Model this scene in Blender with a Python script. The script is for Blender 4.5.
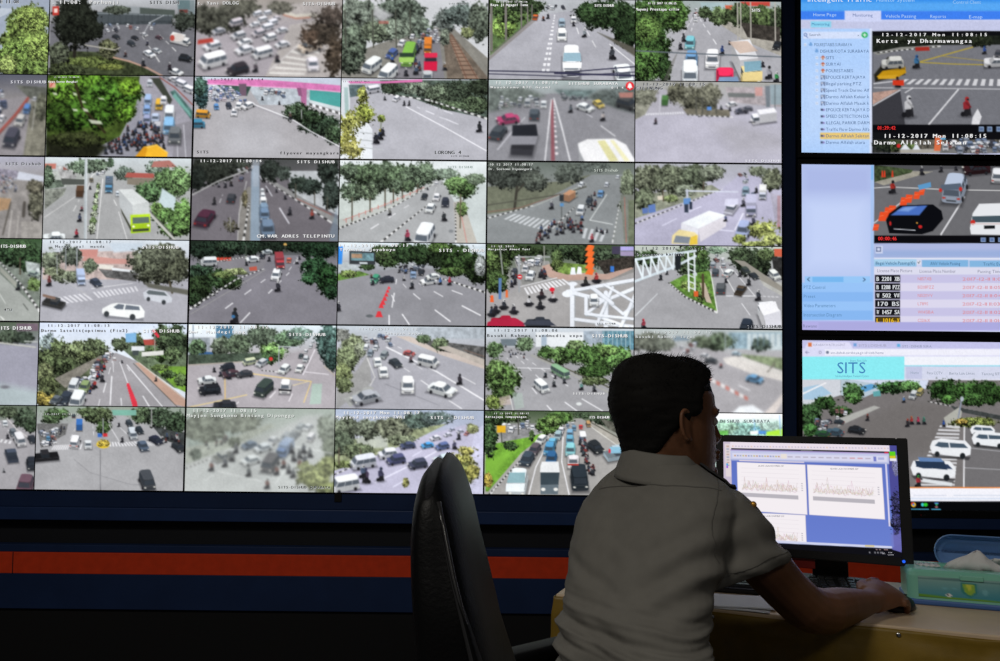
import bpy, bmesh, math, random
import numpy as np
from mathutils import Vector, Matrix, Euler

for o in list(bpy.data.objects):
    bpy.data.objects.remove(o, do_unlink=True)
SC = bpy.context.scene
COL = SC.collection

# ------------------------------------------------------------------ camera
CAM_Z = 1.16
cam_d = bpy.data.cameras.new('camera')
cam_d.sensor_fit = 'HORIZONTAL'
cam_d.sensor_width = 36.0
cam_d.lens = 36.0 * 763.0 / 1000.0
cam_d.clip_start = 0.02
cam = bpy.data.objects.new('camera', cam_d)
COL.objects.link(cam)
PITCH, ROLL = 0.112886, 0.010479
_r = Vector((1, 0, 0)); _u = Vector((0, -math.sin(PITCH), math.cos(PITCH))); _f = Vector((0, math.cos(PITCH), math.sin(PITCH)))
_r2 = _r * math.cos(ROLL) + _u * math.sin(ROLL); _u2 = _u * math.cos(ROLL) - _r * math.sin(ROLL)
cam.matrix_world = Matrix(((_r2.x, _u2.x, -_f.x, 0), (_r2.y, _u2.y, -_f.y, 0), (_r2.z, _u2.z, -_f.z, CAM_Z), (0, 0, 0, 1)))
SC.camera = cam

# ------------------------------------------------------------------ world, lamps, exposure
w = bpy.data.worlds.new('dim_room'); SC.world = w; w.use_nodes = True
w.node_tree.nodes['Background'].inputs[0].default_value = (0.6, 0.7, 0.9, 1)
w.node_tree.nodes['Background'].inputs[1].default_value = 0.006
def area(name, loc, target, size, power, col):
    d = bpy.data.lights.new(name, 'AREA'); d.shape = 'RECTANGLE'; d.size, d.size_y = size; d.energy = power; d.color = col
    o = bpy.data.objects.new(name, d); COL.objects.link(o); o.location = loc
    o.rotation_euler = (Vector(target) - Vector(loc)).to_track_quat('-Z', 'Y').to_euler()
    return o
LAMP_A = area('ceiling_lamp_light', (-1.3, -0.5, 3.12), (-1.3, -0.5, 0), (1.1, 0.5), 46, (1.0, 0.95, 0.86))
LAMP_B = area('ceiling_lamp_light', (1.3, -1.6, 3.12), (1.3, -1.6, 0), (1.1, 0.5), 17, (1.0, 0.95, 0.86))
SC.view_settings.view_transform = 'Standard'
SC.view_settings.look = 'None'
SC.view_settings.gamma = 1.0
SC.view_settings.use_curve_mapping = False
SC.view_settings.exposure = 0.0

# ------------------------------------------------------------------ materials
def mat(name, col, rough=0.6, metal=0.0, spec=0.4, noise=0.0, nscale=20.0, bump=0.0, bscale=200.0, **kw):
    m = bpy.data.materials.new(name); m.use_nodes = True
    nt = m.node_tree; b = nt.nodes['Principled BSDF']
    b.inputs['Base Color'].default_value = (*col, 1); b.inputs['Roughness'].default_value = rough
    b.inputs['Metallic'].default_value = metal; b.inputs['Specular IOR Level'].default_value = spec
    for k, v in kw.items():
        b.inputs[k.replace('_', ' ')].default_value = v
    if noise or bump:
        tc = nt.nodes.new('ShaderNodeTexCoord')
    if noise:
        n = nt.nodes.new('ShaderNodeTexNoise'); n.inputs['Scale'].default_value = nscale; n.inputs['Detail'].default_value = 4
        nt.links.new(tc.outputs['Object'], n.inputs['Vector'])
        r = nt.nodes.new('ShaderNodeValToRGB')
        r.color_ramp.elements[0].position = 0.3; r.color_ramp.elements[1].position = 0.7
        r.color_ramp.elements[0].color = (*[c * (1 - noise) for c in col], 1)
        r.color_ramp.elements[1].color = (*[min(1, c * (1 + noise)) for c in col], 1)
        nt.links.new(n.outputs['Fac'], r.inputs['Fac']); nt.links.new(r.outputs['Color'], b.inputs['Base Color'])
    if bump:
        n2 = nt.nodes.new('ShaderNodeTexNoise'); n2.inputs['Scale'].default_value = bscale; n2.inputs['Detail'].default_value = 3
        nt.links.new(tc.outputs['Object'], n2.inputs['Vector'])
        bp = nt.nodes.new('ShaderNodeBump'); bp.inputs['Strength'].default_value = bump; bp.inputs['Distance'].default_value = 0.002
        nt.links.new(n2.outputs['Fac'], bp.inputs['Height']); nt.links.new(bp.outputs['Normal'], b.inputs['Normal'])
    return m
def screen_mat(name):
    """lit display: shows the colours stored on the screen mesh"""
    m = bpy.data.materials.new(name); m.use_nodes = True; nt = m.node_tree; nt.nodes.clear()
    out = nt.nodes.new('ShaderNodeOutputMaterial'); e = nt.nodes.new('ShaderNodeEmission')
    a = nt.nodes.new('ShaderNodeVertexColor'); a.layer_name = 'picture'
    nt.links.new(a.outputs['Color'], e.inputs['Color']); nt.links.new(e.outputs[0], out.inputs['Surface'])
    m.cycles.emission_sampling = 'NONE'
    return m
def srgb(c):
    if isinstance(c, int): c = ((c >> 16) & 255, (c >> 8) & 255, c & 255)
    c = np.asarray(c, float) / 255.0
    return np.where(c <= 0.04045, c / 12.92, ((c + 0.055) / 1.055) ** 2.4)
def emit_mat(name, col):
    m = bpy.data.materials.new(name); m.use_nodes = True; nt = m.node_tree; nt.nodes.clear()
    out = nt.nodes.new('ShaderNodeOutputMaterial'); e = nt.nodes.new('ShaderNodeEmission')
    e.inputs[0].default_value = (*srgb(col), 1); nt.links.new(e.outputs[0], out.inputs['Surface'])
    m.cycles.emission_sampling = 'NONE'
    return m

M = {}
M['screen'] = screen_mat('lit_screen')
M['bezel'] = mat('black_plastic_bezel', (0.004, 0.004, 0.004), 0.35, spec=0.3)
M['housing'] = mat('black_housing', (0.01, 0.01, 0.011), 0.6)

# ------------------------------------------------------------------ object helpers
def tag(o, label=None, cat=None, group=None, kind=None):
    if label: o['label'] = label
    if cat: o['category'] = cat
    if group: o['group'] = group
    if kind: o['kind'] = kind
    return o
def link(name, me, m=None, parent=None, smooth=False):
    o = bpy.data.objects.new(name, me); COL.objects.link(o)
    if m is not None:
        me.materials.clear()
        for q in (m if isinstance(m, (list, tuple)) else [m]): me.materials.append(q)
    if parent is not None: o.parent = parent
    if smooth:
        me.polygons.foreach_set('use_smooth', [True] * len(me.polygons))
    return o
def empty(name, loc=(0, 0, 0), rot=(0, 0, 0)):
    o = bpy.data.objects.new(name, None); COL.objects.link(o); o.location = loc; o.rotation_euler = rot
    o.empty_display_size = 0.05
    return o
def mesh_py(name, v, f):
    me = bpy.data.meshes.new(name); me.from_pydata([tuple(map(float, p)) for p in v], [], f); me.update(); return me
def bm_mesh(name, bm):
    me = bpy.data.meshes.new(name); bmesh.ops.recalc_face_normals(bm, faces=bm.faces); bm.to_mesh(me); bm.free(); return me
def add_box(bm, x0, x1, y0, y1, z0, z1, bevel=0.0, seg=2):
    vs = [bm.verts.new((x, y, z)) for x in (x0, x1) for y in (y0, y1) for z in (z0, z1)]
    fs = []
    for a in ((0, 1, 3, 2), (4, 6, 7, 5), (0, 4, 5, 1), (2, 3, 7, 6), (0, 2, 6, 4), (1, 5, 7, 3)):
        fs.append(bm.faces.new([vs[i] for i in a]))
    if bevel:
        es = list({e for f in fs for e in f.edges})
        bmesh.ops.bevel(bm, geom=es, offset=bevel, segments=seg, affect='EDGES', profile=0.5)
def box(name, x0, x1, y0, y1, z0, z1, m, parent=None, bevel=0.0, seg=2, smooth=False):
    bm = bmesh.new(); add_box(bm, x0, x1, y0, y1, z0, z1, bevel, seg)
    return link(name, bm_mesh(name, bm), m, parent, smooth)
def frame_mesh(bm, x0, x1, z0, z1, t, y0, y1, tb=None):
    """rectangular ring (picture-frame) in the xz plane, t = border width"""
    tb = t if tb is None else tb
    add_box(bm, x0, x0 + t, y0, y1, z0, z1); add_box(bm, x1 - t, x1, y0, y1, z0, z1)
    add_box(bm, x0 + t, x1 - t, y0, y1, z1 - t, z1); add_box(bm, x0 + t, x1 - t, y0, y1, z0, z0 + tb)
def tube(bm, pts, radii, n=10, cap=True, up=(0, 0, 1)):
    """loft of circles / ellipses along a path; radii: float or (a,b) per point"""
    rings = []
    P = [Vector(p) for p in pts]
    for i, p in enumerate(P):
        d = (P[min(i + 1, len(P) - 1)] - P[max(i - 1, 0)]).normalized()
        u = Vector(up); s = d.cross(u)
        if s.length < 1e-4: s = d.cross(Vector((1, 0, 0)))
        s.normalize(); u = s.cross(d).normalized()
        r = radii[i] if isinstance(radii, (list, tuple)) else radii
        a, b = r if isinstance(r, (list, tuple)) else (r, r)
        rings.append([bm.verts.new(p + s * (a * math.cos(2 * math.pi * k / n)) + u * (b * math.sin(2 * math.pi * k / n))) for k in range(n)])
    for A, B in zip(rings, rings[1:]):
        for k in range(n):
            bm.faces.new((A[k], A[(k + 1) % n], B[(k + 1) % n], B[k]))
    if cap:
        bm.faces.new(list(reversed(rings[0]))); bm.faces.new(rings[-1])
    return rings
# ------------------------------------------------------------------ picture painter for the lit screens
def homog(src, dst):
    A = []
    for (x, y), (X, Y) in zip(src, dst):
        A.append([x, y, 1, 0, 0, 0, -X * x, -X * y, -X]); A.append([0, 0, 0, x, y, 1, -Y * x, -Y * y, -Y])
    return np.linalg.svd(np.array(A, float))[2][-1].reshape(3, 3)
def hmap(H, x, y):
    d = H[2, 0] * x + H[2, 1] * y + H[2, 2]
    return (H[0, 0] * x + H[0, 1] * y + H[0, 2]) / d, (H[1, 0] * x + H[1, 1] * y + H[1, 2]) / d
def hexc(c):
    if isinstance(c, int): return np.array(((c >> 16) & 255, (c >> 8) & 255, c & 255), float)
    return np.asarray(c, float)
def vnoise(x, y, seed):
    xi = np.floor(x).astype(np.int64); yi = np.floor(y).astype(np.int64); fx = x - xi; fy = y - yi
    fx = fx * fx * (3 - 2 * fx); fy = fy * fy * (3 - 2 * fy)
    def h(a, b):
        n = (a * 374761393 + b * 668265263 + seed * 1442695041) & 0xffffffff
        n = ((n ^ (n >> 13)) * 1274126177) & 0xffffffff
        return ((n ^ (n >> 16)) & 0xffff) / 65535.0
    return (h(xi, yi) * (1 - fx) + h(xi + 1, yi) * fx) * (1 - fy) + (h(xi, yi + 1) * (1 - fx) + h(xi + 1, yi + 1) * fx) * fy
class Pic:
    """paints one screen; positions are given on a drawing sheet (ox, oy, s = sheet origin and zoom)"""
    def __init__(s, corners, W, H, res, zoom):
        s.W, s.H, s.res = W, H, res
        s.Hm = homog([(0, 0), (W, 0), (W, H), (0, H)], corners)
        nx, ny = res
        gx, gy = np.meshgrid(np.linspace(0, W, nx), np.linspace(0, H, ny))
        ox, oy, k = zoom
        X, Y = hmap(s.Hm, gx, gy)
        s.zoom = zoom
        s.X, s.Y = (X - ox) * k, (Y - oy) * k
        s.px = k * abs(corners[1][0] - corners[0][0]) / nx
        s.img = np.zeros((ny, nx, 3)); s.text = []; s.rng = random.Random(int(abs(ox * 7 + oy * 13)) + int(W * 100))
        s.xlo, s.xhi, s.ylo, s.yhi = s.X.min(0), s.X.max(0), s.Y.min(1), s.Y.max(1)
        s.sd = 1
    def win(s, x0, y0, x1, y1):
        p = s.px * 2
        i = np.nonzero((s.xhi > x0 - p) & (s.xlo < x1 + p))[0]; j = np.nonzero((s.yhi > y0 - p) & (s.ylo < y1 + p))[0]
        if len(i) == 0 or len(j) == 0: return None
        return slice(j[0], j[-1] + 1), slice(i[0], i[-1] + 1)
    def mix(s, w, c, a):
        a = a[..., None]; v = s.img[w]; v += (np.asarray(c) - v) * a
    def F(s, c): s.img[:] = hexc(c); return s
    def G(s, c0, c1, y0, y1):
        t = np.clip((s.Y - y0) / (y1 - y0), 0, 1)[..., None]; s.img[:] = hexc(c0) * (1 - t) + hexc(c1) * t; return s
    def _poly(s, pts, w):
        X, Y = s.X[w], s.Y[w]; d = np.full(X.shape, 1e9); ins = np.zeros(X.shape, bool); n = len(pts)
        for i in range(n):
            ax, ay = pts[i]; bx, by = pts[(i + 1) % n]; ex, ey = bx - ax, by - ay
            L = ex * ex + ey * ey + 1e-9; t = np.clip(((X - ax) * ex + (Y - ay) * ey) / L, 0, 1)
            d = np.minimum(d, (X - ax - t * ex) ** 2 + (Y - ay - t * ey) ** 2)
            c = (ay > Y) != (by > Y)
            with np.errstate(divide='ignore', invalid='ignore'):
                ins ^= c & (X < (ex) * (Y - ay) / (ey if ey else 1e-9) + ax)
        d = np.sqrt(d); return np.where(ins, -d, d)
    def Q(s, c, *p, a=1.0, soft=0.0, amp=0.0, sc=12.0):
        pts = list(zip(p[0::2], p[1::2])); xs, ys = p[0::2], p[1::2]; m = soft
        w = s.win(min(xs) - m, min(ys) - m, max(xs) + m, max(ys) + m)
        if w is None: return s
        f = max(s.px, soft); cov = np.clip(0.5 - s._poly(pts, w) / f, 0, 1) * a
        col = hexc(c)
        if amp:
            s.sd += 1
            n = vnoise(s.X[w] / sc, s.Y[w] / sc, s.sd) * 0.6 + vnoise(s.X[w] / sc * 2.7, s.Y[w] / sc * 2.7, s.sd + 50) * 0.4
            col = col * (1 + amp * 2 * (n[..., None] - 0.5))
        s.mix(w, col, cov); return s
    def R(s, c, x0, y0, x1, y1, a=1.0, soft=0.0): return s.Q(c, x0, y0, x1, y0, x1, y1, x0, y1, a=a, soft=soft)
    def E(s, c, cx, cy, rx, ry, a=1.0, soft=0.0):
        w = s.win(cx - rx - soft, cy - ry - soft, cx + rx + soft, cy + ry + soft)
        if w is None: return s
        q = np.sqrt(((s.X[w] - cx) / rx) ** 2 + ((s.Y[w] - cy) / ry) ** 2); d = (q - 1) * min(rx, ry)
        s.mix(w, hexc(c), np.clip(0.5 - d / max(s.px, soft), 0, 1) * a); return s
    def L(s, c, wd, *p, a=1.0, soft=0.0):
        pts = list(zip(p[0::2], p[1::2]))
        for (ax, ay), (bx, by) in zip(pts, pts[1:]):
            w = s.win(min(ax, bx) - wd, min(ay, by) - wd, max(ax, bx) + wd, max(ay, by) + wd)
            if w is None: continue
            X, Y = s.X[w], s.Y[w]; ex, ey = bx - ax, by - ay; l = ex * ex + ey * ey + 1e-9
            t = np.clip(((X - ax) * ex + (Y - ay) * ey) / l, 0, 1)
            d = np.sqrt((X - ax - t * ex) ** 2 + (Y - ay - t * ey) ** 2) - wd / 2
            s.mix(w, hexc(c), np.clip(0.5 - d / max(s.px, soft), 0, 1) * a * min(1, wd / s.px * 1.0 + .25))
        return s
    def D(s, c, x0, y0, x1, y1, w0, w1, n, duty=0.45, pw=1.7, a=1.0):
        """dashed lane line from the far end (x0,y0) to the near end (x1,y1)"""
        for i in range(n):
            t0, t1 = (i / n) ** pw, ((i + duty) / n) ** pw
            s.L(c, w0 + (w1 - w0) * t1, x0 + (x1 - x0) * t0, y0 + (y1 - y0) * t0, x0 + (x1 - x0) * t1, y0 + (y1 - y0) * t1, a=a)
        return s
    def K(s, w0, w1, x0, y0, x1, y1, n, pw=1.5, c0=0xe4e4e4, c1=0x2c2c2c):
        """black-and-white kerb"""
        for i in range(2 * n):
            t0, t1 = (i / (2 * n)) ** pw, ((i + 1) / (2 * n)) ** pw; wd = w0 + (w1 - w0) * t1
            s.L(c0 if i % 2 else c1, wd, x0 + (x1 - x0) * t0, y0 + (y1 - y0) * t0, x0 + (x1 - x0) * t1, y0 + (y1 - y0) * t1, a=.9)
        return s
    def T(s, c, cx, cy, rx, ry, v=0.45, sc=None, rag=0.35, a=1.0):
        """foliage"""
        s.sd += 1; sc = sc or max(7.0, min(rx, ry) / 4.0); R = 1.0 + rag
        w = s.win(cx - rx * R, cy - ry * R, cx + rx * R, cy + ry * R)
        if w is None: return s
        X, Y = s.X[w], s.Y[w]
        n1 = vnoise(X / sc / 1.6, Y / sc / 1.6, s.sd); n2 = vnoise(X / sc * 1.6, Y / sc * 1.6, s.sd + 9); n3 = vnoise(X / sc * 4, Y / sc * 4, s.sd + 19)
        q = np.sqrt(((X - cx) / rx) ** 2 + ((Y - cy) / ry) ** 2) + rag * (n1 - .5) + rag * .9 * (n2 - .5) + rag * .5 * (n3 - .5)
        m = np.clip((1 - q) * 7, 0, 1) * a
        li = .93 + v * ((n1 - .5) * 1.1 + (n2 - .5) * 1.6 + (n3 - .5) * 1.3) - 0.45 * v * (Y - cy) / ry
        hc = hexc(c); hc = (hc * .73 + hc.mean() * .27) * .9
        col = hc * np.clip(li, .2, 1.75)[..., None]
        s.mix(w, col, m); return s
    def trunk(s, c, w, *p): return s.L(c, w, *p)
    def Zb(s, c, n, x0, y0, x1, y1, x2, y2, x3, y3, duty=.5, a=.95):
        """zebra crossing: edge 0->1 far, edge 3->2 near"""
        for i in range(n):
            t0, t1 = i / n, (i + duty) / n
            s.Q(c, x0 + (x1 - x0) * t0, y0 + (y1 - y0) * t0, x0 + (x1 - x0) * t1, y0 + (y1 - y0) * t1,
                x3 + (x2 - x3) * t1, y3 + (y2 - y3) * t1, x3 + (x2 - x3) * t0, y3 + (y2 - y3) * t0, a=a)
        return s
    def _box(s, c, L, W, z0, z1, side, top, ends=None, inset=(0, 0, 0, 0), edge=None):
        f, b, l, r = inset
        def P(a, q, z): return (c[0] + L[0] * a + W[0] * q, c[1] + L[1] * a + W[1] * q - z)
        cs = [(.5 - f, -.5 + l), (.5 - f, .5 - r), (-.5 + b, .5 - r), (-.5 + b, -.5 + l)]
        for i in range(4):
            A, B = cs[i], cs[(i + 1) % 4]
            nx = (L if i in (0, 2) else W); sg = (1, 1, -1, -1)[i]
            if nx[1] * sg <= 0.01: continue
            col = (ends or (side, side))[0 if i == 0 else 1] if i in (0, 2) else side
            if i in (1, 3): col = hexc(col) * .86
            p = P(*A, z0) + P(*B, z0) + P(*B, z1) + P(*A, z1); s.Q(col, *p)
        p = sum((P(*q, z1) for q in cs), ()); s.Q(top, *p)
        return P
    def C(s, cx, cy, w, ang, col, kind='car', q=.5, a2=None):
        """vehicle on the ground at (cx,cy), width w, heading ang (0 right, 90 towards the viewer)"""
        t = math.radians(ang); ln, h = {'car': (1.95, .52), 'suv': (1.85, .62), 'van': (2.0, .72), 'bus': (3.4, .95), 'truck': (2.6, .95), 'pickup': (2.1, .6), 'mini': (1.5, .6)}[kind]
        w = w * .86; ln *= w; h *= w; cy -= w * .06
        L = (math.cos(t) * ln, math.sin(t) * ln * q); W = (-math.sin(t) * w, math.cos(t) * w * q)
        col = hexc(col); lum = col.mean(); gl = np.array((58, 66, 76)) * (.55 + .3 * lum / 255) + .14 * col
        c = (cx, cy)
        s.Q(0x18181c, *sum(((cx + L[0] * a * .52 + W[0] * b * .54, cy + L[1] * a * .52 + W[1] * b * .54 + w * .05) for a, b in ((1, -1), (1, 1), (-1, 1), (-1, -1))), ()), a=.5, soft=w * .2)
        def P(a, b, z, c=c): return (c[0] + L[0] * a + W[0] * b, c[1] + L[1] * a + W[1] * b - z)
        def rim(f, bk, sd, n=3):
            """rounded footprint outline"""
            o = []
            for (sa, sb) in ((1, -1), (1, 1), (-1, 1), (-1, -1)):
                ea = .5 - (f if sa > 0 else bk); eb = .5 - sd; rr = (.10, .22)
                cor = [(sa * ea, sb * (eb - rr[1])), (sa * (ea - .03), sb * (eb - .06)), (sa * (ea - rr[0]), sb * eb)]
                o += cor if sa * sb > 0 else cor[::-1]
            return o
        def slab(r0, r1, z0, z1, cs, ct):
            n = len(r0)
            for i in range(n):
                A, B, C_, D_ = r0[i], r0[(i + 1) % n], r1[(i + 1) % n], r1[i]
                dx, dy = B[0] - A[0], B[1] - A[1]; oy = (dy * L[1] - 0) if False else None
                mx, my = (A[0] + B[0]) / 2, (A[1] + B[1]) / 2
                out = (dy * ln, -dx * w); sg = 1 if out[0] * mx * ln + out[1] * my * w > 0 else -1
                gy = (out[0] * math.sin(t) + out[1] * math.cos(t)) * sg
                if gy <= 0: continue
                sh = .8 + .12 * abs(out[0]) / (abs(out[0]) + abs(out[1]) + 1e-6)
                s.Q(cs * sh, *(P(*A, z0) + P(*B, z0) + P(*C_, z1) + P(*D_, z1)))
            s.Q(ct, *sum((P(*q_, z1) for q_ in r1), ()))
        fr = L[1] > 0
        if kind in ('car', 'suv', 'van', 'bus', 'mini'):
            hb = h * {'car': .55, 'bus': .4}.get(kind, .52)
            i0, i1 = {'car': ((.22, .08, .04), (.38, .24, .13)), 'suv': ((.2, .0, .04), (.34, .1, .12)), 'van': ((.06, .0, .03), (.18, .04, .09)), 'bus': ((.0, .0, .01), (.03, .02, .04)), 'mini': ((.16, .02, .04), (.3, .1, .12))}[kind]
            r = rim(0, 0, 0); r2 = rim(.015, .015, .02)
            slab(r, r2, h * .1, hb, col * .86, col * .98)
            slab(rim(*i0), rim(*i1), hb, h, col * .8, col * 1.04)
            def lerp(z): return [i0[k] + (i1[k] - i0[k]) * z for k in range(3)]
            g0, g1 = lerp(.12), lerp(.86); z0, z1 = hb + (h - hb) * .12, hb + (h - hb) * .86
            def side(sb):
                return (.5 - g0[0] - .04, sb * (.5 - g0[2])), (-.5 + g0[1] + .05, sb * (.5 - g0[2])), (-.5 + g1[1] + .04, sb * (.5 - g1[2])), (.5 - g1[0] - .03, sb * (.5 - g1[2]))
            def end(se):
                k = 0 if se > 0 else 1; return (se * (.5 - g0[k]), -.5 + g0[2] + .07), (se * (.5 - g0[k]), .5 - g0[2] - .07), (se * (.5 - g1[k]), .5 - g1[2] - .06), (se * (.5 - g1[k]), -.5 + g1[2] + .06)
            sb = 1 if W[1] > 0 else -1; se = 1 if fr else -1
            if abs(W[1]) > .12 * w * q:
                a_, b_, c_, d_ = side(sb); s.Q(gl, *(P(*a_, z0) + P(*b_, z0) + P(*c_, z1) + P(*d_, z1)))
                for m in ((.35, .68) if kind != 'bus' else (.2, .4, .6, .8)):
                    f0 = (a_[0] + (b_[0] - a_[0]) * m, a_[1]); f1 = (d_[0] + (c_[0] - d_[0]) * m, d_[1]); s.L(col * .8, w * .035, *(P(*f0, z0) + P(*f1, z1)))
                for al in (.3, -.3):
                    x, y = P(al, sb * .5, h * .14); s.E(0x222226, x, y, w * .12 * max(.5, abs(math.cos(t))), w * .13)
            if abs(L[1]) > .12 * ln * q:
                a_, b_, c_, d_ = end(se); s.Q(gl * 1.12, *(P(*a_, z0) + P(*b_, z0) + P(*c_, z1) + P(*d_, z1)))
                lc = 0xf0eee4 if fr else 0xb43024
                for b in (-.36, .36):
                    x, y = P(se * .49, b, h * .4); s.E(lc, x, y, w * .08, w * .05, a=.85)
                x0, y0 = P(se * .495, -.2, h * .24); x1, y1 = P(se * .495, .2, h * .24); s.L(0x303236, w * .09, x0, y0, x1, y1, a=.7)
        elif kind == 'truck':
            c2 = hexc(a2 if a2 is not None else 0xe6e6e6)
            def bx():
                cc = (cx - L[0] * .14, cy - L[1] * .14); s._box(cc, (L[0] * .72, L[1] * .72), W, h * .14, h * 1.12, c2 * .86, c2 * 1.0, (c2 * .8, c2 * .74))
            def cab():
                cc = (cx + L[0] * .36, cy + L[1] * .36); l2 = (L[0] * .26, L[1] * .26)
                s._box(cc, l2, W, h * .06, h * .42, col * .85, col, (col * .82, col * .7), (0, 0, .02, .02))
                P2 = s._box(cc, l2, W, h * .42, h * .8, gl, col * 1.05, (gl * 1.1, col), (.06, 0, .05, .05))
                if L[1] > 0:
                    for b in (-.36, .36):
                        x, y = P2(.5, b, h * .2); s.E(0xf4f0e0, x, y, w * .08, w * .05)
                    x, y = P2(.5, 0, h * .1); s.L(0x26262a, w * .1, x - w * .3, y, x + w * .3, y)
            if L[1] > 0: bx(); cab()
            else: cab(); bx()
        elif kind == 'pickup':
            s._box(c, L, W, h * .08, h * .5, col * .8, col * .6, (col * .8, col * .7), (.01, .01, .02, .02))
            cc = (cx + L[0] * .08, cy + L[1] * .08); l2 = (L[0] * .36, L[1] * .36)
            s._box(cc, l2, W, h * .5, h, gl, col, (gl, gl), (.1, .02, .06, .06))
        return s
    def M(s, x, y, h, c=0x303038, hc=0xd8d8d8):
        """motorcyclist, h tall, wheels at y"""
        k = s.rng.choice((-1, 1)); c = hexc(c) * .85 + 8; hc = hexc(hc) * .9
        s.E(0x141418, x, y, h * .3, h * .09, a=.45, soft=h * .12)
        s.Q(0x202024, x - h * .2, y - h * .05, x - h * .05, y - h * .42, x + h * .12, y - h * .4, x + h * .22, y - h * .08, x, y + h * .02)
        s.L(0x26262a, h * .1, x + k * h * .2, y - h * .06, x + k * h * .14, y - h * .5).E(0x1a1a1e, x - k * h * .18, y - h * .1, h * .11, h * .12)
        s.Q(c, x - h * .15, y - h * .34, x - h * .17, y - h * .66, x - h * .06, y - h * .76, x + h * .1, y - h * .74, x + h * .18, y - h * .6, x + h * .14, y - h * .36).L(c * .8, h * .09, x, y - h * .65, x + k * h * .2, y - h * .46)
        s.E(hc, x + k * h * .03, y - h * .85, h * .105, h * .12).E(0x26262c, x + k * h * .07, y - h * .83, h * .06, h * .05)
        return s
    def crowd(s, n, size, cols, *p, bikes=True):
        pts = list(zip(p[0::2], p[1::2])); x0, x1 = min(p[0::2]), max(p[0::2]); y0, y1 = min(p[1::2]), max(p[1::2]); L = []
        while len(L) < n:
            x, y = s.rng.uniform(x0, x1), s.rng.uniform(y0, y1); ins = False
            for i in range(len(pts)):
                (ax, ay), (bx, by) = pts[i], pts[(i + 1) % len(pts)]
                if (ay > y) != (by > y) and x < (bx - ax) * (y - ay) / (by - ay) + ax: ins = not ins
            if ins: L.append((y, x))
        for y, x in sorted(L):
            c = s.rng.choice(cols); z = size * s.rng.uniform(.75, 1.2)
            if bikes: s.M(x, y, z, c, s.rng.choice((0xd8d8d8, 0x303034, 0x58585c, 0x7c3834, 0x445c88)))
            else: s.C(x, y, z, s.rng.uniform(60, 110), c, 'car')
        return s
    def Hz(s, c, a, y0=None, y1=None):
        t = a if y0 is None else (a * np.clip((y1 - s.Y) / (y1 - y0), 0, 1))[..., None]
        s.img += (hexc(c) - s.img) * t; return s
    def B(s, r):
        """softens the video, r in sheet units"""
        k = r / s.px; n = int(3 * k + 1); g = np.exp(-.5 * (np.arange(-n, n + 1) / max(k, 1e-3)) ** 2); g /= g.sum()
        im = np.pad(s.img, ((n, n), (n, n), (0, 0)), 'edge')
        im = sum(g[i] * im[i:i + s.img.shape[0]] for i in range(2 * n + 1)); s.img = sum(g[i] * im[:, i:i + s.img.shape[1]] for i in range(2 * n + 1)); return s
    def grain(s, a, sc=2.5):
        s.sd += 1; s.img *= 1 + a * (vnoise(s.X / sc, s.Y / sc, s.sd)[..., None] - .5) * 2; return s
    def life(s, seed):
        """uneven video exposure"""
        n = vnoise(s.X / 130, s.Y / 70, seed) * .6 + vnoise(s.X / 45, s.Y / 26, seed + 3) * .4; f = vnoise(s.X / 5, s.Y / 5, seed + 7)
        s.img = s.img * (1.06 + .14 * (n[..., None] - .5) + .05 * (f[..., None] - .5)) + 2; return s
    def gain(s, g): s.img *= g; return s
    def S(s, x0, x1, y, h, t, c=0xf4f4f4, mono=True, out=True, sx=.86):
        """caption: x0..x1, centre height y, capital height h"""
        s.text.append((x0, x1, y, h, t, c, mono, out, sx)); return s

GLYPH = {}
def glyph(ch):
    """flat outline of one letter from the built-in font, capital height 1"""
    if ch not in GLYPH:
        cu = bpy.data.curves.new('glyph', 'FONT'); cu.body = ch; cu.resolution_u = 2; cu.size = 1.0
        ob = bpy.data.objects.new('glyph', cu); COL.objects.link(ob)
        dg = bpy.context.evaluated_depsgraph_get(); me = bpy.data.meshes.new_from_object(ob.evaluated_get(dg))
        v = np.array([x.co[:2] for x in me.vertices]).reshape(-1, 2) / 0.72
        f = [tuple(p.vertices) for p in me.polygons]
        GLYPH[ch] = (v, f, (v[:, 0].min() if len(v) else 0, v[:, 0].max() if len(v) else .35))
        bpy.data.objects.remove(ob); bpy.data.curves.remove(cu); bpy.data.meshes.remove(me)
    return GLYPH[ch]
def layout_text(t, x0, x1, y, h, mono, sx):
    V, Fc = [], []; n = len(t); x = 0.0; adv = []
    if mono:
        pitch = (x1 - x0) / n
        for i, ch in enumerate(t):
            v, f, (a, b) = glyph(ch)
            if not len(v): continue
            wd = max(b - a, .12); k = min(pitch * sx / wd, h * 1.15)
            u = (v - np.array([(a + b) / 2, 0])) * np.array([k, h]); u[:, 0] += x0 + (i + .5) * pitch; u[:, 1] = y + h / 2 - u[:, 1]
            Fc += [tuple(q + len(V) for q in p) for p in f]; V += u.tolist()
    else:
        pos = []
        for ch in t:
            v, f, (a, b) = glyph(ch)
            if not len(v): x += .34; continue
            pos.append((v - np.array([a, 0]), f, x)); x += (b - a) + .13
        kx = (x1 - x0) / max(x, .1)
        for v, f, xx in pos:
            u = v.copy(); u[:, 0] = x0 + (u[:, 0] + xx) * kx; u[:, 1] = y + h / 2 - u[:, 1] * h
            Fc += [tuple(q + len(V) for q in p) for p in f]; V += u.tolist()
    return V, Fc
EM = {}
def emc(c):
    if c not in EM: EM[c] = emit_mat('screen_print_%06x' % c, c)
    return EM[c]
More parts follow.
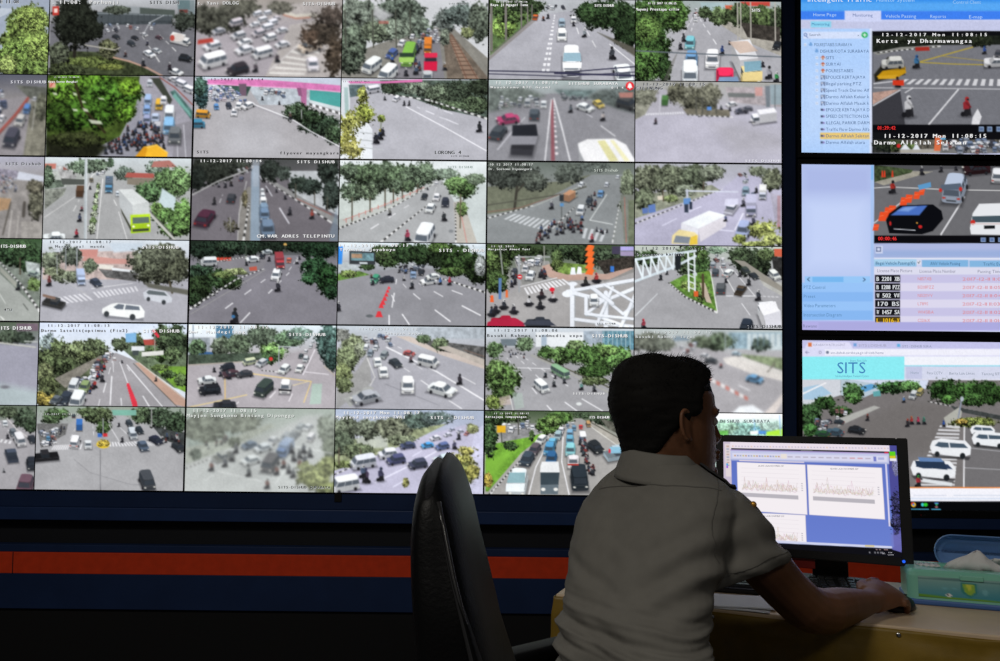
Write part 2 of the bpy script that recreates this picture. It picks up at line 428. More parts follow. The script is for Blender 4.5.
def build_screen(pic, name, parent, place, gain=1.0, cap='caption'):
    """place(x, y, d): metres across, metres down, metres proud -> parent space"""
    ny, nx = pic.img.shape[:2]
    gx, gy = np.meshgrid(np.linspace(0, pic.W, nx), np.linspace(0, pic.H, ny))
    v = place(gx.ravel(), gy.ravel(), 0.0)
    me = bpy.data.meshes.new(name); idx = np.arange(nx * ny).reshape(ny, nx)
    q = np.stack([idx[:-1, :-1], idx[1:, :-1], idx[1:, 1:], idx[:-1, 1:]], -1).reshape(-1, 4)
    me.vertices.add(nx * ny); me.vertices.foreach_set('co', v.astype(np.float32).ravel())
    me.loops.add(q.size); me.loops.foreach_set('vertex_index', q.astype(np.int32).ravel())
    me.polygons.add(len(q)); me.polygons.foreach_set('loop_start', (np.arange(len(q)) * 4).astype(np.int32)); me.polygons.foreach_set('loop_total', np.full(len(q), 4, np.int32))
    me.update()
    c = srgb(np.clip(pic.img, 0, 255)).reshape(-1, 3) * gain
    at = me.color_attributes.new('picture', 'FLOAT_COLOR', 'POINT')
    at.data.foreach_set('color', np.concatenate([c, np.ones((len(c), 1))], 1).astype(np.float32).ravel())
    o = link(name, me, M['screen'], parent)
    if pic.text:
        Hi = np.linalg.inv(pic.Hm); ox, oy, k = pic.zoom
        for (x0, x1, y, h, t, col, mono, out, sx) in pic.text:
            tv, tf = layout_text(t, x0, x1, y, h, mono, sx)
            if not tv: continue
            V, Fc, mi, mats = [], [], [], []
            tv = np.array(tv); lx, ly = hmap(Hi, tv[:, 0] / k + ox, tv[:, 1] / k + oy); e = h / k
            lay = [(0.0, 0.0, 0.0012, col)]
            if mono: lay.append((e * .0004, 0.0, .0013, col))
            if out: lay = [(e * .0008, e * .0006, .0006, 0x181818 if sum(hexc(col)) > 380 else 0xd0d4d8)] + lay
            for dx, dy, dp, cc in lay:
                wv = place(np.clip(lx + dx, .001, pic.W - .001), np.clip(ly + dy, .001, pic.H - .001), dp)
                if cc not in mats: mats.append(cc)
                Fc += [tuple(i + len(V) for i in f) for f in tf]; mi += [mats.index(cc)] * len(tf); V += wv.tolist()
            m2 = mesh_py(cap, V, Fc); link(cap, m2, [emc(c) for c in mats], o)['kind'] = 'stuff'
            m2.polygons.foreach_set('material_index', mi)
    return o
# ------------------------------------------------------------------ video wall layout (metres on the leaning wall)
PW, PH = 1.2134, 0.68157
WALL_HM = homog([(0, 0), (2.4268, 0), (2.4268, 2.0447), (0, 2.0447)], [(196.482, -4.940), (781.520, 1.463), (783.046, 497.860), (183.776, 491.631)])
EDGE, DIV = 0.0033, 0.0020
def tile_rect(r, c):
    """r 0..5, c -1..4 -> left, top, width, height on the wall"""
    pc, pr = (c + 1) // 2 - 1, r // 2
    x0 = pc * PW + (EDGE if (c + 1) % 2 == 0 else PW / 2 + DIV); y0 = pr * PH + (EDGE if r % 2 == 0 else PH / 2 + DIV)
    return x0, y0, PW / 2 - EDGE - DIV, PH / 2 - EDGE - DIV
def sheet_corners(x0, y0, w, h):
    return [tuple(float(q) for q in hmap(WALL_HM, x, y)) for x, y in ((x0, y0), (x0 + w, y0), (x0 + w, y0 + h), (x0, y0 + h))]
PICS = {}
def tile(r, c, z):
    x0, y0, w, h = tile_rect(r, c)
    p = Pic(sheet_corners(x0, y0, w, h), w, h, (190, 107), z); p.sd = 100 * r + 17 * c + 31; PICS[(r, c)] = p
    return p
A1, A2, A3, A4, A5 = (0, 0, 4.005), (185, 0, 4.006), (335, 0, 4.006), (480, 0, 4.006), (630, 0, 4.006)
B1, B2, B3, B4, B5 = (0, 155, 3.775), (183, 155, 3.776), (333, 155, 3.776), (480, 155, 3.776), (630, 155, 3.672)
C1, C2, C3, C4, C5 = (0, 320, 3.67), (180, 320, 3.673), (328, 320, 3.672), (480, 320, 3.673), (630, 320, 3.67)
VEH = (0xe8e8ec, 0xc8ccd0, 0x9098a8, 0x404048, 0xd0d0d4, 0x70809c, 0xe0e0e4, 0x8c5c58)
RID = (0x303038, 0x3c4860, 0x6c3a34, 0x585860, 0xb8b8b8, 0x2a2a2e)

# --- row 0
p = tile(0, -1, A1); p.F(0x9aa4b4).Q(0xb4bcc8, -60, 30, 60, 34, 20, 60, -60, 90)
p.T(0x74903c, 100, 170, 100, 150, .75).T(0x86a044, 130, 80, 80, 62, .7, 9).T(0x668436, 60, 230, 90, 80, .8, 8).T(0x7c9640, 165, 200, 60, 80, .8, 8).T(0x5f7a34, 130, 285, 120, 50, .8).T(0x90a850, 30, 260, 40, 40, .6)
p.S(0, 75, 6, 14, 'E 11:08', 0x282828)
p = tile(0, 0, A1); p.G(0xb0b4b8, 0x8c8c90, 0, 60)
p.Q(0x6a6a70, 200, 95, 790, 85, 790, 310, 200, 310, amp=.06).Q(0x8c9296, 440, 20, 600, 30, 600, 60, 440, 60).Q(0x4a524e, 560, 30, 700, 40, 700, 75, 560, 70)
p.Q(0x3c4246, 370, 70, 690, 70, 690, 96, 370, 100, amp=.3).Q(0x464c50, 360, 46, 690, 60, 690, 82, 360, 92).L(0x8c9498, 3, 360, 52, 690, 62).Q(0x788488, 708, 0, 780, 0, 780, 60, 715, 60).Q(0x607478, 715, 0, 760, 0, 760, 38, 715, 38).Q(0x70403c, 718, 38, 752, 38, 752, 52, 718, 52)
for x in range(385, 690, 24): p.L(0x3c4246, 3, x, 60, x, 92)
p.T(0x3c443a, 740, 85, 55, 40, .5).T(0x4c5648, 470, 40, 60, 20, .5)
p.L(0xb8bcc0, 3, 575, 135, 600, 90, 655, 62).D(0xc8c8c8, 640, 140, 760, 260, 2, 6, 5).D(0xc0c0c0, 560, 130, 660, 280, 2, 6, 4).D(0xc0c0c0, 690, 130, 780, 180, 2, 4, 4)
p.crowd(16, 12, VEH, 400, 92, 640, 96, 640, 118, 420, 128, bikes=False)
p.Q(0x39402c, 200, 200, 420, 210, 560, 262, 640, 305, 200, 305, amp=.5, sc=16).T(0x5c6c30, 350, 250, 150, 26, .7, 9).T(0x7c8a38, 440, 268, 60, 14, .5).T(0x4c5440, 235, 215, 48, 50, .8).T(0x686c48, 432, 200, 40, 42, .7).T(0x404a2c, 270, 282, 80, 26, .8)
p.L(0xb09080, 7, 455, 230, 520, 246, 590, 272, 650, 304).L(0xb8b4a8, 4, 340, 180, 460, 200, 480, 190)
p.L(0x25221e, 14, 300, 150, 298, 225).T(0x23281f, 302, 90, 92, 108, .55, 11).T(0x23281f, 380, 120, 38, 40, .5)
p.Q(0xb03830, 210, 26, 236, 24, 236, 60, 210, 62).Q(0xe0c8c0, 216, 34, 230, 33, 230, 50, 216, 51)
p.C(722, 175, 34, 25, 0xd8d8d8, 'truck').E(0xd0c8c4, 712, 150, 26, 16).E(0xb04840, 690, 152, 9, 12)
p.C(598, 222, 32, 50, 0xe4e6ea, 'car').C(742, 242, 34, 20, 0x24262a, 'suv').C(705, 296, 34, 35, 0xe8eaec, 'car').C(526, 180, 24, 50, 0x3c4046, 'suv').C(540, 156, 20, 40, 0x2c2c30).C(465, 152, 22, 45, 0x34363a).C(578, 142, 18, 50, 0xd0d0d4).C(636, 154, 18, 40, 0x584048).C(628, 208, 24, 45, 0xb8bcc0)
for x, y, h, c in ((502, 228, 26, 0x503838), (574, 266, 34, 0x282a30), (680, 282, 34, 0x302830), (590, 182, 22, 0x303040)): p.M(x, y, h, c)
p.B(1.8).S(205, 478, 8, 15, '. 11:08:  Perhunji', 0xe8e8e8).S(598, 716, 10, 14, 'SITS DISH', 0x303030)
p = tile(0, 1, A2); p.G(0x9c9690, 0xa29ca2, 0, 120)
p.Q(0xa8a2a0, 380, 20, 640, 0, 640, 70, 430, 75, amp=.1).L(0xc8c4b8, 16, 400, 50, 440, 66, 520, 60, a=.8).L(0xa87868, 6, 395, 60, 445, 74, 500, 70)
p.Q(0xaca6a4, 420, 100, 640, 60, 640, 310, 320, 310, amp=.05)
p.T(0x55564a, 120, 80, 130, 62, .5).T(0x6a6a5c, 220, 30, 90, 36, .4).T(0x787668, 380, 30, 60, 26, .4)
p.Zb(0xdcdad6, 6, 450, 180, 320, 310, 470, 310, 540, 210, duty=.35)
p.L(0xc8c4c4, 6, 455, 178, 340, 280)
for x, y, w_ in ((290, 62, 26), (330, 58, 24), (365, 78, 26), (310, 86, 28), (350, 98, 30), (280, 104, 30), (330, 118, 34), (388, 128, 34), (205, 100, 38), (135, 132, 40), (295, 142, 40), (215, 152, 44), (340, 160, 42), (390, 186, 42), (240, 176, 42), (110, 196, 52), (310, 226, 56), (240, 210, 54)):
    p.C(x, y, w_ * .86, 152, (0xe4e4ea, 0xd4d4da, 0xf0f0f4, 0xb8b8c0, 0xe8e8f0, 0xccc4cc)[(x + y) % 6], ('suv', 'car', 'van')[(x // 7) % 3])
p.Q(0xa84038, 52, 160, 110, 152, 115, 168, 50, 178).C(112, 262, 64, 152, 0xf0f0f4, 'van').C(212, 292, 56, 152, 0x38343a, 'suv').M(282, 290, 44, 0x585058).M(370, 250, 40, 0x484048)
p.C(512, 268, 54, 85, 0xe0dce4, 'car').C(500, 200, 60, 150, 0xd8c8b8, 'suv')
p.T(0x4c4238, 560, 130, 80, 70, .6, 10, .7).T(0x544638, 600, 230, 40, 90, .6, 10, .7).T(0x6a5444, 500, 150, 36, 40, .5, 8, .9).T(0x584c44, 590, 60, 60, 44, .5, 9, .7)
p.B(3.2).S(48, 215, 12, 13, 't. Yani DOLOG', 0xe0e0e0).S(470, 602, 15, 13, 'SITS-DISHUB', 0xe0e0e0)
p = tile(0, 2, A3); p.F(0xc6c8cc)
p.Q(0x807e78, 20, 230, 370, 110, 470, 110, 620, 240, 620, 320, 20, 320, amp=.08)
p.Q(0x7c7a80, 200, 320, 380, 115, 412, 115, 440, 320).Q(0x6c6258, 430, 120, 455, 120, 620, 320, 450, 320, amp=.2)
p.Q(0x907868, 452, 140, 470, 140, 580, 320, 520, 320)
for i in range(14):
    t = (i / 14) ** 1.6; p.L(0x58483e, 2 + 3 * t, 452 + 68 * t, 142 + 178 * t, 470 + 110 * t, 142 + 178 * t)
p.L(0x6a4c40, 3, 454, 140, 530, 320).L(0x6a4c40, 3, 468, 140, 572, 320)
p.T(0x6c786a, 90, 60, 110, 80, .6).T(0x5c6a5c, 260, 50, 110, 70, .6).T(0x708070, 330, 110, 70, 50, .6).T(0x80907c, 240, 120, 80, 46, .6).T(0x60705c, 60, 190, 70, 110, .7).T(0x78886c, 160, 130, 60, 46, .6)
p.Q(0xc4c4c8, 160, 20, 230, 60, 190, 90, 150, 60, soft=16, a=.8).Q(0xb46058, 175, 84, 215, 84, 215, 96, 175, 96, a=.6)
for x in (40, 150, 242, 300): p.L(0x4a4c44, 5, x, 40, x + 4, 190)
p.T(0x74807a, 440, 85, 46, 46, .5).T(0x60706a, 510, 60, 80, 50, .6).T(0x586454, 580, 90, 50, 90, .6).T(0x707c6a, 440, 150, 22, 40, .6).T(0x88945c, 530, 130, 30, 24, .5)
p.crowd(22, 13, VEH, 360, 118, 410, 118, 420, 170, 330, 175, bikes=False).crowd(10, 30, RID, 320, 190, 345, 190, 340, 310, 310, 310)
p.C(268, 178, 28, 110, 0xe0e0e4).C(310, 150, 20, 100, 0xdcdce0).C(228, 226, 38, 118, 0x50649c, 'suv')
p.C(372, 200, 34, 92, 0xd07828, 'truck', a2=0xd88038).C(295, 242, 52, 98, 0x7cb04c, 'bus', .42).Q(0x2c3c30, 258, 212, 318, 212, 316, 228, 260, 228).Q(0x98c060, 256, 230, 318, 230, 314, 250, 258, 250)
p.C(383, 262, 52, 90, 0xd02848, 'pickup').Q(0xd83050, 358, 212, 410, 212, 410, 230, 358, 230).Q(0xc02040, 356, 246, 410, 246, 408, 284, 356, 284).Q(0x303038, 362, 232, 406, 232, 406, 246, 362, 246)
p.C(148, 280, 54, 125, 0xdce0e0, 'van').C(212, 312, 58, 118, 0xe8ecee, 'van').C(370, 318, 50, 90, 0xb8bcc0).M(230, 250, 30, 0x3a5ca8, 0xe0d050).M(285, 306, 36).M(440, 282, 34, 0x706050).M(325, 300, 40, 0x48566c)
p.B(1.8).S(455, 525, 16, 6, 'SITS-DISHUB', 0x484848)
p = tile(0, 3, A4); p.G(0xb0b4b8, 0xa8a8b0, 0, 120)
p.Q(0x5c7448, 40, 60, 250, 40, 100, 190, 40, 230, amp=.3).T(0x86b048, 90, 110, 60, 45, .6).T(0x5c7c3c, 130, 50, 90, 46, .7).T(0x384c2c, 180, 24, 90, 30, .6).T(0x4c6c34, 60, 30, 40, 34, .6)
p.Q(0xa6a6ae, 225, 62, 400, 40, 470, 110, 640, 230, 640, 330, 30, 330, 30, 245, amp=.025).L(0x8c8888, 12, 225, 74, 30, 240).L(0x6c6868, 3, 215, 74, 30, 225)
for x, w_ in ((45, 10), (103, 9), (165, 6), (190, 5), (208, 4)): p.L(0x74706c, w_, x, 20, x + 1, 235 - x * .75)
p.T(0x2c4424, 520, 60, 140, 62, .7, 10).T(0x24381e, 590, 130, 60, 66, .7, 10).T(0x3c5c30, 430, 50, 40, 40, .6).Q(0x58564e, 470, 130, 640, 200, 640, 240, 520, 160, soft=8)
p.L(0xe4e4e8, 4, 520, 178, 640, 275)
for i in range(15):
    t = (i / 15) ** 1.5; y = 60 + 240 * t
    for d in (-1, 1): p.Q(0xe8e8ec, 300 - 40 * t + d * 10 * t - 2 - 5 * t, y, 300 - 40 * t + d * 10 * t + 2 + 5 * t, y, 299 - 40 * t + d * 10 * t + 5 * t, y + 10 * t + 3, 297 - 40 * t + d * 10 * t - 5 * t, y + 10 * t + 3)
p.D(0xd8d8dc, 370, 60, 405, 165, 2, 6, 3).D(0xd0d0d4, 420, 110, 480, 220, 3, 6, 3)
p.crowd(8, 12, VEH, 250, 20, 340, 20, 340, 40, 260, 44, bikes=False)
p.C(222, 74, 22, 100, 0xd06838, 'pickup').C(328, 100, 30, 90, 0x9cb0c0, 'suv').C(375, 84, 26, 90, 0xe8e8ec).M(418, 150, 36, 0x9098a0).M(272, 76, 26).M(254, 84, 24, 0x704030).M(375, 106, 24)
p.C(328, 152, 44, 90, 0xeceef0, 'suv').C(366, 275, 82, 90, 0xf0f2f6, 'van', .62).Q(0x98b8c8, 336, 212, 402, 212, 406, 246, 332, 246).Q(0xf0f2f6, 330, 250, 408, 250, 406, 274, 332, 274).Q(0x404448, 340, 284, 400, 284, 400, 294, 340, 294)
p.M(530, 240, 56, 0x40444c, 0x303030).C(575, 318, 78, 80, 0xeaf0f4, 'car', .6)
p.L(0x36364c, 5, 30, 284, 340, 290, 640, 266).L(0x3c3c50, 4, 30, 296, 330, 306, 640, 288).L(0x303048, 7, 300, 294, 640, 304)
p.B(1.3).S(64, 190, 8, 7, '11-12-2017 11:08:16').S(42, 192, 20, 10, 'Raya Jl Ngagel Tama').S(458, 536, 23, 10, 'SITS DISHUB')
p = tile(0, 4, A5); p.G(0x9aa4a4, 0xa4a4aa, 10, 120)
p.Q(0xa2a2a8, 240, 50, 290, 45, 420, 90, 620, 250, 620, 335, 130, 335, amp=.03).Q(0x9c9890, 300, 60, 640, 140, 640, 240, 470, 170, amp=.15)
p.Q(0xb8453c, 440, 8, 560, 8, 560, 26, 440, 24).Q(0x9cb0b4, 280, 10, 400, 12, 400, 50, 290, 46).Q(0xc06048, 380, 22, 410, 22, 408, 60, 384, 56)
p.T(0x5c7444, 360, 64, 50, 40, .6).T(0x4c6038, 440, 60, 60, 50, .6).T(0x58703c, 530, 70, 60, 50, .6).T(0x3c4c30, 590, 90, 34, 70, .6).T(0x485c38, 300, 52, 30, 26, .6)
p.Q(0x3a3632, 440, 90, 600, 110, 600, 170, 470, 150, amp=.4)
for x in (430, 442, 482, 580): p.L(0xa8a49c, 5, x, 12, x + 2, 170)
p.C(588, 190, 34, 100, 0x26282c, 'car')
p.D(0xe0e0e4, 262, 70, 160 + 80, 140, 2, 3, 4).D(0xe0e0e4, 275, 70, 360, 200, 2, 5, 5).L(0xd0d0d4, 3, 258, 60, 205, 150)
p.C(262, 82, 18, 92, 0xe8e8ec).M(300, 86, 14).crowd(6, 12, VEH, 250, 40, 275, 40, 270, 70, 255, 70, bikes=False)
p.T(0x3c5c28, 90, 60, 130, 70, .8, 10).T(0x4c7430, 180, 60, 60, 70, .8, 10).T(0x345424, 80, 180, 85, 120, .9, 10).T(0x587c34, 70, 120, 60, 60, .8, 9).T(0x446a2c, 60, 260, 90, 80, .9, 9).T(0x2a4420, 140, 280, 30, 60, .8)
p.Q(0x6a6864, 165, 250, 195, 200, 150, 330, 130, 330, a=.5)
p.C(240, 185, 46, 94, 0x7cc0cc, 'suv').C(246, 252, 56, 92, 0x6c98c4, 'suv').C(240, 318, 74, 90, 0xe4eaf0, 'van').C(330, 256, 66, 92, 0xeaeaee, 'suv').M(368, 222, 40, 0x304880, 0x304080).M(215, 168, 36, 0x383c40, 0x303030).M(202, 200, 36).M(398, 180, 20)
p.C(466, 300, 88, 76, 0xd8c488, 'truck', .55, 0xdcdce0).Q(0xc8b0a0, 392, 168, 470, 165, 512, 205, 440, 215, a=.8).Q(0x789cac, 456, 248, 524, 244, 528, 282, 458, 290).Q(0xd8c488, 450, 292, 530, 286, 530, 322, 450, 326)
p.C(380, 335, 82, 90, 0xe03058, 'car', .6).Q(0x7890b0, 358, 310, 430, 308, 436, 330, 350, 330)
p.M(556, 318, 56, 0xa0a0a8, 0x2a2a2a).M(586, 330, 44, 0x389050, 0xe8e8e8).M(532, 270, 30)
p.L(0x5c646c, 5, 20, 204, 220, 214, 620, 230)
p.B(1.3).S(70, 185, 14, 9, '11 12 2017 11:08:15').S(22, 196, 38, 11, 'Mayenj Prestapa ciliw').S(486, 520, 42, 12, 'SITS')

# --- row 1
p = tile(1, -1, A1); p.G(0x5a5c68, 0x8c8888, 305, 400)
p.Q(0x8e8a8e, -20, 400, 100, 385, 150, 390, 110, 640, -20, 640, amp=.04).Q(0x5c5e58, 60, 340, 190, 350, 190, 400, 120, 395, amp=.3).Q(0x77756a, 125, 400, 190, 390, 190, 640, 90, 640, amp=.3, sc=14).T(0x6e705c, 165, 430, 30, 60, .5).L(0xb4b4b0, 3, 145, 395, 128, 520)
p.L(0x9c4840, 8, -10, 535, 60, 460, 112, 392).L(0x6c3830, 3, -10, 545, 62, 470, 114, 400)
p.crowd(14, 24, (0xd8d8dc, 0x8890a8, 0xc0a8b0, 0x505870), -20, 350, 40, 345, 20, 430, -20, 470, bikes=False)
p.C(107, 446, 30, 100, 0x5c84c0, 'van').C(138, 400, 18, 100, 0xc8c8cc).C(80, 494, 42, 105, 0xc0bebc, 'suv').C(45, 572, 60, 105, 0x4c4c58, 'van').C(5, 480, 30, 110, 0xe0dce0)
p.B(3.2).S(40, 186, 328, 12, 'SITS DISHUB', 0xe4e4ec)
p = tile(1, 0, A1); p.F(0x8c8c96)
p.Q(0x9a98a2, 560, 305, 780, 305, 780, 640, 560, 640, amp=.05).Q(0x8a8890, 700, 500, 780, 480, 780, 640, 690, 640).L(0xc8c8d0, 3, 690, 470, 710, 560, 712, 640).L(0xd0d0d8, 3, 735, 500, 745, 640)
p.Q(0x4c6c68, 680, 368, 700, 360, 772, 445, 768, 482, amp=.3).Q(0x70a098, 690, 385, 765, 470, 765, 455, 700, 372).L(0x884840, 4, 640, 310, 700, 350, 772, 420).Q(0x3c4038, 600, 312, 640, 312, 690, 400, 680, 420, 630, 350)
p.C(700, 325, 30, 40, 0xe8e8f0, 'suv').C(728, 345, 30, 40, 0xe4e4ee, 'van').C(760, 368, 30, 40, 0xeaeaf0, 'van').C(672, 312, 24, 40, 0xd8d8e0)
for x, y, w_, c, k in ((600, 340, 26, 0xc8ccd4, 'suv'), (592, 412, 34, 0x9cb4d8, 'van'), (588, 450, 34, 0x88a8d8, 'suv'), (637, 430, 34, 0xe0b040, 'van'), (655, 410, 30, 0xe8e8ee, 'suv'), (622, 480, 38, 0xb8c4dc, 'car'), (588, 490, 36, 0x98a0c0, 'suv'), (678, 470, 48, 0xe8ecf2, 'van'), (676, 522, 52, 0x88b8e0, 'van'), (630, 522, 40, 0xb8b8c0, 'suv'), (700, 560, 60, 0x707478, 'suv')):
    p.C(x, y, w_, 93, c, k)
p.crowd(95, 26, (0x26262c, 0x384058, 0x803830, 0x404048, 0x2c4878, 0x1e1e22), 540, 500, 640, 510, 660, 600, 560, 620, 420, 625, 430, 580)
p.Q(0xe8b030, 540, 630, 575, 588, 625, 578, 672, 610, 668, 632).Q(0xd09020, 540, 630, 575, 588, 590, 592, 580, 632).L(0xf0c860, 4, 590, 592, 628, 580, 670, 612)
p.Q(0x3a4a20, 185, 300, 560, 305, 545, 420, 480, 545, 390, 590, 370, 640, 185, 640, amp=.6, sc=30)
p.T(0x4c7c18, 330, 340, 160, 60, 1.0, 14).T(0x5c9020, 260, 370, 70, 60, .9, 12).T(0x40701a, 440, 400, 130, 80, 1.0, 14).T(0x345c14, 330, 460, 150, 70, 1.0, 14).T(0x68981c, 520, 350, 50, 40, .8, 9).T(0x588a1c, 500, 450, 44, 44, .8, 9).T(0x2c4812, 230, 470, 60, 70, .9, 12)
p.Q(0x1e2016, 185, 550, 330, 530, 430, 590, 380, 640, 185, 640, amp=.5, sc=24, soft=20).T(0x343c1c, 300, 560, 120, 34, .7, 10)
p.L(0x302c1c, 10, 300, 330, 330, 430, 420, 530)
for x, y, a_, b_ in ((220, 375, 10, 6), (300, 376, 9, 7), (342, 440, 12, 8), (382, 488, 30, 10), (300, 440, 12, 6), (335, 408, 9, 5), (405, 395, 14, 4)): p.Q(0xdce0d0, x - a_, y - b_, x + a_ * .7, y - b_ * .4, x + a_, y + b_, x - a_ * .5, y + b_ * .7, soft=4, a=.8)
p.Q(0xd8a090, 196, 325, 222, 326, 222, 350, 196, 352).L(0xb03830, 4, 202, 346, 212, 330)
p.B(2.2).S(215, 318, 309, 5, '11-12-2017 11:08:15').S(194, 312, 327, 8, 'Raya Darmo Bungkul')
p = tile(1, 1, A2); p.G(0xc4d0dc, 0xaaa8ac, 312, 420)
p.Q(0xa8a6aa, 30, 420, 260, 350, 380, 380, 640, 600, 640, 640, 30, 640, amp=.02).Q(0xb8b8be, 160, 480, 360, 480, 400, 640, 150, 640, soft=90, a=.6)
p.Q(0xb0b8c0, 250, 345, 640, 345, 640, 420, 300, 420, amp=.15).Q(0x4c9c98, 500, 360, 625, 372, 625, 430, 500, 405).Q(0xc8d0d4, 500, 400, 625, 432, 625, 446, 500, 412).crowd(12, 16, VEH, 300, 350, 410, 372, 400, 395, 320, 375, bikes=False)
for i in range(10): p.Q(0xe4e4e8 if i % 2 else 0x585858, 498 + i * 13, 412 + i * 4, 510 + i * 13, 416 + i * 4, 510 + i * 13, 426 + i * 4, 498 + i * 13, 422 + i * 4)
p.Q(0x405850, 120, 332, 270, 336, 248, 385, 160, 370, amp=.4)
p.Q(0xd078b0, 90, 318, 300, 318, 622, 342, 625, 368, 440, 352, 90, 336, amp=.1).L(0xe8a0cc, 4, 90, 336, 440, 353, 625, 368).Q(0xc0c8d8, 300, 312, 640, 312, 640, 344, 480, 326).Q(0x6c5868, 215, 336, 246, 336, 246, 384, 222, 384)
p.Q(0xa86890, 462, 352, 488, 354, 486, 430, 466, 430).Q(0x885878, 448, 352, 464, 352, 470, 386, 455, 384)
p.T(0x36585a, 66, 375, 32, 66, .6, 9).T(0x487060, 60, 345, 26, 40, .6)
p.crowd(60, 12, (0xe8e8ee, 0xb8bccc, 0x8090c0, 0xd0c0c8, 0x6878a0), 92, 350, 180, 350, 250, 400, 240, 410, 100, 405, bikes=False)
p.T(0x384c34, 450, 450, 62, 40, .8, 8).T(0x304430, 540, 500, 90, 46, .8, 8).T(0x40583a, 600, 540, 44, 44, .8, 8).T(0x2c4028, 500, 470, 60, 30, .8, 8)
p.L(0xe8e8ec, 4, 265, 414, 400, 466, 440, 484, 500, 524, 640, 598).L(0x9a98a0, 5, 265, 420, 430, 486, 640, 606, a=.5)
p.C(198, 456, 30, 95, 0xe8e8ee).C(216, 430, 30, 100, 0xeeeef2).C(252, 430, 34, 140, 0xf0f0f4).C(126, 434, 22, 85, 0x5888c0, 'suv').C(176, 430, 24, 80, 0x404450, 'suv').C(72, 468, 34, 10, 0xd89838, 'van').C(48, 508, 38, 0, 0x4888a8, 'van').M(310, 402, 20, 0x404048).M(422, 478, 32, 0x584840).M(378, 420, 18).L(0xb0b0b4, 3, 466, 440, 468, 475)
p.B(1.6).S(45, 96, 609, 12, 'SITS', 0x181818, out=False).S(378, 618, 613, 12, 'flyover mayangkara', 0x181818, out=False).S(100, 316, 318, 9, '12-2017 11:08:14', 0x202020, out=False)
p = tile(1, 2, A3); p.G(0xaeb0b8, 0xacacb6, 322, 640)
p.Q(0xb0b0b8, 20, 380, 220, 370, 420, 420, 620, 490, 620, 640, 20, 640, amp=.02)
p.Q(0x4c5850, 180, 322, 620, 322, 620, 478, 440, 440, 300, 390, 190, 372, amp=.5, sc=18)
p.T(0x748470, 330, 355, 70, 30, .7, 8).T(0x5c6c54, 420, 380, 70, 44, .7, 8).T(0x3c4a38, 500, 370, 60, 50, .7, 8).T(0x546848, 560, 420, 60, 40, .7, 8).T(0x34402e, 580, 350, 50, 44, .6, 8).T(0x607854, 480, 425, 60, 20, .6, 8).T(0x40503c, 230, 350, 46, 30, .6)
p.K(3, 7, 190, 374, 380, 402, 8).K(5, 9, 380, 402, 615, 478, 10, 1.2)
p.Q(0xd8dce2, 20, 322, 60, 322, 60, 640, 20, 640).Q(0xe0e4ea, 20, 470, 110, 460, 150, 520, 150, 640, 20, 640).Q(0xa8c0c0, 36, 350, 52, 350, 56, 460, 40, 460).Q(0x58686c, 55, 340, 120, 340, 120, 380, 60, 390, amp=.3)
p.Q(0xd070a8, 50, 326, 200, 326, 350, 318, 350, 328, 200, 334, 60, 334)
p.T(0xa8b048, 110, 380, 26, 34, .7, 7, .6).T(0x9cac3c, 120, 455, 46, 40, .8, 8, .6).T(0xb4b850, 60, 490, 50, 40, .7, 8, .8).T(0xa8a844, 40, 560, 40, 60, .6, 8, .9).T(0x8ca040, 187, 475, 18, 18, .6).T(0xc0bc58, 70, 600, 40, 40, .5, 8, .9)
p.L(0x788068, 4, 185, 490, 182, 540)
for y in (530, 560, 590): p.L(0xb4b8bc, 4, 100, y, 190, y + 10)
p.L(0xe8e8ee, 4, 285, 428, 450, 516, 620, 612).D(0xdcdce4, 330, 430, 560, 526, 3, 5, 3).D(0xd8d8e0, 400, 430, 520, 475, 3, 4, 2).D(0xd0d0d8, 420, 470, 445, 478, 3, 4, 1, 1)
p.C(246, 402, 22, 120, 0xe8e8f0, 'suv').C(152, 368, 32, 160, 0xe0e0ea, 'van').M(200, 402, 20, 0x585c60).M(277, 424, 22, 0x303038, 0x404040).M(297, 424, 22, 0x404048, 0x303030).M(578, 530, 46, 0x26282c, 0x202024).M(165, 576, 50, 0x282a34, 0xc0c0c0).M(182, 560, 44, 0x34405c, 0xd8c040).M(190, 545, 40)
p.B(1.5).S(398, 506, 611, 14, 'LORONG 4', 0x282828).S(464, 538, 626, 6, 'SITS DISHUB', 0x303030, out=False).S(30, 140, 327, 6, '11-12-2017 Mon', 0x404850, out=False)
p = tile(1, 3, A4); p.G(0xa4b0b0, 0x94949a, 330, 430)
p.Q(0x88888e, 30, 420, 280, 375, 330, 375, 640, 460, 640, 650, 30, 650, amp=.04).Q(0x68706c, 30, 350, 180, 350, 260, 385, 100, 440, 30, 450, soft=20, amp=.3).Q(0x5c6462, 480, 360, 640, 350, 640, 460, 560, 440, 420, 390, soft=16, amp=.3).Q(0x687878, 300, 360, 470, 360, 420, 395, 330, 385, soft=14, amp=.3).T(0x6c7a78, 570, 375, 50, 26, .4)
p.crowd(12, 18, (0xb8bcc0, 0x787c84, 0xa09898, 0xd0d4d8), 50, 395, 240, 385, 230, 420, 60, 440, bikes=False).crowd(8, 14, (0x707478, 0xa0a4a8), 310, 380, 470, 385, 430, 400, 320, 400, bikes=False)
p.Q(0x8c5860, 283, 400, 293, 400, 300, 645, 284, 645).L(0xe4e4e8, 5, 286, 400, 260, 645).L(0xe8e8ec, 5, 296, 395, 330, 520, 362, 650)
for i in range(14):
    t = (i / 14) ** 1.5; p.E(0xe8e0e4, 296 + 12 * t, 405 + 235 * t, 2 + 5 * t, 2 + 4 * t)
p.L(0xd8d8dc, 4, 485, 505, 540, 545).L(0xd0d0d8, 3, 425, 455, 450, 470).L(0xc8c8d0, 4, 160, 490, 70, 600).L(0xc0c0c4, 3, 180, 470, 155, 500)
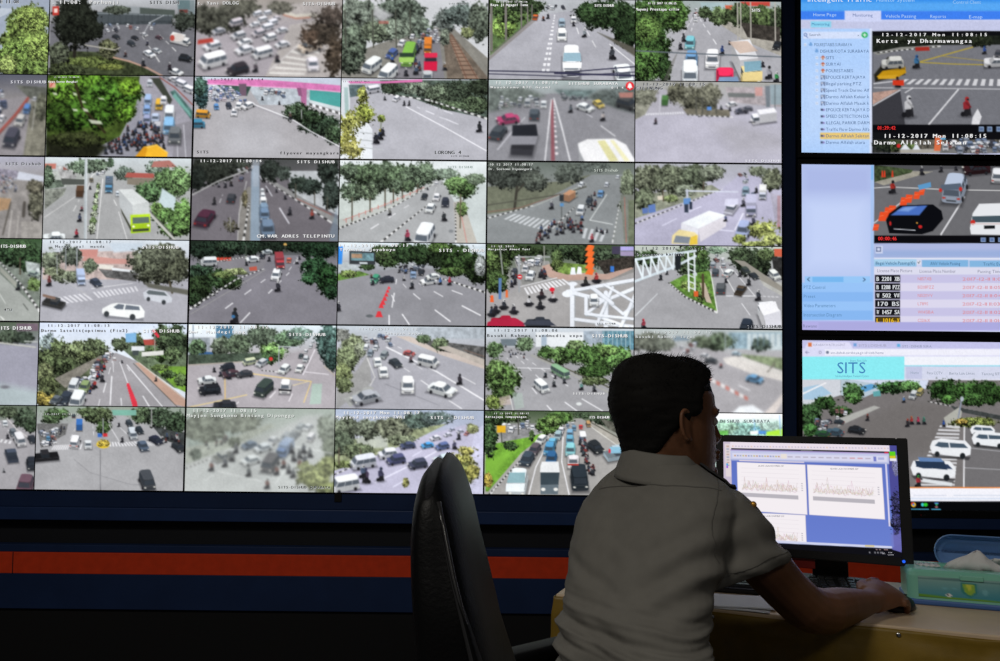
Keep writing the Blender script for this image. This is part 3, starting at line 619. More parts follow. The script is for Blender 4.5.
p.C(255, 425, 30, 92, 0xd8dce0).C(190, 420, 30, 92, 0xb0b4b8, 'suv').C(218, 470, 46, -88, 0x505860, 'suv').C(113, 490, 54, 165, 0xb04870).C(72, 545, 60, -70, 0x484e54).C(175, 590, 104, -84, 0x4c4c54, 'pickup', .45).Q(0x24262c, 130, 502, 225, 498, 232, 545, 128, 545).Q(0x8c8c94, 125, 545, 232, 545, 222, 580, 112, 580)
p.C(420, 440, 42, 35, 0xe4e8ea).C(475, 424, 34, 60, 0xd8c068).C(590, 430, 56, 30, 0x484a4c, 'suv').Q(0xa87870, 555, 372, 614, 370, 612, 392, 560, 392).M(363, 452, 34, 0x586068, 0x404448).M(492, 485, 40, 0xc0b8b8, 0x808488)
p.Q(0xe8e8ea, 392, 575, 430, 558, 540, 556, 585, 580, 625, 650, 400, 650).Q(0xd8d4a0, 470, 565, 500, 562, 555, 645, 520, 648).Q(0xe4e0b8, 520, 562, 535, 562, 600, 645, 580, 648).Q(0x9a9ca0, 392, 580, 400, 610, 420, 650, 398, 650)
p.B(2.6); p.E(0xd82028, 600, 345, 17, 17).E(0xf04048, 598, 340, 11, 9, soft=6).Q(0xffffff, 590, 352, 595, 338, 600, 333, 605, 338, 610, 352).E(0xffffff, 600, 354, 3, 2.5)
p.S(60, 312, 331, 11, '11 12 2017 11:08:16').S(352, 552, 335, 11, 'SITSHUB SURABAYA').S(40, 285, 350, 9, 'Wonokromo RTC Graml').S(524, 575, 352, 9, '0 1 4')
p = tile(1, 4, A5); p.G(0xa0a09c, 0xb0aebe, 335, 470)
p.Q(0xb2b0be, 20, 460, 610, 455, 610, 660, 20, 660, amp=.02).Q(0xa8a6b0, 100, 360, 160, 360, 220, 460, 60, 465).Q(0x8c8c80, 20, 360, 115, 360, 60, 460, 20, 480, amp=.3).T(0x8a8c78, 60, 390, 50, 36, .4)
p.T(0x7c7c68, 230, 390, 70, 50, .5, 10).T(0x6c6c58, 290, 410, 70, 58, .5, 10).T(0x74745e, 180, 370, 40, 40, .5).T(0x787864, 320, 380, 50, 46, .5).Q(0x706c60, 210, 435, 400, 440, 400, 468, 230, 462, amp=.2)
for x in (265, 290, 345): p.L(0x50504a, 6, x, 390, x, 455)
p.Q(0xa8a0a4, 380, 350, 610, 350, 610, 430, 400, 410, amp=.15).Q(0xc09490, 500, 350, 530, 350, 530, 385, 500, 385).Q(0x707880, 540, 345, 560, 345, 560, 430, 545, 430).Q(0x90a0a8, 560, 340, 606, 340, 606, 420, 562, 420).L(0x60686c, 4, 580, 340, 580, 440).Q(0x6c7070, 390, 372, 500, 375, 500, 392, 395, 390)
p.Zb(0xe8e8f0, 16, 65, 455, 215, 448, 220, 456, 60, 463, duty=.6).K(3, 5, 230, 460, 410, 470, 9, 1.1)
p.L(0xe4e4ec, 2, 122, 380, 118, 450).C(140, 415, 28, -86, 0x5c8050, 'truck', .4, 0x507c48).M(102, 498, 26, 0x483840, 0x303030)
p.C(535, 490, 44, 165, 0xe8e8f0, 'truck', .5, 0xf0f0f6).C(446, 452, 32, 170, 0x606070, 'car').C(470, 442, 26, 170, 0x70707c).C(406, 424, 26, 150, 0xe0e0e4).M(400, 445, 20).M(365, 440, 22, 0x606468).Q(0x5888d0, 308, 428, 326, 428, 326, 442, 308, 442)
p.Q(0xa4a2a8, 330, 500, 420, 490, 610, 540, 610, 600, 420, 620, soft=60, a=.5)
p.B(2.4).S(48, 300, 338, 12, '11-12-2017 11:08:15', 0x2a2a38).S(20, 130, 354, 12, 'CILIWUNG', 0x2a2a38).S(458, 603, 645, 10, 'SITS DISHUB', 0xf0f0f8)
# --- row 2
p = tile(2, -1, B1); p.G(0xa6a6b4, 0x8c8884, 12, 120)
p.Q(0x8c8886, -20, 100, 160, 95, 160, 320, -20, 320, amp=.15, sc=18).Q(0xc4c8d4, 70, 62, 165, 80, 165, 102, 60, 92).Q(0x8c8896, -10, 50, 70, 60, 60, 95, -10, 100, amp=.3, sc=8)
p.crowd(34, 9, (0xc8c8d0, 0x606068, 0x9898a4, 0xb09088), -5, 70, 60, 95, 70, 150, -5, 140, bikes=False).Q(0xa08468, -10, 160, 42, 165, 30, 205, -10, 212, amp=.1).T(0x6c6c58, 135, 180, 30, 70, .6).T(0x74705c, 130, 120, 34, 26, .6)
p.L(0xb8b4b0, 4, 45, 210, 30, 320).L(0xa8a4a0, 5, 70, 230, 60, 320).L(0x504c48, 12, 92, 180, 88, 230).L(0x58544f, 6, 40, 180, 10, 300).Q(0x9c9894, 80, 250, 160, 255, 160, 320, 80, 320, amp=.15)
p.B(2.6).S(18, 156, 33, 11, 'SITS Dishub', 0x202028)
p = tile(2, 0, B1); p.G(0xc8d0d4, 0xa2a4a4, 15, 90)
p.Q(0xa2a3a4, 165, 215, 300, 110, 440, 80, 560, 200, 640, 320, 165, 320, amp=.03)
p.Q(0xb0b4b0, 165, 60, 330, 60, 330, 110, 165, 130, amp=.2).Q(0xb87468, 168, 32, 212, 32, 210, 52, 168, 52).Q(0xa8a8a8, 212, 40, 290, 42, 286, 100, 230, 92, amp=.3).Q(0x8c5850, 238, 44, 258, 56, 238, 56).Q(0x647064, 168, 90, 250, 96, 240, 120, 168, 130, amp=.4).Q(0x505450, 230, 88, 320, 92, 318, 112, 235, 112)
p.Q(0x80847c, 168, 130, 250, 125, 240, 150, 168, 205, amp=.4)
p.T(0x6c8468, 310, 45, 60, 30, .6).T(0x70886c, 370, 38, 44, 26, .6).T(0x60785c, 180, 80, 24, 44, .6).T(0x6c8070, 470, 70, 40, 30, .5).T(0x7c9480, 590, 50, 40, 30, .5).T(0x587458, 418, 30, 14, 20, .4)
p.Q(0xa85850, 480, 66, 580, 70, 584, 88, 470, 84).Q(0xa87068, 580, 24, 640, 20, 668, 46, 570, 46).Q(0x80786c, 480, 86, 584, 88, 560, 120, 480, 110)
p.T(0x5c8048, 640, 110, 70, 62, .7, 9).T(0x6c9454, 680, 100, 44, 60, .7, 9).T(0x58804c, 560, 140, 54, 44, .7, 9).Q(0xc0d0d4, 612, 125, 662, 160, 668, 240, 640, 225, 600, 180, soft=6).T(0x5c8840, 620, 230, 50, 34, .7, 8).T(0x6a9a48, 690, 230, 40, 70, .7, 8).T(0x58803c, 660, 280, 60, 34, .8, 8).T(0x74a04c, 590, 200, 26, 26, .6)
p.L(0xb4b4b0, 10, 560, 215, 640, 300, 660, 320).L(0x5c5c58, 3, 566, 212, 652, 300)
p.L(0xdcdcdc, 3, 330, 130, 345, 80, 368, 60).L(0xe0e0e0, 3, 365, 320, 378, 190, 388, 90)
for i in range(9):
    t = (i / 9) ** 1.3; p.T(0x7c9c5c if i % 2 else 0xa8b498, 372 - 30 * t, 110 + 195 * t, 7 + 10 * t, 9 + 13 * t, .7, 6, .6)
p.L(0xe0e0e0, 3, 430, 170, 440, 190).L(0xd8d8d8, 3, 448, 215, 480, 320).D(0xd4d4d4, 298, 170, 262, 240, 3, 4, 2).L(0xc8c8c8, 3, 325, 130, 168, 235)
p.L(0xb0b8bc, 11, 325, 10, 322, 320).L(0xd0d4d8, 3, 327, 10, 325, 320)
p.C(411, 128, 32, 92, 0x5890b8, 'truck', .5, 0x586878).C(302, 150, 30, -85, 0x584838, 'truck', .4, 0x604838).M(288, 312, 34, 0xb03848, 0xa03038).M(300, 252, 34, 0x485068, 0x303440).M(308, 212, 24, 0x905058).C(345, 98, 16, 90, 0x706858).M(340, 130, 18).crowd(5, 12, VEH, 360, 70, 410, 62, 415, 90, 370, 95, bikes=False).C(445, 150, 20, 90, 0xd8e0e8)
p.Q(0xcfd3d3, 447, 130, 500, 128, 562, 178, 500, 190).Q(0xb2b6b8, 447, 130, 500, 190, 496, 272, 452, 195).Q(0xc0c4c4, 500, 190, 562, 178, 564, 228, 500, 230)
for i in range(1, 7): p.L(0xe0e4e4, 1.5, 447 + 53 * i / 7, 130, 500 + 62 * i / 7, 190 - 12 * i / 7, a=.6)
p.Q(0xb4d82c, 492, 226, 566, 222, 568, 288, 494, 296).Q(0x5c6c64, 500, 236, 562, 233, 564, 256, 500, 260).Q(0x9cc024, 494, 262, 568, 258, 568, 290, 494, 296).Q(0x3c4430, 500, 280, 562, 276, 562, 286, 500, 290).E(0xf0f0d8, 504, 270, 5, 4).E(0xf0f0d8, 560, 266, 5, 4).Q(0x44463c, 455, 200, 495, 272, 495, 290, 460, 220)
p.C(205, 322, 50, 178, 0xe8eef0, 'car')
p.B(1.6)
p = tile(2, 1, B2); p.G(0x4a4c4c, 0x6c686e, 18, 110)
p.Q(0x6e6a70, 30, 130, 240, 45, 320, 45, 590, 260, 590, 325, 30, 325, amp=.03).Q(0xb4b8bc, 390, 60, 590, 60, 590, 230, 420, 150, amp=.08, sc=20).Q(0x8c8c8c, 300, 85, 330, 90, 590, 245, 590, 268, amp=.1)
p.T(0x30362e, 110, 60, 90, 54, .5, 10).T(0x3a4038, 200, 45, 60, 30, .5).T(0x28302a, 55, 90, 36, 50, .4).T(0x2c342e, 330, 60, 44, 46, .6, 9).T(0x46524a, 380, 70, 30, 30, .5).T(0x36443a, 440, 110, 46, 34, .6, 9).T(0x34423a, 490, 120, 40, 34, .6).T(0x303c34, 550, 60, 40, 60, .6).T(0x3a4840, 560, 150, 34, 60, .6)
for x, y in ((425, 160), (497, 190), (545, 210)): p.L(0x504c44, 4, x, y - 50, x, y)
p.K(3, 7, 310, 95, 560, 255, 12, 1.3).L(0x8c5850, 3, 430, 165, 560, 225)
p.L(0xa8a8a8, 5, 36, 150, 130, 100, 240, 58).Q(0x83807c, 215, 160, 245, 120, 258, 120, 256, 325, 205, 325, amp=.1).L(0xc0c0c0, 3, 240, 100, 212, 220, 206, 325).K(5, 9, 250, 180, 228, 325, 8).T(0x7c7454, 234, 165, 12, 34, .5).T(0x605c48, 180, 268, 26, 22, .6, 6, .9).L(0xa0a098, 3, 178, 235, 180, 290)
p.D(0xb8b8bc, 150, 150, 130, 200, 3, 4, 2).D(0xd0d0d8, 290, 80, 440, 322, 3, 6, 3, .5).Q(0x8c9cac, 258, 40, 288, 40, 292, 325, 254, 325, soft=5).Q(0xa4acb8, 262, 18, 290, 18, 284, 120, 264, 120, a=.6)
p.C(82, 252, 66, -70, 0x4c2c3c, 'car').C(182, 172, 36, -82, 0x44464c, 'suv').C(220, 94, 18, -80, 0x585c70).M(118, 188, 30, 0x303034, 0x202020).M(160, 124, 24).M(182, 118, 26, 0x302c2c).M(135, 122, 20, 0x808088)
for y, w_, c in ((140, 16, 0xe0e4e8), (160, 20, 0xe8ecf0), (184, 30, 0xf0f2f4), (214, 38, 0x8098b0), (236, 42, 0x7088a4)): p.C(300 + (y - 140) * .08, y, w_, 88, c, 'suv')
p.C(320, 296, 60, 86, 0x70849c, 'suv').M(403, 228, 34, 0x3a3a42, 0x505058).M(386, 168, 22).M(353, 142, 18).M(487, 242, 36, 0xa04840, 0xb85848).M(317, 140, 16)
p.crowd(6, 10, VEH, 205, 60, 260, 40, 265, 60, 225, 72, bikes=False).Q(0x7c94a8, 552, 300, 580, 200, 590, 325, 555, 325, a=.5, soft=8)
p.B(2.0).gain(.98).S(62, 298, 22, 11, '11-12-2017 11:08:14').S(428, 575, 26, 11, 'SITS DISHUB').S(278, 572, 306, 12, 'CM.WAR ADRES TELEPINTU')
p = tile(2, 2, B3); p.G(0xdce2e4, 0xc8d0d0, 25, 140)
p.Q(0xa4a6a8, 20, 270, 380, 95, 412, 95, 460, 180, 470, 335, 20, 335, amp=.02).Q(0xc4ccc8, 20, 130, 200, 120, 330, 110, 300, 150, 20, 260, amp=.03).Q(0xb8bcb8, 20, 245, 200, 195, 340, 125, 380, 100, 380, 112, 200, 212, 20, 280)
p.Q(0xc0c8c8, 470, 110, 590, 110, 590, 335, 520, 335, 480, 220).Q(0xb4b0a8, 455, 180, 490, 170, 545, 335, 465, 335)
for x, y, rx, ry in ((70, 140, 46, 40), (130, 130, 50, 46), (190, 80, 80, 56), (250, 90, 60, 56), (310, 80, 60, 50), (350, 70, 44, 44), (120, 70, 90, 40), (60, 60, 40, 30), (240, 120, 30, 30), (285, 118, 28, 26), (405, 75, 40, 22)): p.T((0x62785c, 0x58704e, 0x6a8060)[(x + y) % 3], x, y, rx, ry, .65, 8)
for x, y0, y1 in ((72, 160, 250), (140, 160, 215), (197, 130, 200), (228, 130, 180), (262, 130, 165), (320, 110, 140)): p.L(0x504c40, 5, x, y0, x, y1)
for i in range(12):
    t = i / 12; p.L(0xb86860, 2.5, 50 + 290 * t, 240 - 118 * t, 50 + 290 * t, 255 - 124 * t)
p.L(0xc07870, 2, 40, 246, 200, 186, 345, 122).K(8, 3, 20, 278, 210, 205, 12, 1).K(4, 2, 210, 205, 380, 110, 10, 1)
p.K(3, 8, 375, 175, 180, 330, 14, 1.3).K(3, 6, 462, 185, 464, 330, 12, 1.2).L(0xc09088, 4, 485, 230, 505, 330)
p.T(0x5c8444, 485, 120, 60, 44, .8, 9).T(0x6c9450, 460, 105, 44, 30, .7).T(0x74984c, 487, 205, 24, 28, .6).T(0x809878, 540, 90, 40, 24, .4).L(0x605848, 5, 482, 150, 480, 275).T(0x88a088, 430, 70, 50, 20, .4)
p.D(0xdcdce0, 285, 190, 100, 306, 2, 5, 3, .4, 1.2).L(0xd0d0d0, 2, 395, 110, 375, 170)
p.C(345, 162, 24, 100, 0x3c4044).C(368, 208, 36, 104, 0xe8ecee).C(392, 165, 28, 100, 0xe8e8ec).C(424, 188, 32, 92, 0x383c48, 'suv').C(390, 112, 14, 95, 0xd8d8dc).C(345, 328, 70, 105, 0xe8ecf2, 'van').M(420, 250, 40, 0x34383c).M(282, 326, 46, 0xa84058, 0xc05068).M(214, 228, 28, 0x70706c).M(357, 132, 14).E(0x808488, 446, 288, 9, 6)
p.B(1.6).S(30, 140, 28, 7, '11 12 2017 1', 0x98a4a4, out=False).S(432, 528, 46, 9, 'SITS DISHUB', 0x90a09c, out=False)
p = tile(2, 3, B4); p.G(0x646c66, 0x868a8a, 32, 130)
p.Q(0x84888a, 25, 250, 420, 75, 545, 75, 500, 335, 25, 335, amp=.03).Q(0x6c7060, 25, 120, 300, 100, 420, 75, 300, 140, 160, 205, 25, 225, amp=.12).T(0x4a524a, 120, 80, 110, 52, .5, 10).T(0x545c52, 200, 100, 60, 40, .5).T(0x5c665c, 330, 70, 60, 40, .4).T(0x68746c, 430, 45, 60, 22, .4).T(0x505850, 60, 60, 40, 40, .4)
p.L(0x3c3a34, 10, 140, 120, 130, 205).L(0x3c3a34, 6, 140, 140, 165, 110).L(0x52534a, 5, 25, 190, 300, 150, 400, 120).L(0x7c5c54, 3, 25, 216, 150, 200, 330, 140).K(5, 3, 25, 240, 200, 192, 9, 1).L(0xa0a4a0, 4, 200, 195, 400, 110)
p.T(0x7c8a6c, 555, 110, 30, 60, .5).T(0x707c68, 550, 190, 30, 40, .5).Q(0x787c74, 530, 150, 590, 150, 590, 340, 545, 340, amp=.1).Q(0x6c7460, 560, 170, 590, 170, 590, 340, 560, 340, amp=.2)
p.Zb(0xc8ccd0, 9, 130, 222, 290, 252, 250, 288, 90, 242, duty=.5).Zb(0xc8ccd0, 4, 395, 276, 490, 288, 470, 330, 385, 314, duty=.5)
p.L(0xd0d4d4, 3, 478, 150, 415, 246, 500, 262).K(3, 6, 360, 195, 275, 275, 7).K(3, 5, 528, 180, 500, 330, 10, 1.2, c1=0x707470).L(0xb86058, 2, 545, 160, 552, 330)
p.crowd(34, 26, (0x4c5058, 0x703838, 0x48587c, 0x5c5c5c, 0x9c9c98), 200, 300, 330, 245, 400, 262, 385, 300, 300, 300, 215, 340).crowd(14, 20, (0x505458, 0x603c3c), 390, 180, 440, 150, 440, 190, 410, 230)
p.C(380, 218, 34, 100, 0xd8dce0, 'suv').C(455, 152, 26, 98, 0x6c98c8).C(342, 168, 30, -60, 0xb8bcb0, 'truck', .4, 0xc09070).C(382, 116, 20, 110, 0xe0e4e8).C(478, 116, 18, 100, 0xd0d4dc).C(520, 86, 14, 100, 0xd8dce0).C(412, 180, 26, 100, 0x404850).M(270, 205, 34, 0x50505c).L(0x585c5c, 4, 308, 165, 308, 235).Q(0x5888b8, 302, 182, 316, 182, 316, 194, 302, 194).Q(0x303438, 300, 150, 316, 150, 316, 175, 300, 175).M(422, 330, 34, 0xb05058, 0xd06870).M(385, 248, 26, 0x5878b0).crowd(6, 16, RID, 440, 290, 480, 290, 478, 300, 440, 300)
p.B(1.8).S(34, 200, 36, 9, '10 12 2017 11:08:17', 0xd8dcd8).S(32, 196, 53, 9, 'Dr. Soetomo Diponegoro', 0xd0d4d0).S(430, 520, 58, 11, 'SITS Dishub', 0xc0c8c0)
p = tile(2, 4, B5); p.G(0xa8aab2, 0xb0aec2, 38, 130)
p.Q(0xb0aec4, 15, 270, 330, 130, 400, 75, 470, 75, 560, 260, 560, 335, 15, 335, amp=.02).Q(0x8c9080, 15, 150, 300, 110, 330, 130, 15, 235, amp=.25)
p.T(0x747c62, 70, 90, 70, 60, .6, 9).T(0x6a745a, 150, 90, 70, 56, .6, 9).T(0x5c6850, 240, 80, 60, 50, .6, 9).T(0x7c8670, 300, 64, 50, 30, .5).T(0x687458, 50, 160, 44, 40, .6).T(0x849078, 200, 130, 40, 24, .5).T(0x8ca060, 150, 160, 30, 14, .5).L(0x584c40, 4, 270, 100, 268, 135).L(0x584c40, 4, 120, 130, 122, 170)
p.Q(0x5c78b4, 66, 185, 92, 180, 94, 210, 68, 214).Q(0x5870a8, 44, 196, 66, 194, 66, 214, 46, 216).Q(0xd0c8b8, 100, 152, 120, 150, 120, 165, 102, 166)
p.K(5, 3, 18, 252, 200, 180, 11, 1).K(4, 2, 200, 180, 340, 125, 9, 1).D(0xdcdcf0, 170, 234, 118, 260, 3, 3, 1, 1).L(0xd8d8ec, 3, 260, 190, 200, 215)
p.T(0x70785c, 520, 90, 40, 44, .6).T(0x808c70, 470, 60, 40, 20, .4).Q(0xb06868, 540, 150, 552, 150, 552, 270, 540, 270, a=.7).Q(0x9894a0, 515, 140, 560, 150, 560, 270, 530, 240, a=.5, amp=.2)
p.L(0xc8ccdc, 5, 205, 132, 395, 136).L(0xb8bccc, 8, 209, 130, 212, 210).Q(0x303848, 198, 175, 214, 172, 214, 212, 200, 212).Q(0x6088c0, 196, 160, 222, 158, 222, 180, 196, 182).Q(0x283040, 218, 172, 228, 172, 228, 200, 218, 200)
p.L(0xe8e8f4, 4, 415, 215, 385, 275).L(0xdcdcf0, 4, 325, 275, 380, 280)
p.C(424, 142, 30, 92, 0x8098a8, 'suv').C(487, 152, 30, 92, 0xc0c4d4, 'truck', .45).C(452, 152, 20, 95, 0x505868).M(463, 140, 26).M(415, 190, 34, 0x585868).C(372, 205, 40, 110, 0xdcdcec, 'pickup').Q(0xc8c8dc, 350, 162, 396, 160, 398, 182, 346, 186).C(444, 208, 44, 90, 0xa8a8c4, 'truck', .45, 0xb8b8d0).C(415, 290, 56, 100, 0xa0acd0, 'suv').M(452, 258, 36, 0x4c4c60).crowd(8, 10, VEH, 400, 75, 450, 70, 450, 100, 410, 110, bikes=False)
p.Q(0xe8ecf0, 188, 250, 290, 205, 354, 222, 250, 272).Q(0xd4d0d8, 250, 272, 354, 222, 352, 262, 258, 320).Q(0xdcdce4, 188, 250, 250, 272, 250, 300, 186, 285).Q(0xe8d8a0, 155, 296, 180, 274, 236, 284, 250, 296, 246, 328, 152, 326).Q(0x7c8490, 168, 296, 222, 302, 216, 326, 158, 322).Q(0xe0c048, 222, 302, 246, 294, 248, 328, 218, 332).M(350, 244, 26, 0x586088)
p.T(0xb0bc58, 490, 275, 56, 32, .7, 8, .6).T(0xa4b44c, 400, 308, 24, 18, .6, 8).T(0xb8c464, 520, 310, 50, 26, .7, 8, .6).T(0xa8b858, 460, 328, 60, 12, .6)
p.B(1.8)

# --- row 3
p = tile(3, -1, B1); p.G(0x3c5438, 0x98a09a, 322, 470)
p.Q(0x9ca09c, -30, 395, 20, 420, 160, 610, 160, 640, -30, 640, amp=.03).Q(0x788078, -30, 370, 60, 410, 160, 520, 160, 600, -30, 420, amp=.2).T(0x3c5c38, 40, 370, 70, 50, .8, 9).T(0x34502f, 110, 390, 60, 60, .8, 9).T(0x486c40, 80, 350, 60, 30, .7).T(0x6c8a48, 130, 490, 30, 30, .6).L(0x50483c, 5, 75, 390, 76, 450).Q(0xb8c0c0, 95, 400, 150, 410, 150, 460, 100, 440, soft=6, amp=.3).C(128, 455, 28, 30, 0x98a8a0)
p.K(4, 8, -5, 400, 80, 490, 8, 1).K(8, 10, 80, 490, 150, 590, 6, 1).Q(0x9a9c94, 0, 420, 70, 490, 60, 500, 0, 440).M(68, 510, 34, 0x404848, 0x303838).L(0x5c605c, 4, 88, 562, 105, 585).L(0xe0e0dc, 4, 2, 610, 14, 622).L(0xd0d4d0, 3, -5, 520, 20, 560)
p.B(1.8).S(0, 98, 344, 12, 'ITS-DISHUB').S(14, 46, 584, 10, '4"U', 0x181818)
p = tile(3, 0, B1); p.G(0xd0d8e0, 0xa6a6ae, 325, 440)
p.Q(0xa8a8b0, 155, 450, 360, 470, 715, 520, 715, 640, 155, 640, amp=.02)
p.Q(0xb8a8a4, 160, 370, 520, 360, 520, 470, 160, 470, amp=.2).Q(0xc09088, 320, 378, 440, 392, 490, 392, 490, 412, 360, 410, 310, 398).Q(0xc08880, 300, 356, 370, 356, 366, 384, 300, 382).Q(0xd8d4cc, 370, 412, 430, 418, 420, 432, 372, 428).Q(0xdce0e4, 420, 425, 520, 436, 515, 450, 425, 442).Q(0x585858, 372, 430, 520, 445, 515, 478, 400, 462, amp=.4).Q(0xc8d4e0, 410, 332, 540, 332, 540, 360, 430, 368, soft=10)
p.T(0x707c64, 190, 400, 40, 46, .6).T(0x5c6858, 270, 380, 44, 40, .6).T(0x788468, 250, 460, 60, 26, .6).T(0x84906c, 200, 440, 40, 20, .6).T(0x6c7c60, 340, 420, 30, 30, .5)
p.L(0x888c90, 4, 248, 355, 248, 430).L(0xa0a4ac, 4, 290, 345, 290, 450).L(0x989ca0, 3, 215, 380, 215, 450)
p.T(0x5e644e, 600, 430, 100, 62, .6, 10).T(0x687058, 560, 400, 80, 50, .6, 10).T(0x585e48, 660, 420, 60, 70, .6, 10).T(0x707860, 610, 370, 70, 40, .5).L(0x4c4638, 8, 640, 480, 650, 520).Q(0x606058, 540, 480, 715, 510, 715, 530, 560, 500, soft=6)
p.Zb(0xe0e0e6, 7, 200, 540, 330, 520, 360, 546, 235, 562, duty=.5).Zb(0xdedee4, 11, 350, 518, 520, 494, 530, 512, 372, 540, duty=.5).L(0xd0d0d4, 3, 345, 504, 500, 484).L(0xb0b0b4, 4, 240, 470, 330, 530)
p.C(305, 478, 34, 85, 0xb8c8e8, 'truck', .45, 0xb0c0e0).C(362, 488, 34, 60, 0x404858, 'car').M(185, 495, 40, 0x703c3c, 0x8c4040).C(203, 570, 46, 25, 0x484848, 'pickup').L(0x80685c, 10, 165, 530, 205, 540)
p.Q(0x30343a, 388, 606, 540, 618, 540, 626, 400, 616, a=.4, soft=8).Q(0xf0f2f2, 386, 580, 420, 562, 440, 558, 530, 568, 546, 590, 544, 612, 520, 618, 400, 604, 385, 596).Q(0x68707c, 428, 574, 446, 562, 525, 572, 528, 586, 440, 582).Q(0xf0f2f2, 470, 562, 476, 562, 470, 586, 464, 586).E(0x383c40, 402, 600, 10, 11).E(0x383c40, 500, 612, 11, 12)
p.Q(0xc8ccd4, 540, 520, 560, 506, 625, 514, 650, 540, 648, 556, 620, 560, 545, 544).Q(0x60686c, 552, 518, 562, 510, 620, 518, 632, 532, 560, 526).E(0x383c40, 560, 544, 7, 8).E(0x383c40, 618, 556, 8, 9)
p.B(1.6).S(184, 422, 328, 10, '11-12-2017 11:08:17', 0x283038).S(208, 396, 345, 10, 'Margo: gal  manda', 0x283038).S(534, 676, 348, 11, 'SITS-DISHUB')
p = tile(3, 1, B2); p.G(0x1c261e, 0x7a7880, 330, 400)
p.Q(0x7c7a82, 20, 600, 200, 430, 330, 380, 460, 378, 590, 420, 590, 640, 20, 640, amp=.025).Q(0x807e84, 20, 420, 250, 380, 330, 375, 300, 430, 20, 470)
p.T(0x1c2c20, 110, 360, 110, 40, .8, 8).T(0x223426, 240, 350, 80, 30, .8, 8).T(0x1a261c, 330, 350, 60, 26, .7).T(0x1c2e1e, 430, 345, 50, 22, .7).T(0x283c2a, 170, 345, 50, 26, .9, 8)
p.E(0xe0b060, 386, 338, 6, 5, soft=3).L(0x404a40, 5, 238, 340, 238, 412).L(0x484c40, 3, 386, 340, 386, 370)
p.T(0x2c4430, 70, 450, 60, 50, .9, 8).T(0x26381e, 60, 500, 66, 50, .9, 8).T(0x34502c, 140, 470, 60, 40, .8, 8).T(0x283c1e, 180, 480, 50, 30, .8).T(0x9cac6c, 200, 440, 50, 14, .5, 7).T(0x6c8444, 150, 452, 40, 14, .6).T(0x2a4024, 40, 545, 34, 30, .8)
p.K(8, 5, 20, 585, 200, 470, 11, 1).K(5, 3, 200, 470, 305, 430, 7, 1).L(0x9c9c98, 3, 30, 600, 310, 434, a=.6)
for x in (130, 145, 160, 175): p.Q(0xc84838, x - 6, 388, x + 7, 386, x + 7, 398, x - 6, 400)
p.Q(0xb85848, 250, 424, 278, 420, 280, 436, 252, 438).K(3, 3, 125, 402, 240, 385, 10, 1)
p.D(0xd4d4d8, 310, 470, 110, 616, 3, 5, 3, .35, 1.2).D(0xd4d4d8, 400, 445, 300, 545, 3, 5, 3, .35, 1.1).L(0xd8d8dc, 5, 252, 596, 216, 634).D(0xc8c8cc, 440, 380, 390, 450, 2, 3, 4)
p.C(352, 462, 38, 100, 0xeceef2, 'suv').C(263, 400, 30, 170, 0xe8ecf0, 'car').C(365, 416, 36, 85, 0xb84048, 'truck', .4, 0x984048).C(98, 414, 36, 175, 0xd8dce0, 'van').C(300, 385, 22, 100, 0x30343c).C(318, 372, 24, 170, 0xb0b8bc).C(400, 402, 20, 95, 0xc86858).C(460, 378, 18, 95, 0xe0e4e8).C(462, 430, 26, 100, 0xc8ccd0).M(358, 516, 44, 0x34343c, 0xe0e0e0).M(325, 402, 24).M(430, 412, 26, 0xd0d0d4).M(240, 418, 22).M(195, 636, 62, 0x282c34, 0x303030).E(0x3c70a0, 190, 610, 7, 6).M(440, 395, 18)
p.T(0x1c3420, 510, 360, 80, 34, .9, 8).T(0x26482a, 500, 420, 60, 40, 1.0, 8).T(0x20401f, 545, 470, 50, 60, 1.0, 8).T(0x2c5430, 480, 465, 40, 26, .9, 8).T(0x1e3a22, 560, 520, 30, 30, .9)
p.B(1.4)
p = tile(3, 2, B3); p.G(0xd8e2ea, 0x909298, 337, 440)
p.Q(0x8c8c92, 15, 480, 230, 430, 330, 425, 420, 440, 585, 500, 585, 645, 15, 645, amp=.02)
p.Q(0xb4bcc0, 15, 405, 60, 405, 120, 430, 15, 445, amp=.1).Q(0x5c7c3c, 15, 450, 100, 438, 140, 452, 15, 476, amp=.4).T(0x748c44, 60, 448, 34, 16, .6)
p.T(0x405c30, 210, 385, 60, 44, .8, 8).T(0x34502c, 270, 370, 44, 44, .7, 8).T(0x4c6438, 180, 370, 40, 30, .7).T(0x2c4424, 330, 375, 44, 44, .7, 8).T(0x283c20, 420, 380, 80, 56, .8, 9).T(0x304a22, 480, 400, 80, 60, .9, 9).T(0x223418, 540, 430, 50, 60, .8, 9).T(0x4c6c30, 400, 350, 50, 22, .8).T(0x44602c, 450, 440, 60, 20, .8).T(0x3c5830, 130, 420, 30, 16, .6)
p.T(0xa0a8a8, 555, 420, 22, 44, .5).Q(0xc8d4dc, 535, 345, 580, 345, 580, 380, 545, 375, soft=8)
p.Q(0x34383c, 62, 362, 160, 366, 160, 414, 62, 412).Q(0x688890, 68, 368, 154, 371, 154, 400, 68, 398, amp=.3).Q(0x9c8068, 70, 372, 110, 373, 110, 390, 70, 389, amp=.3).Q(0xc0c8cc, 100, 404, 130, 405, 130, 412, 100, 411).Q(0x3888e0, 15, 345, 38, 345, 34, 412, 15, 412)
p.K(3, 9, 390, 460, 585, 522, 11, 1.2)
for x, y, s_ in ((211, 503, 6), (206, 516, 7), (201, 530, 8), (195, 545, 9), (188, 560, 10), (182, 572, 10), (174, 604, 14)): p.Q(0xd83840, x - s_, y + s_ * .6, x + s_, y + s_ * .6, x + s_ * .4, y - s_, x - s_ * .4, y - s_)
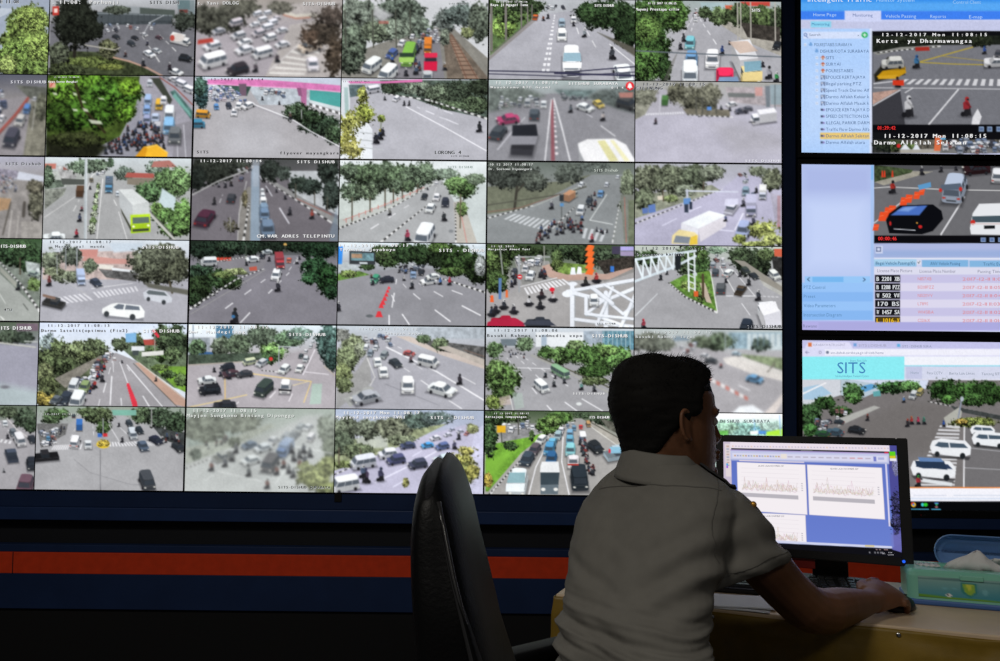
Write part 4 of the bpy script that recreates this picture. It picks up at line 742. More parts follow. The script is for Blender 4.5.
p.D(0xdcdce0, 240, 470, 212, 640, 3, 6, 0 or 2, .5).L(0xe0e0e4, 4, 222, 530, 232, 552).L(0xe0e0e4, 5, 212, 606, 212, 645).L(0xe0e0e4, 5, 262, 602, 288, 640).L(0xe0e0e4, 5, 386, 586, 442, 628).L(0xe0e0e4, 5, 488, 570, 556, 605).L(0xd8d8dc, 4, 382, 516, 414, 534).L(0xd8d8dc, 4, 450, 512, 488, 526).L(0xd8d8dc, 4, 304, 524, 328, 544).L(0xd0d0d4, 3, 265, 488, 276, 500).L(0xd0d0d4, 3, 325, 485, 342, 496)
p.crowd(22, 12, (0x40444c, 0x707888, 0xc8ccd0, 0x302c30), 250, 425, 340, 420, 340, 440, 250, 445, bikes=False)
p.C(160, 476, 30, 110, 0x489878, 'suv').C(203, 478, 34, 170, 0x30323c).C(362, 484, 36, 165, 0xeceef0).C(378, 466, 30, 165, 0xd8dcdc).C(303, 458, 26, 90, 0x88a0c0).C(333, 448, 24, 100, 0x34363c).M(298, 506, 34, 0x30343c).M(268, 475, 22, 0xb8b8b8).M(150, 492, 26).M(405, 490, 28, 0x4870b0, 0x4870b0).M(440, 492, 32, 0xb83848, 0xc83848).M(275, 448, 22, 0x4868a0).M(250, 445, 18).M(145, 465, 20, 0x604838).E(0x606468, 138, 608, 14, 6).M(20, 590, 40)
p.B(1.4).S(20, 288, 341, 11, '11-12-2017 11:08:17').S(24, 236, 357, 11, 'Terminal Joyoboyo').S(398, 572, 360, 12, 'SITS - DISHUB')
p = tile(3, 3, B4); p.G(0x3c4c34, 0xa09ea0, 345, 480)
p.Q(0xa09e9e, 20, 640, 100, 540, 160, 480, 340, 470, 590, 440, 590, 650, 20, 650, amp=.03).Q(0x90908e, 130, 400, 260, 400, 290, 470, 160, 490, amp=.1).Q(0x888684, 440, 460, 590, 410, 590, 440, 470, 480)
p.T(0x4c6430, 60, 400, 60, 66, .8, 8).T(0x3c5428, 60, 480, 50, 50, .8, 8).T(0x304420, 110, 365, 60, 30, .8).T(0x2c3c20, 200, 365, 60, 24, .8).T(0x34482c, 330, 365, 60, 34, .9, 8).T(0x2a3a22, 400, 380, 60, 40, .8, 8).T(0x3a4a34, 470, 390, 60, 40, .9, 8).T(0x2c3828, 540, 400, 50, 34, .9, 8).T(0x506838, 290, 385, 24, 30, .7)
p.Q(0xb4988c, 232, 420, 262, 412, 300, 440, 480, 450, 560, 420, 580, 428, 490, 470, 330, 474, 260, 462).Q(0x688040, 262, 412, 300, 405, 400, 415, 440, 440, 330, 452, 285, 440, amp=.5).T(0x586c34, 290, 415, 24, 24, .7).Q(0xe0e4ec, 340, 452, 345, 425, 358, 425, 362, 452).Q(0xe4e8f0, 364, 450, 370, 422, 382, 424, 384, 450).Q(0x34302c, 440, 400, 590, 380, 590, 420, 470, 450, amp=.5, sc=8)
for y in (350, 372, 396, 418, 440): p.Q(0xe06830, 410, y - 14, 432, y - 6, 424, y + 14, 396, y + 10)
p.Zb(0xe4e4e8, 12, 165, 502, 320, 466, 345, 484, 180, 528, duty=.55).L(0xd8d8dc, 3, 150, 498, 290, 464)
p.C(190, 462, 36, 100, 0xe0e4e8, 'car').C(172, 436, 28, 100, 0xd8d8dc, 'suv').C(195, 412, 26, 100, 0xe4e4e8).C(222, 408, 28, 100, 0xd8d8d8, 'van').C(130, 450, 26, 95, 0x40444c, 'suv').crowd(8, 16, VEH, 110, 395, 240, 390, 250, 410, 120, 425, bikes=False).crowd(6, 28, RID, 210, 455, 260, 455, 255, 470, 215, 472).crowd(7, 26, RID, 115, 450, 140, 450, 140, 500, 120, 505)
p.L(0x9ca0a4, 7, 147, 380, 148, 515).L(0x989c9c, 6, 145, 385, 262, 385).L(0x8c908c, 5, 75, 345, 86, 450).L(0x9c9c98, 4, 242, 345, 243, 410).E(0xd02830, 150, 460, 9, 9).Q(0xf0f0f0, 144, 458, 156, 458, 156, 462, 144, 462).Q(0x5878a8, 70, 465, 82, 465, 80, 545, 70, 545).Q(0xe06030, 40, 530, 50, 530, 52, 556, 38, 556).Q(0xe07040, 97, 510, 105, 510, 106, 538, 96, 538).Q(0x3870c0, 492, 420, 506, 420, 506, 442, 492, 442)
for x, y, c, hc in ((90, 585, 0x30343c, 0xe4e4e4), (128, 602, 0x36343c, 0xd8d8d8), (185, 572, 0xd4d4d8, 0x303030), (232, 545, 0x3c2c30, 0x302c30), (228, 584, 0x2c2c30, 0x303030), (275, 556, 0xd0ccd0, 0xc03030), (45, 612, 0x303c50, 0x303030), (60, 600, 0x2c2c34, 0xc0c0c0), (398, 500, 0x303030, 0x303030), (440, 485, 0xb04040, 0xc04848)): p.E(0x2a2a2e, x, y - 9, 19, 8).M(x, y, 42, c, hc)
p.E(0xd42838, 272, 508, 10, 8)
p.C(90, 645, 60, 180, 0xa02038, 'car').Q(0xa82440, 28, 632, 60, 618, 140, 618, 168, 636, 168, 650, 25, 650).C(220, 648, 56, 180, 0x30343c, 'car').Q(0x3c404c, 160, 640, 180, 625, 260, 624, 288, 645)
WHT = 0xe4e8f0
for q in ((16, 348, 490, 348, 650), (16, 475, 520, 475, 650), (12, 330, 515, 590, 470), (14, 350, 520, 470, 550), (12, 470, 550, 590, 500), (10, 420, 500, 540, 600), (10, 540, 600, 590, 560), (12, 400, 540, 400, 600), (10, 400, 600, 470, 545), (12, 360, 620, 590, 650), (10, 420, 600, 560, 650), (10, 500, 500, 440, 640), (12, 590, 520, 530, 650), (9, 400, 600, 590, 620), (9, 470, 490, 590, 560), (12, 430, 505, 500, 560)):
    p.L(0x9ca4ac, q[0] + 4, *[v + 2 for v in q[1:]], a=.5); p.L(WHT, q[0], *q[1:])
p.E(WHT, 330, 525, 20, 12).E(WHT, 350, 487, 18, 8).C(430, 560, 40, 90, 0xe8ecf0, 'suv')
p.Q(0x403c50, 498, 345, 530, 345, 528, 375, 498, 374).Q(0xa8a0d8, 530, 346, 580, 346, 580, 362, 530, 362).Q(0x988cac, 530, 364, 580, 364, 580, 382, 530, 381)
p.B(1.3).S(40, 130, 345, 7, '11 12 2017').S(30, 190, 356, 7, 'Margorejo Ahmad Yani').S(440, 512, 637, 7, 'SITS-DISHUB', 0x181818, out=False)
p = tile(3, 4, B5); p.G(0xb8c0b8, 0x9c9ca0, 342, 430)
p.Q(0x9e9ea2, 15, 480, 150, 430, 300, 400, 330, 390, 420, 400, 560, 470, 560, 640, 15, 640, amp=.02).Q(0xa8a8a4, 470, 450, 560, 470, 560, 520, 490, 480, amp=.1)
p.T(0x3c5430, 60, 380, 50, 34, .7).T(0x48603a, 210, 390, 50, 60, .8, 8).T(0x3c5c2c, 255, 400, 44, 70, .8, 8).T(0x547438, 240, 360, 50, 30, .8, 8).T(0x86a888, 320, 350, 40, 16, .5)
p.T(0x3c4c34, 430, 390, 60, 56, .8, 9).T(0x485c3c, 400, 370, 40, 34, .7).T(0x34442c, 480, 400, 40, 50, .8).T(0x54683c, 500, 365, 40, 26, .7).Q(0xc05c44, 528, 345, 560, 345, 560, 375, 530, 372).Q(0x2c2c2c, 520, 375, 560, 375, 560, 460, 530, 450, amp=.4).Q(0x8c8880, 380, 385, 420, 390, 560, 485, 560, 505, 480, 460)
p.Q(0x5c8038, 145, 468, 200, 440, 290, 425, 300, 440, 320, 575, 290, 565, 200, 515, amp=.4, sc=9).T(0x8cac4c, 215, 480, 34, 20, .6, 7).T(0x6c9040, 270, 510, 30, 34, .7, 7).Q(0xc0b0a0, 255, 470, 275, 470, 300, 545, 280, 540).L(0x4c4030, 9, 267, 440, 268, 520)
p.K(4, 7, 142, 470, 200, 520, 6, 1).K(7, 8, 200, 520, 318, 578, 8, 1).L(0xe0e0e0, 4, 296, 430, 320, 575).L(0xe4e4e4, 3, 330, 410, 390, 515).L(0xe0e0e4, 3, 318, 518, 458, 518).L(0xdcdce0, 3, 385, 430, 458, 518).L(0xd8d8dc, 3, 410, 546, 440, 588).L(0xd0d4d8, 3, 100, 510, 20, 590).D(0xd0d0d4, 460, 518, 550, 522, 3, 3, 6, .5, 1)
p.C(333, 500, 40, -88, 0x585c60, 'suv', .55).C(313, 438, 28, -88, 0x505860, 'suv').C(304, 408, 24, -88, 0xa0a8b0).C(360, 440, 30, -60, 0xe8ecec).C(343, 408, 20, -88, 0xb8bcc0).C(340, 388, 16, 90, 0xd8d8dc).C(405, 506, 34, -70, 0x54483c, 'pickup').M(435, 480, 34, 0x34363c).M(470, 536, 44, 0x3c4048).M(403, 448, 24).C(425, 432, 26, 60, 0x404844, 'suv').C(455, 450, 26, 60, 0x34383c).C(530, 450, 34, 60, 0xe0e4e0, 'suv').M(112, 460, 28, 0x282c34).M(135, 440, 20).crowd(6, 12, VEH, 300, 370, 340, 370, 340, 395, 300, 395, bikes=False).M(352, 470, 24)
p.C(510, 625, 70, -100, 0xe8ecf0, 'truck', .5, 0xececf0).Q(0xf0f0f4, 468, 550, 520, 544, 552, 572, 490, 590).Q(0xd0d0d8, 490, 590, 552, 572, 556, 625, 500, 632).C(425, 645, 50, 100, 0x2c3440, 'suv').M(50, 640, 40, 0x983848, 0xe03848)
p.L(0xc8d4dc, 9, 15, 385, 240, 352).L(0xc8d4dc, 9, 15, 465, 165, 410, 240, 372)
for x in range(20, 160, 28): p.L(0xd8e2e8, 7, x, 384 - (x - 15) * .147, x + 26, 458 - x * .3).L(0xd8e2e8, 6, x + 26, 458 - x * .3, x + 30, 380 - (x) * .147)
p.L(0xe0e8ec, 6, 213, 360, 216, 500).L(0xd8e0e4, 6, 236, 360, 238, 505)
for y in range(375, 490, 22): p.L(0xd8e0e4, 4, 213, y, 238, y + 10)
p.Q(0x202428, 164, 365, 186, 362, 186, 418, 166, 424).E(0xc8d0d4, 238, 438, 8, 8).Q(0xd86030, 234, 500, 250, 500, 250, 520, 234, 520)
p.B(1.3).S(40, 280, 343, 11, '11 12 2017 11:08:54', 0x181c1c).S(22, 200, 364, 11, 'Diponegoro kartini', 0x202424).S(424, 556, 630, 12, 'SITS-DISHUB', 0x181820)
# --- row 4
p = tile(4, -1, C1); p.G(0x586454, 0x9696a4, 12, 105)
p.Q(0x9898a6, -20, 90, 150, 105, 150, 320, -20, 320, amp=.02).Q(0xa8b4b8, -20, 230, 140, 260, 150, 320, -20, 320, soft=30).T(0x4c5c48, 30, 60, 50, 28, .6).T(0x3c4a3c, 90, 66, 40, 24, .6).Q(0x70606c, 60, 12, 140, 12, 140, 40, 60, 40, amp=.1).L(0xc0c0b8, 5, -10, 82, 130, 100).L(0xc0c4c0, 4, 90, 78, 136, 80).E(0x707078, 18, 246, 16, 6, soft=6)
p.B(2).S(0, 116, 29, 13, 'ITS DISHUB')
p = tile(4, 0, C1); p.G(0xccd6e8, 0xd8e0ea, 15, 110).Q(0x5c6a54, 430, 92, 560, 70, 700, 50, 700, 260, 640, 250, 500, 150, amp=.4, sc=14)
p.Q(0x9a989c, 240, 320, 405, 125, 425, 120, 500, 150, 690, 320, amp=.02).Q(0x505844, 140, 110, 400, 110, 400, 140, 200, 320, 140, 320, amp=.4, sc=14)
p.T(0x5e7044, 200, 130, 70, 66, .8, 9).T(0x6c7c50, 280, 120, 60, 46, .8, 9).T(0x5c6c48, 350, 100, 50, 34, .7, 9).T(0x4c5c38, 230, 170, 60, 40, .8, 9).T(0x788454, 165, 200, 34, 46, .7).T(0x687848, 320, 130, 40, 20, .7).T(0xb09c3c, 165, 285, 40, 34, .7, 8).T(0x58643c, 180, 240, 40, 40, .7).T(0x8ca0a0, 165, 80, 30, 34, .5, 8, .7)
p.Q(0x807c74, 200, 215, 370, 130, 385, 135, 240, 250, amp=.2)
p.crowd(40, 18, VEH, 395, 125, 408, 128, 340, 235, 250, 300, 215, 300, 330, 170, bikes=False).crowd(12, 22, (0x404048, 0xb03838, 0x384878), 350, 210, 385, 180, 340, 260, 320, 290)
p.C(270, 252, 38, 105, 0xdce0e4, 'van').C(310, 256, 40, 105, 0x8ca070, 'suv').C(240, 300, 44, 115, 0x38404c, 'suv').C(283, 312, 54, 105, 0xe4e8ea, 'van').C(205, 300, 34, 120, 0x606870).M(375, 228, 36, 0x34343c).M(348, 250, 34, 0xa83838)
p.T(0x5c6c4c, 440, 90, 34, 26, .6).T(0x50603c, 500, 80, 30, 34, .6).Q(0xa04840, 525, 72, 590, 70, 592, 92, 530, 92).Q(0x78a8d0, 460, 50, 500, 46, 500, 82, 462, 82).Q(0xd0d4d8, 482, 96, 530, 96, 530, 114, 482, 114).Q(0x404848, 485, 112, 510, 112, 508, 130, 487, 130).T(0x485c3c, 600, 60, 40, 50, .8, 8).T(0x384a30, 650, 80, 40, 70, .8, 8).T(0x5c7448, 635, 130, 34, 34, .8, 8).T(0x54703c, 560, 120, 30, 22, .6)
p.Q(0x70983c, 560, 170, 690, 170, 690, 270, 640, 245, amp=.2).T(0x4c6c34, 590, 140, 22, 18, .7).T(0x486434, 620, 200, 30, 16, .7).T(0x5c7a40, 665, 220, 26, 26, .7).T(0x64803c, 585, 175, 34, 14, .6).Q(0xb89888, 495, 158, 512, 156, 690, 296, 690, 320, 640, 310).L(0x605c58, 3, 490, 160, 650, 318).L(0xc8c0b8, 3, 512, 158, 690, 300).L(0x8c8c84, 4, 568, 40, 568, 130).L(0xd03848, 10, 565, 40, 580, 60).Q(0xd8d8d4, 520, 118, 600, 112, 600, 128, 520, 134)
p.L(0xe0e0e4, 3, 440, 155, 468, 230).L(0xe0e0e4, 4, 466, 165, 596, 318).D(0xdcdce0, 412, 150, 366, 312, 2, 5, 3).L(0xdcdce0, 5, 410, 208, 404, 310).L(0xe0e0e4, 5, 525, 280, 548, 318).L(0xd8d8dc, 4, 444, 288, 446, 312).L(0xd0d0d4, 3, 415, 150, 416, 190).L(0xd8d8dc, 3, 366, 292, 360, 318).L(0xd8d8dc, 3, 468, 175, 475, 186)
for i in range(9):
    t = i / 8; x, y, s_ = 470 + 25 * t, 238 + 70 * t, 6 + 4 * t; p.Q(0xd83848, x - s_, y + s_, x + s_, y + s_, x + s_ * .7, y - s_, x - s_ * .7, y - s_)
p.C(420, 145, 12, -90, 0xe0e0e0).M(448, 158, 14).M(572, 225, 20, 0x605048)
p.B(1.4).S(172, 404, 20, 10, '11-12-2017 11:08:13', 0x24283c).S(150, 470, 38, 11, 'Darmo Satelit(optimus (Fix2)', 0x24242c).S(523, 660, 40, 12, 'SITS DISHUB')
p = tile(4, 1, C2); p.G(0xd8e4ec, 0xa8a4a8, 20, 130)
p.Q(0xaaa5aa, 25, 175, 260, 160, 480, 105, 500, 80, 575, 200, 585, 325, 25, 325, amp=.02)
p.Q(0xe4ecf4, 30, 20, 135, 20, 135, 62, 30, 62).Q(0x547c98, 132, 22, 195, 22, 195, 70, 132, 66, amp=.2).L(0x808c98, 4, 48, 20, 50, 130).Q(0x98a0a8, 25, 65, 110, 65, 110, 130, 25, 130, amp=.2).Q(0x3c6090, 62, 116, 140, 118, 140, 132, 62, 132)
p.T(0x6c7c64, 150, 96, 40, 40, .6).T(0x5c7054, 215, 90, 60, 40, .6).T(0x647860, 300, 60, 60, 40, .5).T(0x7cac58, 345, 115, 50, 36, .7, 8).T(0x4c7040, 330, 140, 40, 26, .7).T(0x688c64, 400, 70, 60, 34, .6).T(0x7ca090, 440, 50, 50, 26, .4).T(0x5c7c54, 60, 100, 36, 34, .6).Q(0x445044, 30, 128, 300, 120, 300, 150, 30, 165, amp=.4, sc=9).L(0xa8a098, 5, 28, 166, 290, 150)
p.T(0x4c7068, 545, 80, 50, 74, .6, 9).T(0x3c5c54, 560, 140, 30, 50, .6).L(0xb0a8a0, 6, 530, 170, 570, 205)
p.L(0xb8bcc4, 4, 362, 98, 435, 100).L(0xa0a4ac, 4, 364, 98, 362, 170).Q(0x60a8d0, 305, 145, 322, 142, 322, 152, 305, 155).E(0xd03838, 334, 143, 7, 7)
p.L(0xe8e4ea, 4, 495, 110, 452, 200).L(0xe0dce2, 3, 455, 190, 545, 200).L(0xd8c088, 4, 268, 198, 482, 226, 455, 302).L(0xd0b880, 3, 210, 206, 270, 196).L(0xd0b480, 5, 165, 218, 166, 305).L(0xd8c490, 4, 25, 322, 140, 298, 245, 275).L(0xd8c8a0, 3, 415, 240, 470, 226).L(0xe0dce0, 4, 330, 285, 350, 264).L(0xe0dce0, 4, 400, 298, 412, 272).L(0xe0dce0, 4, 205, 310, 215, 302).Q(0xa8c0b4, 486, 234, 522, 234, 518, 308, 476, 310, a=.8).K(3, 4, 300, 185, 355, 190, 4, 1)
for x, y, w_, an, c, k in ((110, 268, 50, 170, 0x26282e, 'suv'), (100, 230, 40, 172, 0xe0e4e6, 'car'), (175, 182, 34, 165, 0x2c3038, 'suv'), (186, 206, 38, 165, 0x503c44, 'car'), (238, 206, 36, 165, 0x44444a, 'car'), (255, 162, 28, 160, 0xc0c8a8, 'van'), (300, 166, 30, 130, 0xc0c4c8, 'suv'), (308, 268, 52, 118, 0x3c4844, 'van'), (387, 258, 46, 95, 0xe8e8ea, 'suv'), (383, 190, 34, 120, 0xe4e8e8, 'suv'), (440, 184, 30, 105, 0xeceeee, 'car'), (462, 150, 22, 100, 0xd0d4d8, 'suv'), (444, 136, 18, 100, 0x50585c, 'car'), (462, 118, 14, 100, 0xe0e0e4, 'car'), (480, 100, 14, 100, 0xd8dce0, 'car'), (488, 84, 10, 100, 0xe0e4e8, 'car'), (165, 325, 50, 175, 0x34363c, 'car')): p.C(x, y, w_, an, c, k)
p.Q(0x26262a, 362, 252, 410, 256, 410, 262, 362, 260).M(126, 192, 24).M(148, 208, 26, 0x383848).M(182, 218, 30, 0x383040)
p.B(1.5).S(60, 326, 25, 12, '11-12-2017 11:08:12').S(30, 240, 43, 11, 'Dmr. Mandegiling').S(398, 536, 53, 11, 'SITS-DISHUB')
p = tile(4, 2, C3); p.G(0xbcc4cc, 0xa8a8b0, 28, 130)
p.Q(0xa6a6ae, 110, 120, 200, 60, 260, 60, 590, 260, 590, 330, 30, 330, amp=.02).Q(0x9c9c9c, 30, 260, 110, 180, 150, 120, 160, 230, 30, 330, amp=.06).L(0xd0d0d0, 4, 140, 130, 172, 210, 150, 250).Q(0xa8aaa8, 60, 290, 150, 240, 170, 250, 80, 320, amp=.1)
p.T(0x8c9a70, 90, 90, 46, 40, .6, 8).T(0x7c8c60, 70, 140, 46, 50, .6, 8).T(0x88985c, 50, 200, 44, 44, .6, 8).T(0x748454, 60, 240, 34, 30, .6).T(0x9ca888, 120, 110, 24, 30, .5).T(0x8c9088, 50, 55, 30, 26, .4)
p.Q(0xc4b8b0, 250, 60, 300, 60, 590, 165, 590, 185, 420, 130).Q(0x5c5c5c, 330, 70, 590, 100, 590, 150, 400, 110, amp=.5, sc=12).Q(0xa8b0b8, 330, 28, 590, 28, 590, 70, 330, 66, amp=.15).T(0x6c8058, 410, 90, 34, 26, .7).T(0x58704c, 350, 70, 30, 18, .6).Q(0xb4aca4, 400, 100, 440, 95, 590, 150, 590, 175, amp=.08).L(0x706058, 4, 500, 110, 590, 140)
p.L(0xe8e8ec, 5, 215, 100, 400, 190, 590, 305).D(0xdcdce0, 240, 90, 420, 180, 2, 4, 4, .4).L(0xe0e0e4, 4, 342, 222, 375, 245).L(0xe0e0e4, 4, 445, 296, 490, 325).L(0xd8d8dc, 4, 494, 210, 540, 234).L(0xd8d8dc, 3, 278, 176, 300, 190).L(0xd0d0d4, 3, 305, 155, 345, 180)
p.crowd(14, 16, VEH, 130, 60, 200, 50, 240, 95, 150, 100, bikes=False)
for x, y, w_, an, c, k in ((155, 128, 24, 100, 0x909ca8, 'suv'), (176, 106, 20, 105, 0xd8dce0, 'car'), (140, 106, 18, 100, 0xe0e4e8, 'van'), (205, 136, 28, 110, 0x90989c, 'suv'), (248, 166, 36, 60, 0x3c4248, 'car'), (182, 162, 34, 85, 0xe8ecee, 'car'), (203, 200, 40, 85, 0xeceef0, 'car'), (293, 255, 56, 90, 0xf2f4f6, 'suv'), (298, 128, 26, 20, 0xb05858, 'car'), (367, 166, 44, 25, 0xeceef0, 'van'), (418, 268, 62, 30, 0xe8ecee, 'car'), (140, 298, 62, 155, 0xb8bcc4, 'car')): p.C(x, y, w_, an, c, k)
p.M(483, 238, 42, 0x38343c, 0x303034).M(305, 156, 30, 0x705058).L(0x707078, 3, 210, 235, 400, 310, a=.5)
p.B(1.6).S(110, 330, 32, 9, '11-12-2017 11:08:12', 0xe4e8ec).S(205, 350, 48, 9, 'Tuhapan kapat', 0xe4e8ec)
p = tile(4, 3, C4); p.G(0xc4ccd4, 0x9a9a9e, 38, 130)
p.Q(0x9b9b9f, 60, 130, 100, 100, 150, 105, 480, 290, 480, 340, 60, 340, amp=.02).Q(0xe0e4e8, 205, 45, 400, 45, 400, 100, 205, 98).Q(0xa8b8c8, 225, 55, 245, 55, 245, 95, 225, 95).Q(0x98a4b0, 380, 40, 450, 40, 450, 90, 380, 90, amp=.2).Q(0x5c8494, 450, 40, 570, 40, 570, 110, 450, 108, amp=.25, sc=10)
for x in range(455, 570, 16): p.L(0x9cb8c0, 3, x, 42, x, 108)
p.Q(0x6c7880, 75, 70, 135, 70, 130, 95, 80, 95).T(0x587848, 55, 110, 34, 34, .7).T(0x607c54, 165, 90, 36, 30, .6)
p.T(0x4c7434, 250, 120, 44, 26, .8, 8).T(0x5c8440, 300, 130, 50, 34, .8, 8).T(0x548038, 360, 120, 54, 44, .8, 8).T(0x487030, 430, 140, 60, 54, .9, 9).T(0x5c8c40, 510, 140, 60, 44, .9, 9).T(0x74a04c, 470, 110, 40, 26, .8, 8).T(0x3c6028, 420, 190, 70, 24, .8).T(0x7c9c5c, 350, 90, 30, 20, .6)
p.L(0xa0a09c, 7, 190, 130, 300, 180, 480, 270).L(0x58584c, 5, 215, 135, 480, 250).T(0x506038, 420, 225, 60, 18, .7)
p.T(0x527636, 85, 220, 66, 66, .9, 9).T(0x608440, 60, 180, 40, 36, .8).T(0x78903c, 55, 300, 40, 30, .7).T(0x44602c, 90, 270, 44, 24, .8).Q(0xc0b0a8, 70, 285, 110, 275, 115, 310, 75, 315, soft=5, a=.7)
p.L(0xd8d8d8, 3, 110, 280, 122, 334).Q(0xa8b8b0, 118, 268, 155, 268, 162, 320, 130, 330, a=.6).L(0xd8d8dc, 3, 130, 175, 300, 180).D(0xdcdce0, 120, 120, 270, 265, 2, 4, 6, .4, 1.4).D(0xd8d8dc, 150, 130, 350, 260, 2, 4, 6, .4, 1.4).D(0xdcdce0, 100, 140, 170, 230, 2, 4, 4, .4).L(0xe0e0e4, 4, 312, 302, 356, 334).L(0xe0e0e4, 4, 375, 290, 450, 334).L(0xe0e0e4, 4, 246, 314, 264, 334).L(0xd8d8dc, 4, 192, 250, 208, 270)
p.C(226, 256, 40, 60, 0xecf0f2, 'van').C(294, 204, 32, 55, 0x88b08c, 'bus', .4).M(240, 212, 26, 0x303840).M(272, 246, 30, 0x484c50).M(310, 234, 26, 0x3c4048).M(372, 258, 32, 0x689890, 0xc0c8c8).M(420, 264, 30, 0x404448).M(276, 216, 20).crowd(10, 12, RID, 90, 100, 140, 100, 180, 150, 110, 150).E(0xd8dcdc, 363, 308, 10, 6)
p.B(1.4).S(48, 286, 38, 10, '11-12-2017 11:08:06', 0x283038).S(24, 376, 57, 11, 'Basuki Rahmat tandmedia expo', 0x202428).S(408, 542, 58, 12, 'SITS-DISHUB').S(338, 460, 270, 8, 'SITS-DISHUB')
p = tile(4, 4, C5); p.G(0xb0b8b8, 0xa4a2a6, 40, 140)
p.Q(0xa2a0a4, 60, 150, 150, 100, 330, 110, 560, 240, 560, 345, 60, 345, amp=.03).T(0x6c7264, 70, 80, 70, 40, .5, 10).T(0x7c8474, 130, 90, 40, 24, .4).Q(0x94acb8, 360, 45, 560, 45, 560, 110, 360, 105, amp=.15).Q(0xc0ccd0, 430, 50, 560, 50, 560, 110, 430, 110, amp=.1).T(0x607458, 330, 80, 60, 34, .5).T(0x6c7c60, 260, 80, 44, 24, .4).T(0x54685c, 480, 90, 40, 26, .5).L(0x98a4a8, 4, 348, 45, 350, 110).Q(0x7c8c98, 160, 60, 215, 60, 215, 75, 160, 78)
for x in range(380, 560, 22): p.L(0x708898, 3, x, 50, x, 95)
p.Q(0xd0ccc8, 340, 140, 400, 130, 560, 190, 560, 225, 440, 195, 350, 160, amp=.05).Q(0x788468, 400, 125, 560, 140, 560, 185, 430, 140, amp=.4, soft=6).L(0x706c64, 5, 505, 190, 530, 160).L(0xc8c8c4, 3, 560, 200, 400, 140)
for i in range(10): p.Q(0xb87870 if i % 2 else 0xd8d4d4, 265 + i * 17, 195 + i * 9, 279 + i * 17, 202 + i * 9, 279 + i * 17, 216 + i * 9, 265 + i * 17, 209 + i * 9)
p.C(457, 225, 38, 25, 0x6c9cc4, 'car').C(297, 156, 28, 10, 0x505458, 'car').C(275, 136, 22, 30, 0xd8d8dc).C(212, 124, 20, 60, 0xe0e0e4).C(390, 128, 20, 20, 0xb8ccd8).M(333, 176, 22, 0x985858).L(0xd8d8dc, 4, 400, 240, 440, 260).Q(0xe8ecf0, 370, 345, 400, 318, 450, 312, 500, 345, soft=8).Q(0xd0c8c4, 490, 345, 560, 270, 560, 300, 530, 345, soft=8).crowd(8, 14, VEH, 150, 110, 240, 90, 240, 115, 170, 130, bikes=False).L(0xd0d0d4, 3, 180, 160, 260, 200)
p.B(3.4).S(42, 300, 44, 10, '11-12-2017 11:08:17', 0xd8dcdc).S(18, 240, 61, 10, 'Basuki Rahmat Tegal', 0xd4d8d8)

# --- row 5
p = tile(5, -1, C1); p.G(0x606c5c, 0x9a989c, 320, 420)
p.Q(0x9c9a9e, -20, 370, 40, 365, 140, 440, 140, 635, -20, 635, amp=.02).T(0x4c6048, 90, 360, 50, 40, .7, 8).T(0x58684c, 30, 340, 40, 22, .6).T(0x3c5038, 115, 390, 30, 26, .7).L(0xc8c4c4, 4, 25, 360, 60, 400, 130, 450).Zb(0xdedee2, 4, -10, 434, 50, 446, 46, 456, -20, 446).D(0xd4d4d8, 0, 380, 60, 430, 2, 4, 3)
p.C(18, 384, 22, 85, 0xd8dce0).C(48, 420, 26, 80, 0x687078, 'suv').C(72, 452, 40, 75, 0xdcdce0, 'van').C(118, 444, 30, 75, 0x343840).C(42, 508, 46, -100, 0x485060, 'pickup').C(116, 540, 44, 85, 0x2c3038, 'suv').C(92, 624, 66, 100, 0x68505c, 'suv').M(28, 436, 24).M(14, 560, 18, 0x808488)
p.B(1.6)
p = tile(5, 0, C1); p.G(0x909c90, 0xa0a0a4, 320, 400)
p.Q(0xa3a3a6, 130, 480, 240, 400, 290, 345, 440, 345, 560, 400, 690, 470, 690, 635, 130, 635, amp=.025)
p.T(0x48603c, 190, 355, 40, 34, .8, 8).T(0x547444, 220, 345, 34, 24, .7).T(0x50603c, 360, 350, 60, 34, .8, 8).T(0x486434, 380, 395, 30, 30, .8).T(0x586c44, 320, 340, 40, 20, .7).T(0x546c48, 520, 350, 50, 34, .7, 8).T(0x40543c, 590, 360, 50, 40, .8, 8).T(0x384c34, 650, 380, 44, 50, .8, 8).Q(0x6c6c6c, 133, 380, 250, 380, 240, 420, 150, 470, amp=.3).Q(0x78ac9c, 410, 330, 500, 330, 500, 350, 415, 350).Q(0x404444, 560, 390, 690, 420, 690, 470, 600, 440, amp=.4)
p.crowd(14, 16, VEH, 150, 410, 215, 400, 215, 440, 160, 470, bikes=False).crowd(12, 12, RID, 170, 430, 240, 390, 245, 400, 180, 470)
p.Zb(0xe4e4e8, 14, 200, 460, 305, 455, 300, 474, 188, 476, duty=.55).Zb(0xe4e4e8, 16, 400, 448, 560, 446, 590, 460, 402, 464, duty=.5)
p.L(0xd8d8dc, 3, 400, 385, 440, 450).L(0xd0d0d4, 3, 430, 385, 500, 450).D(0xd0d0d4, 280, 390, 250, 450, 2, 3, 3).D(0xd4d4d8, 340, 380, 345, 440, 2, 3, 3).L(0x68686c, 2.5, 368, 478, 368, 630).L(0x88888c, 2, 270, 510, 330, 560, 480, 604, 540, 606).L(0xb4a898, 4, 345, 460, 400, 470)
p.E(0xe0c030, 378, 456, 24, 15).T(0xe0c038, 378, 452, 24, 14, .5, 6).L(0x909498, 4, 378, 362, 378, 440).L(0x9c9c9c, 4, 556, 330, 556, 390).Q(0x3868b8, 358, 416, 374, 416, 374, 430, 358, 430).Q(0xc83038, 378, 416, 394, 416, 394, 428, 378, 428)
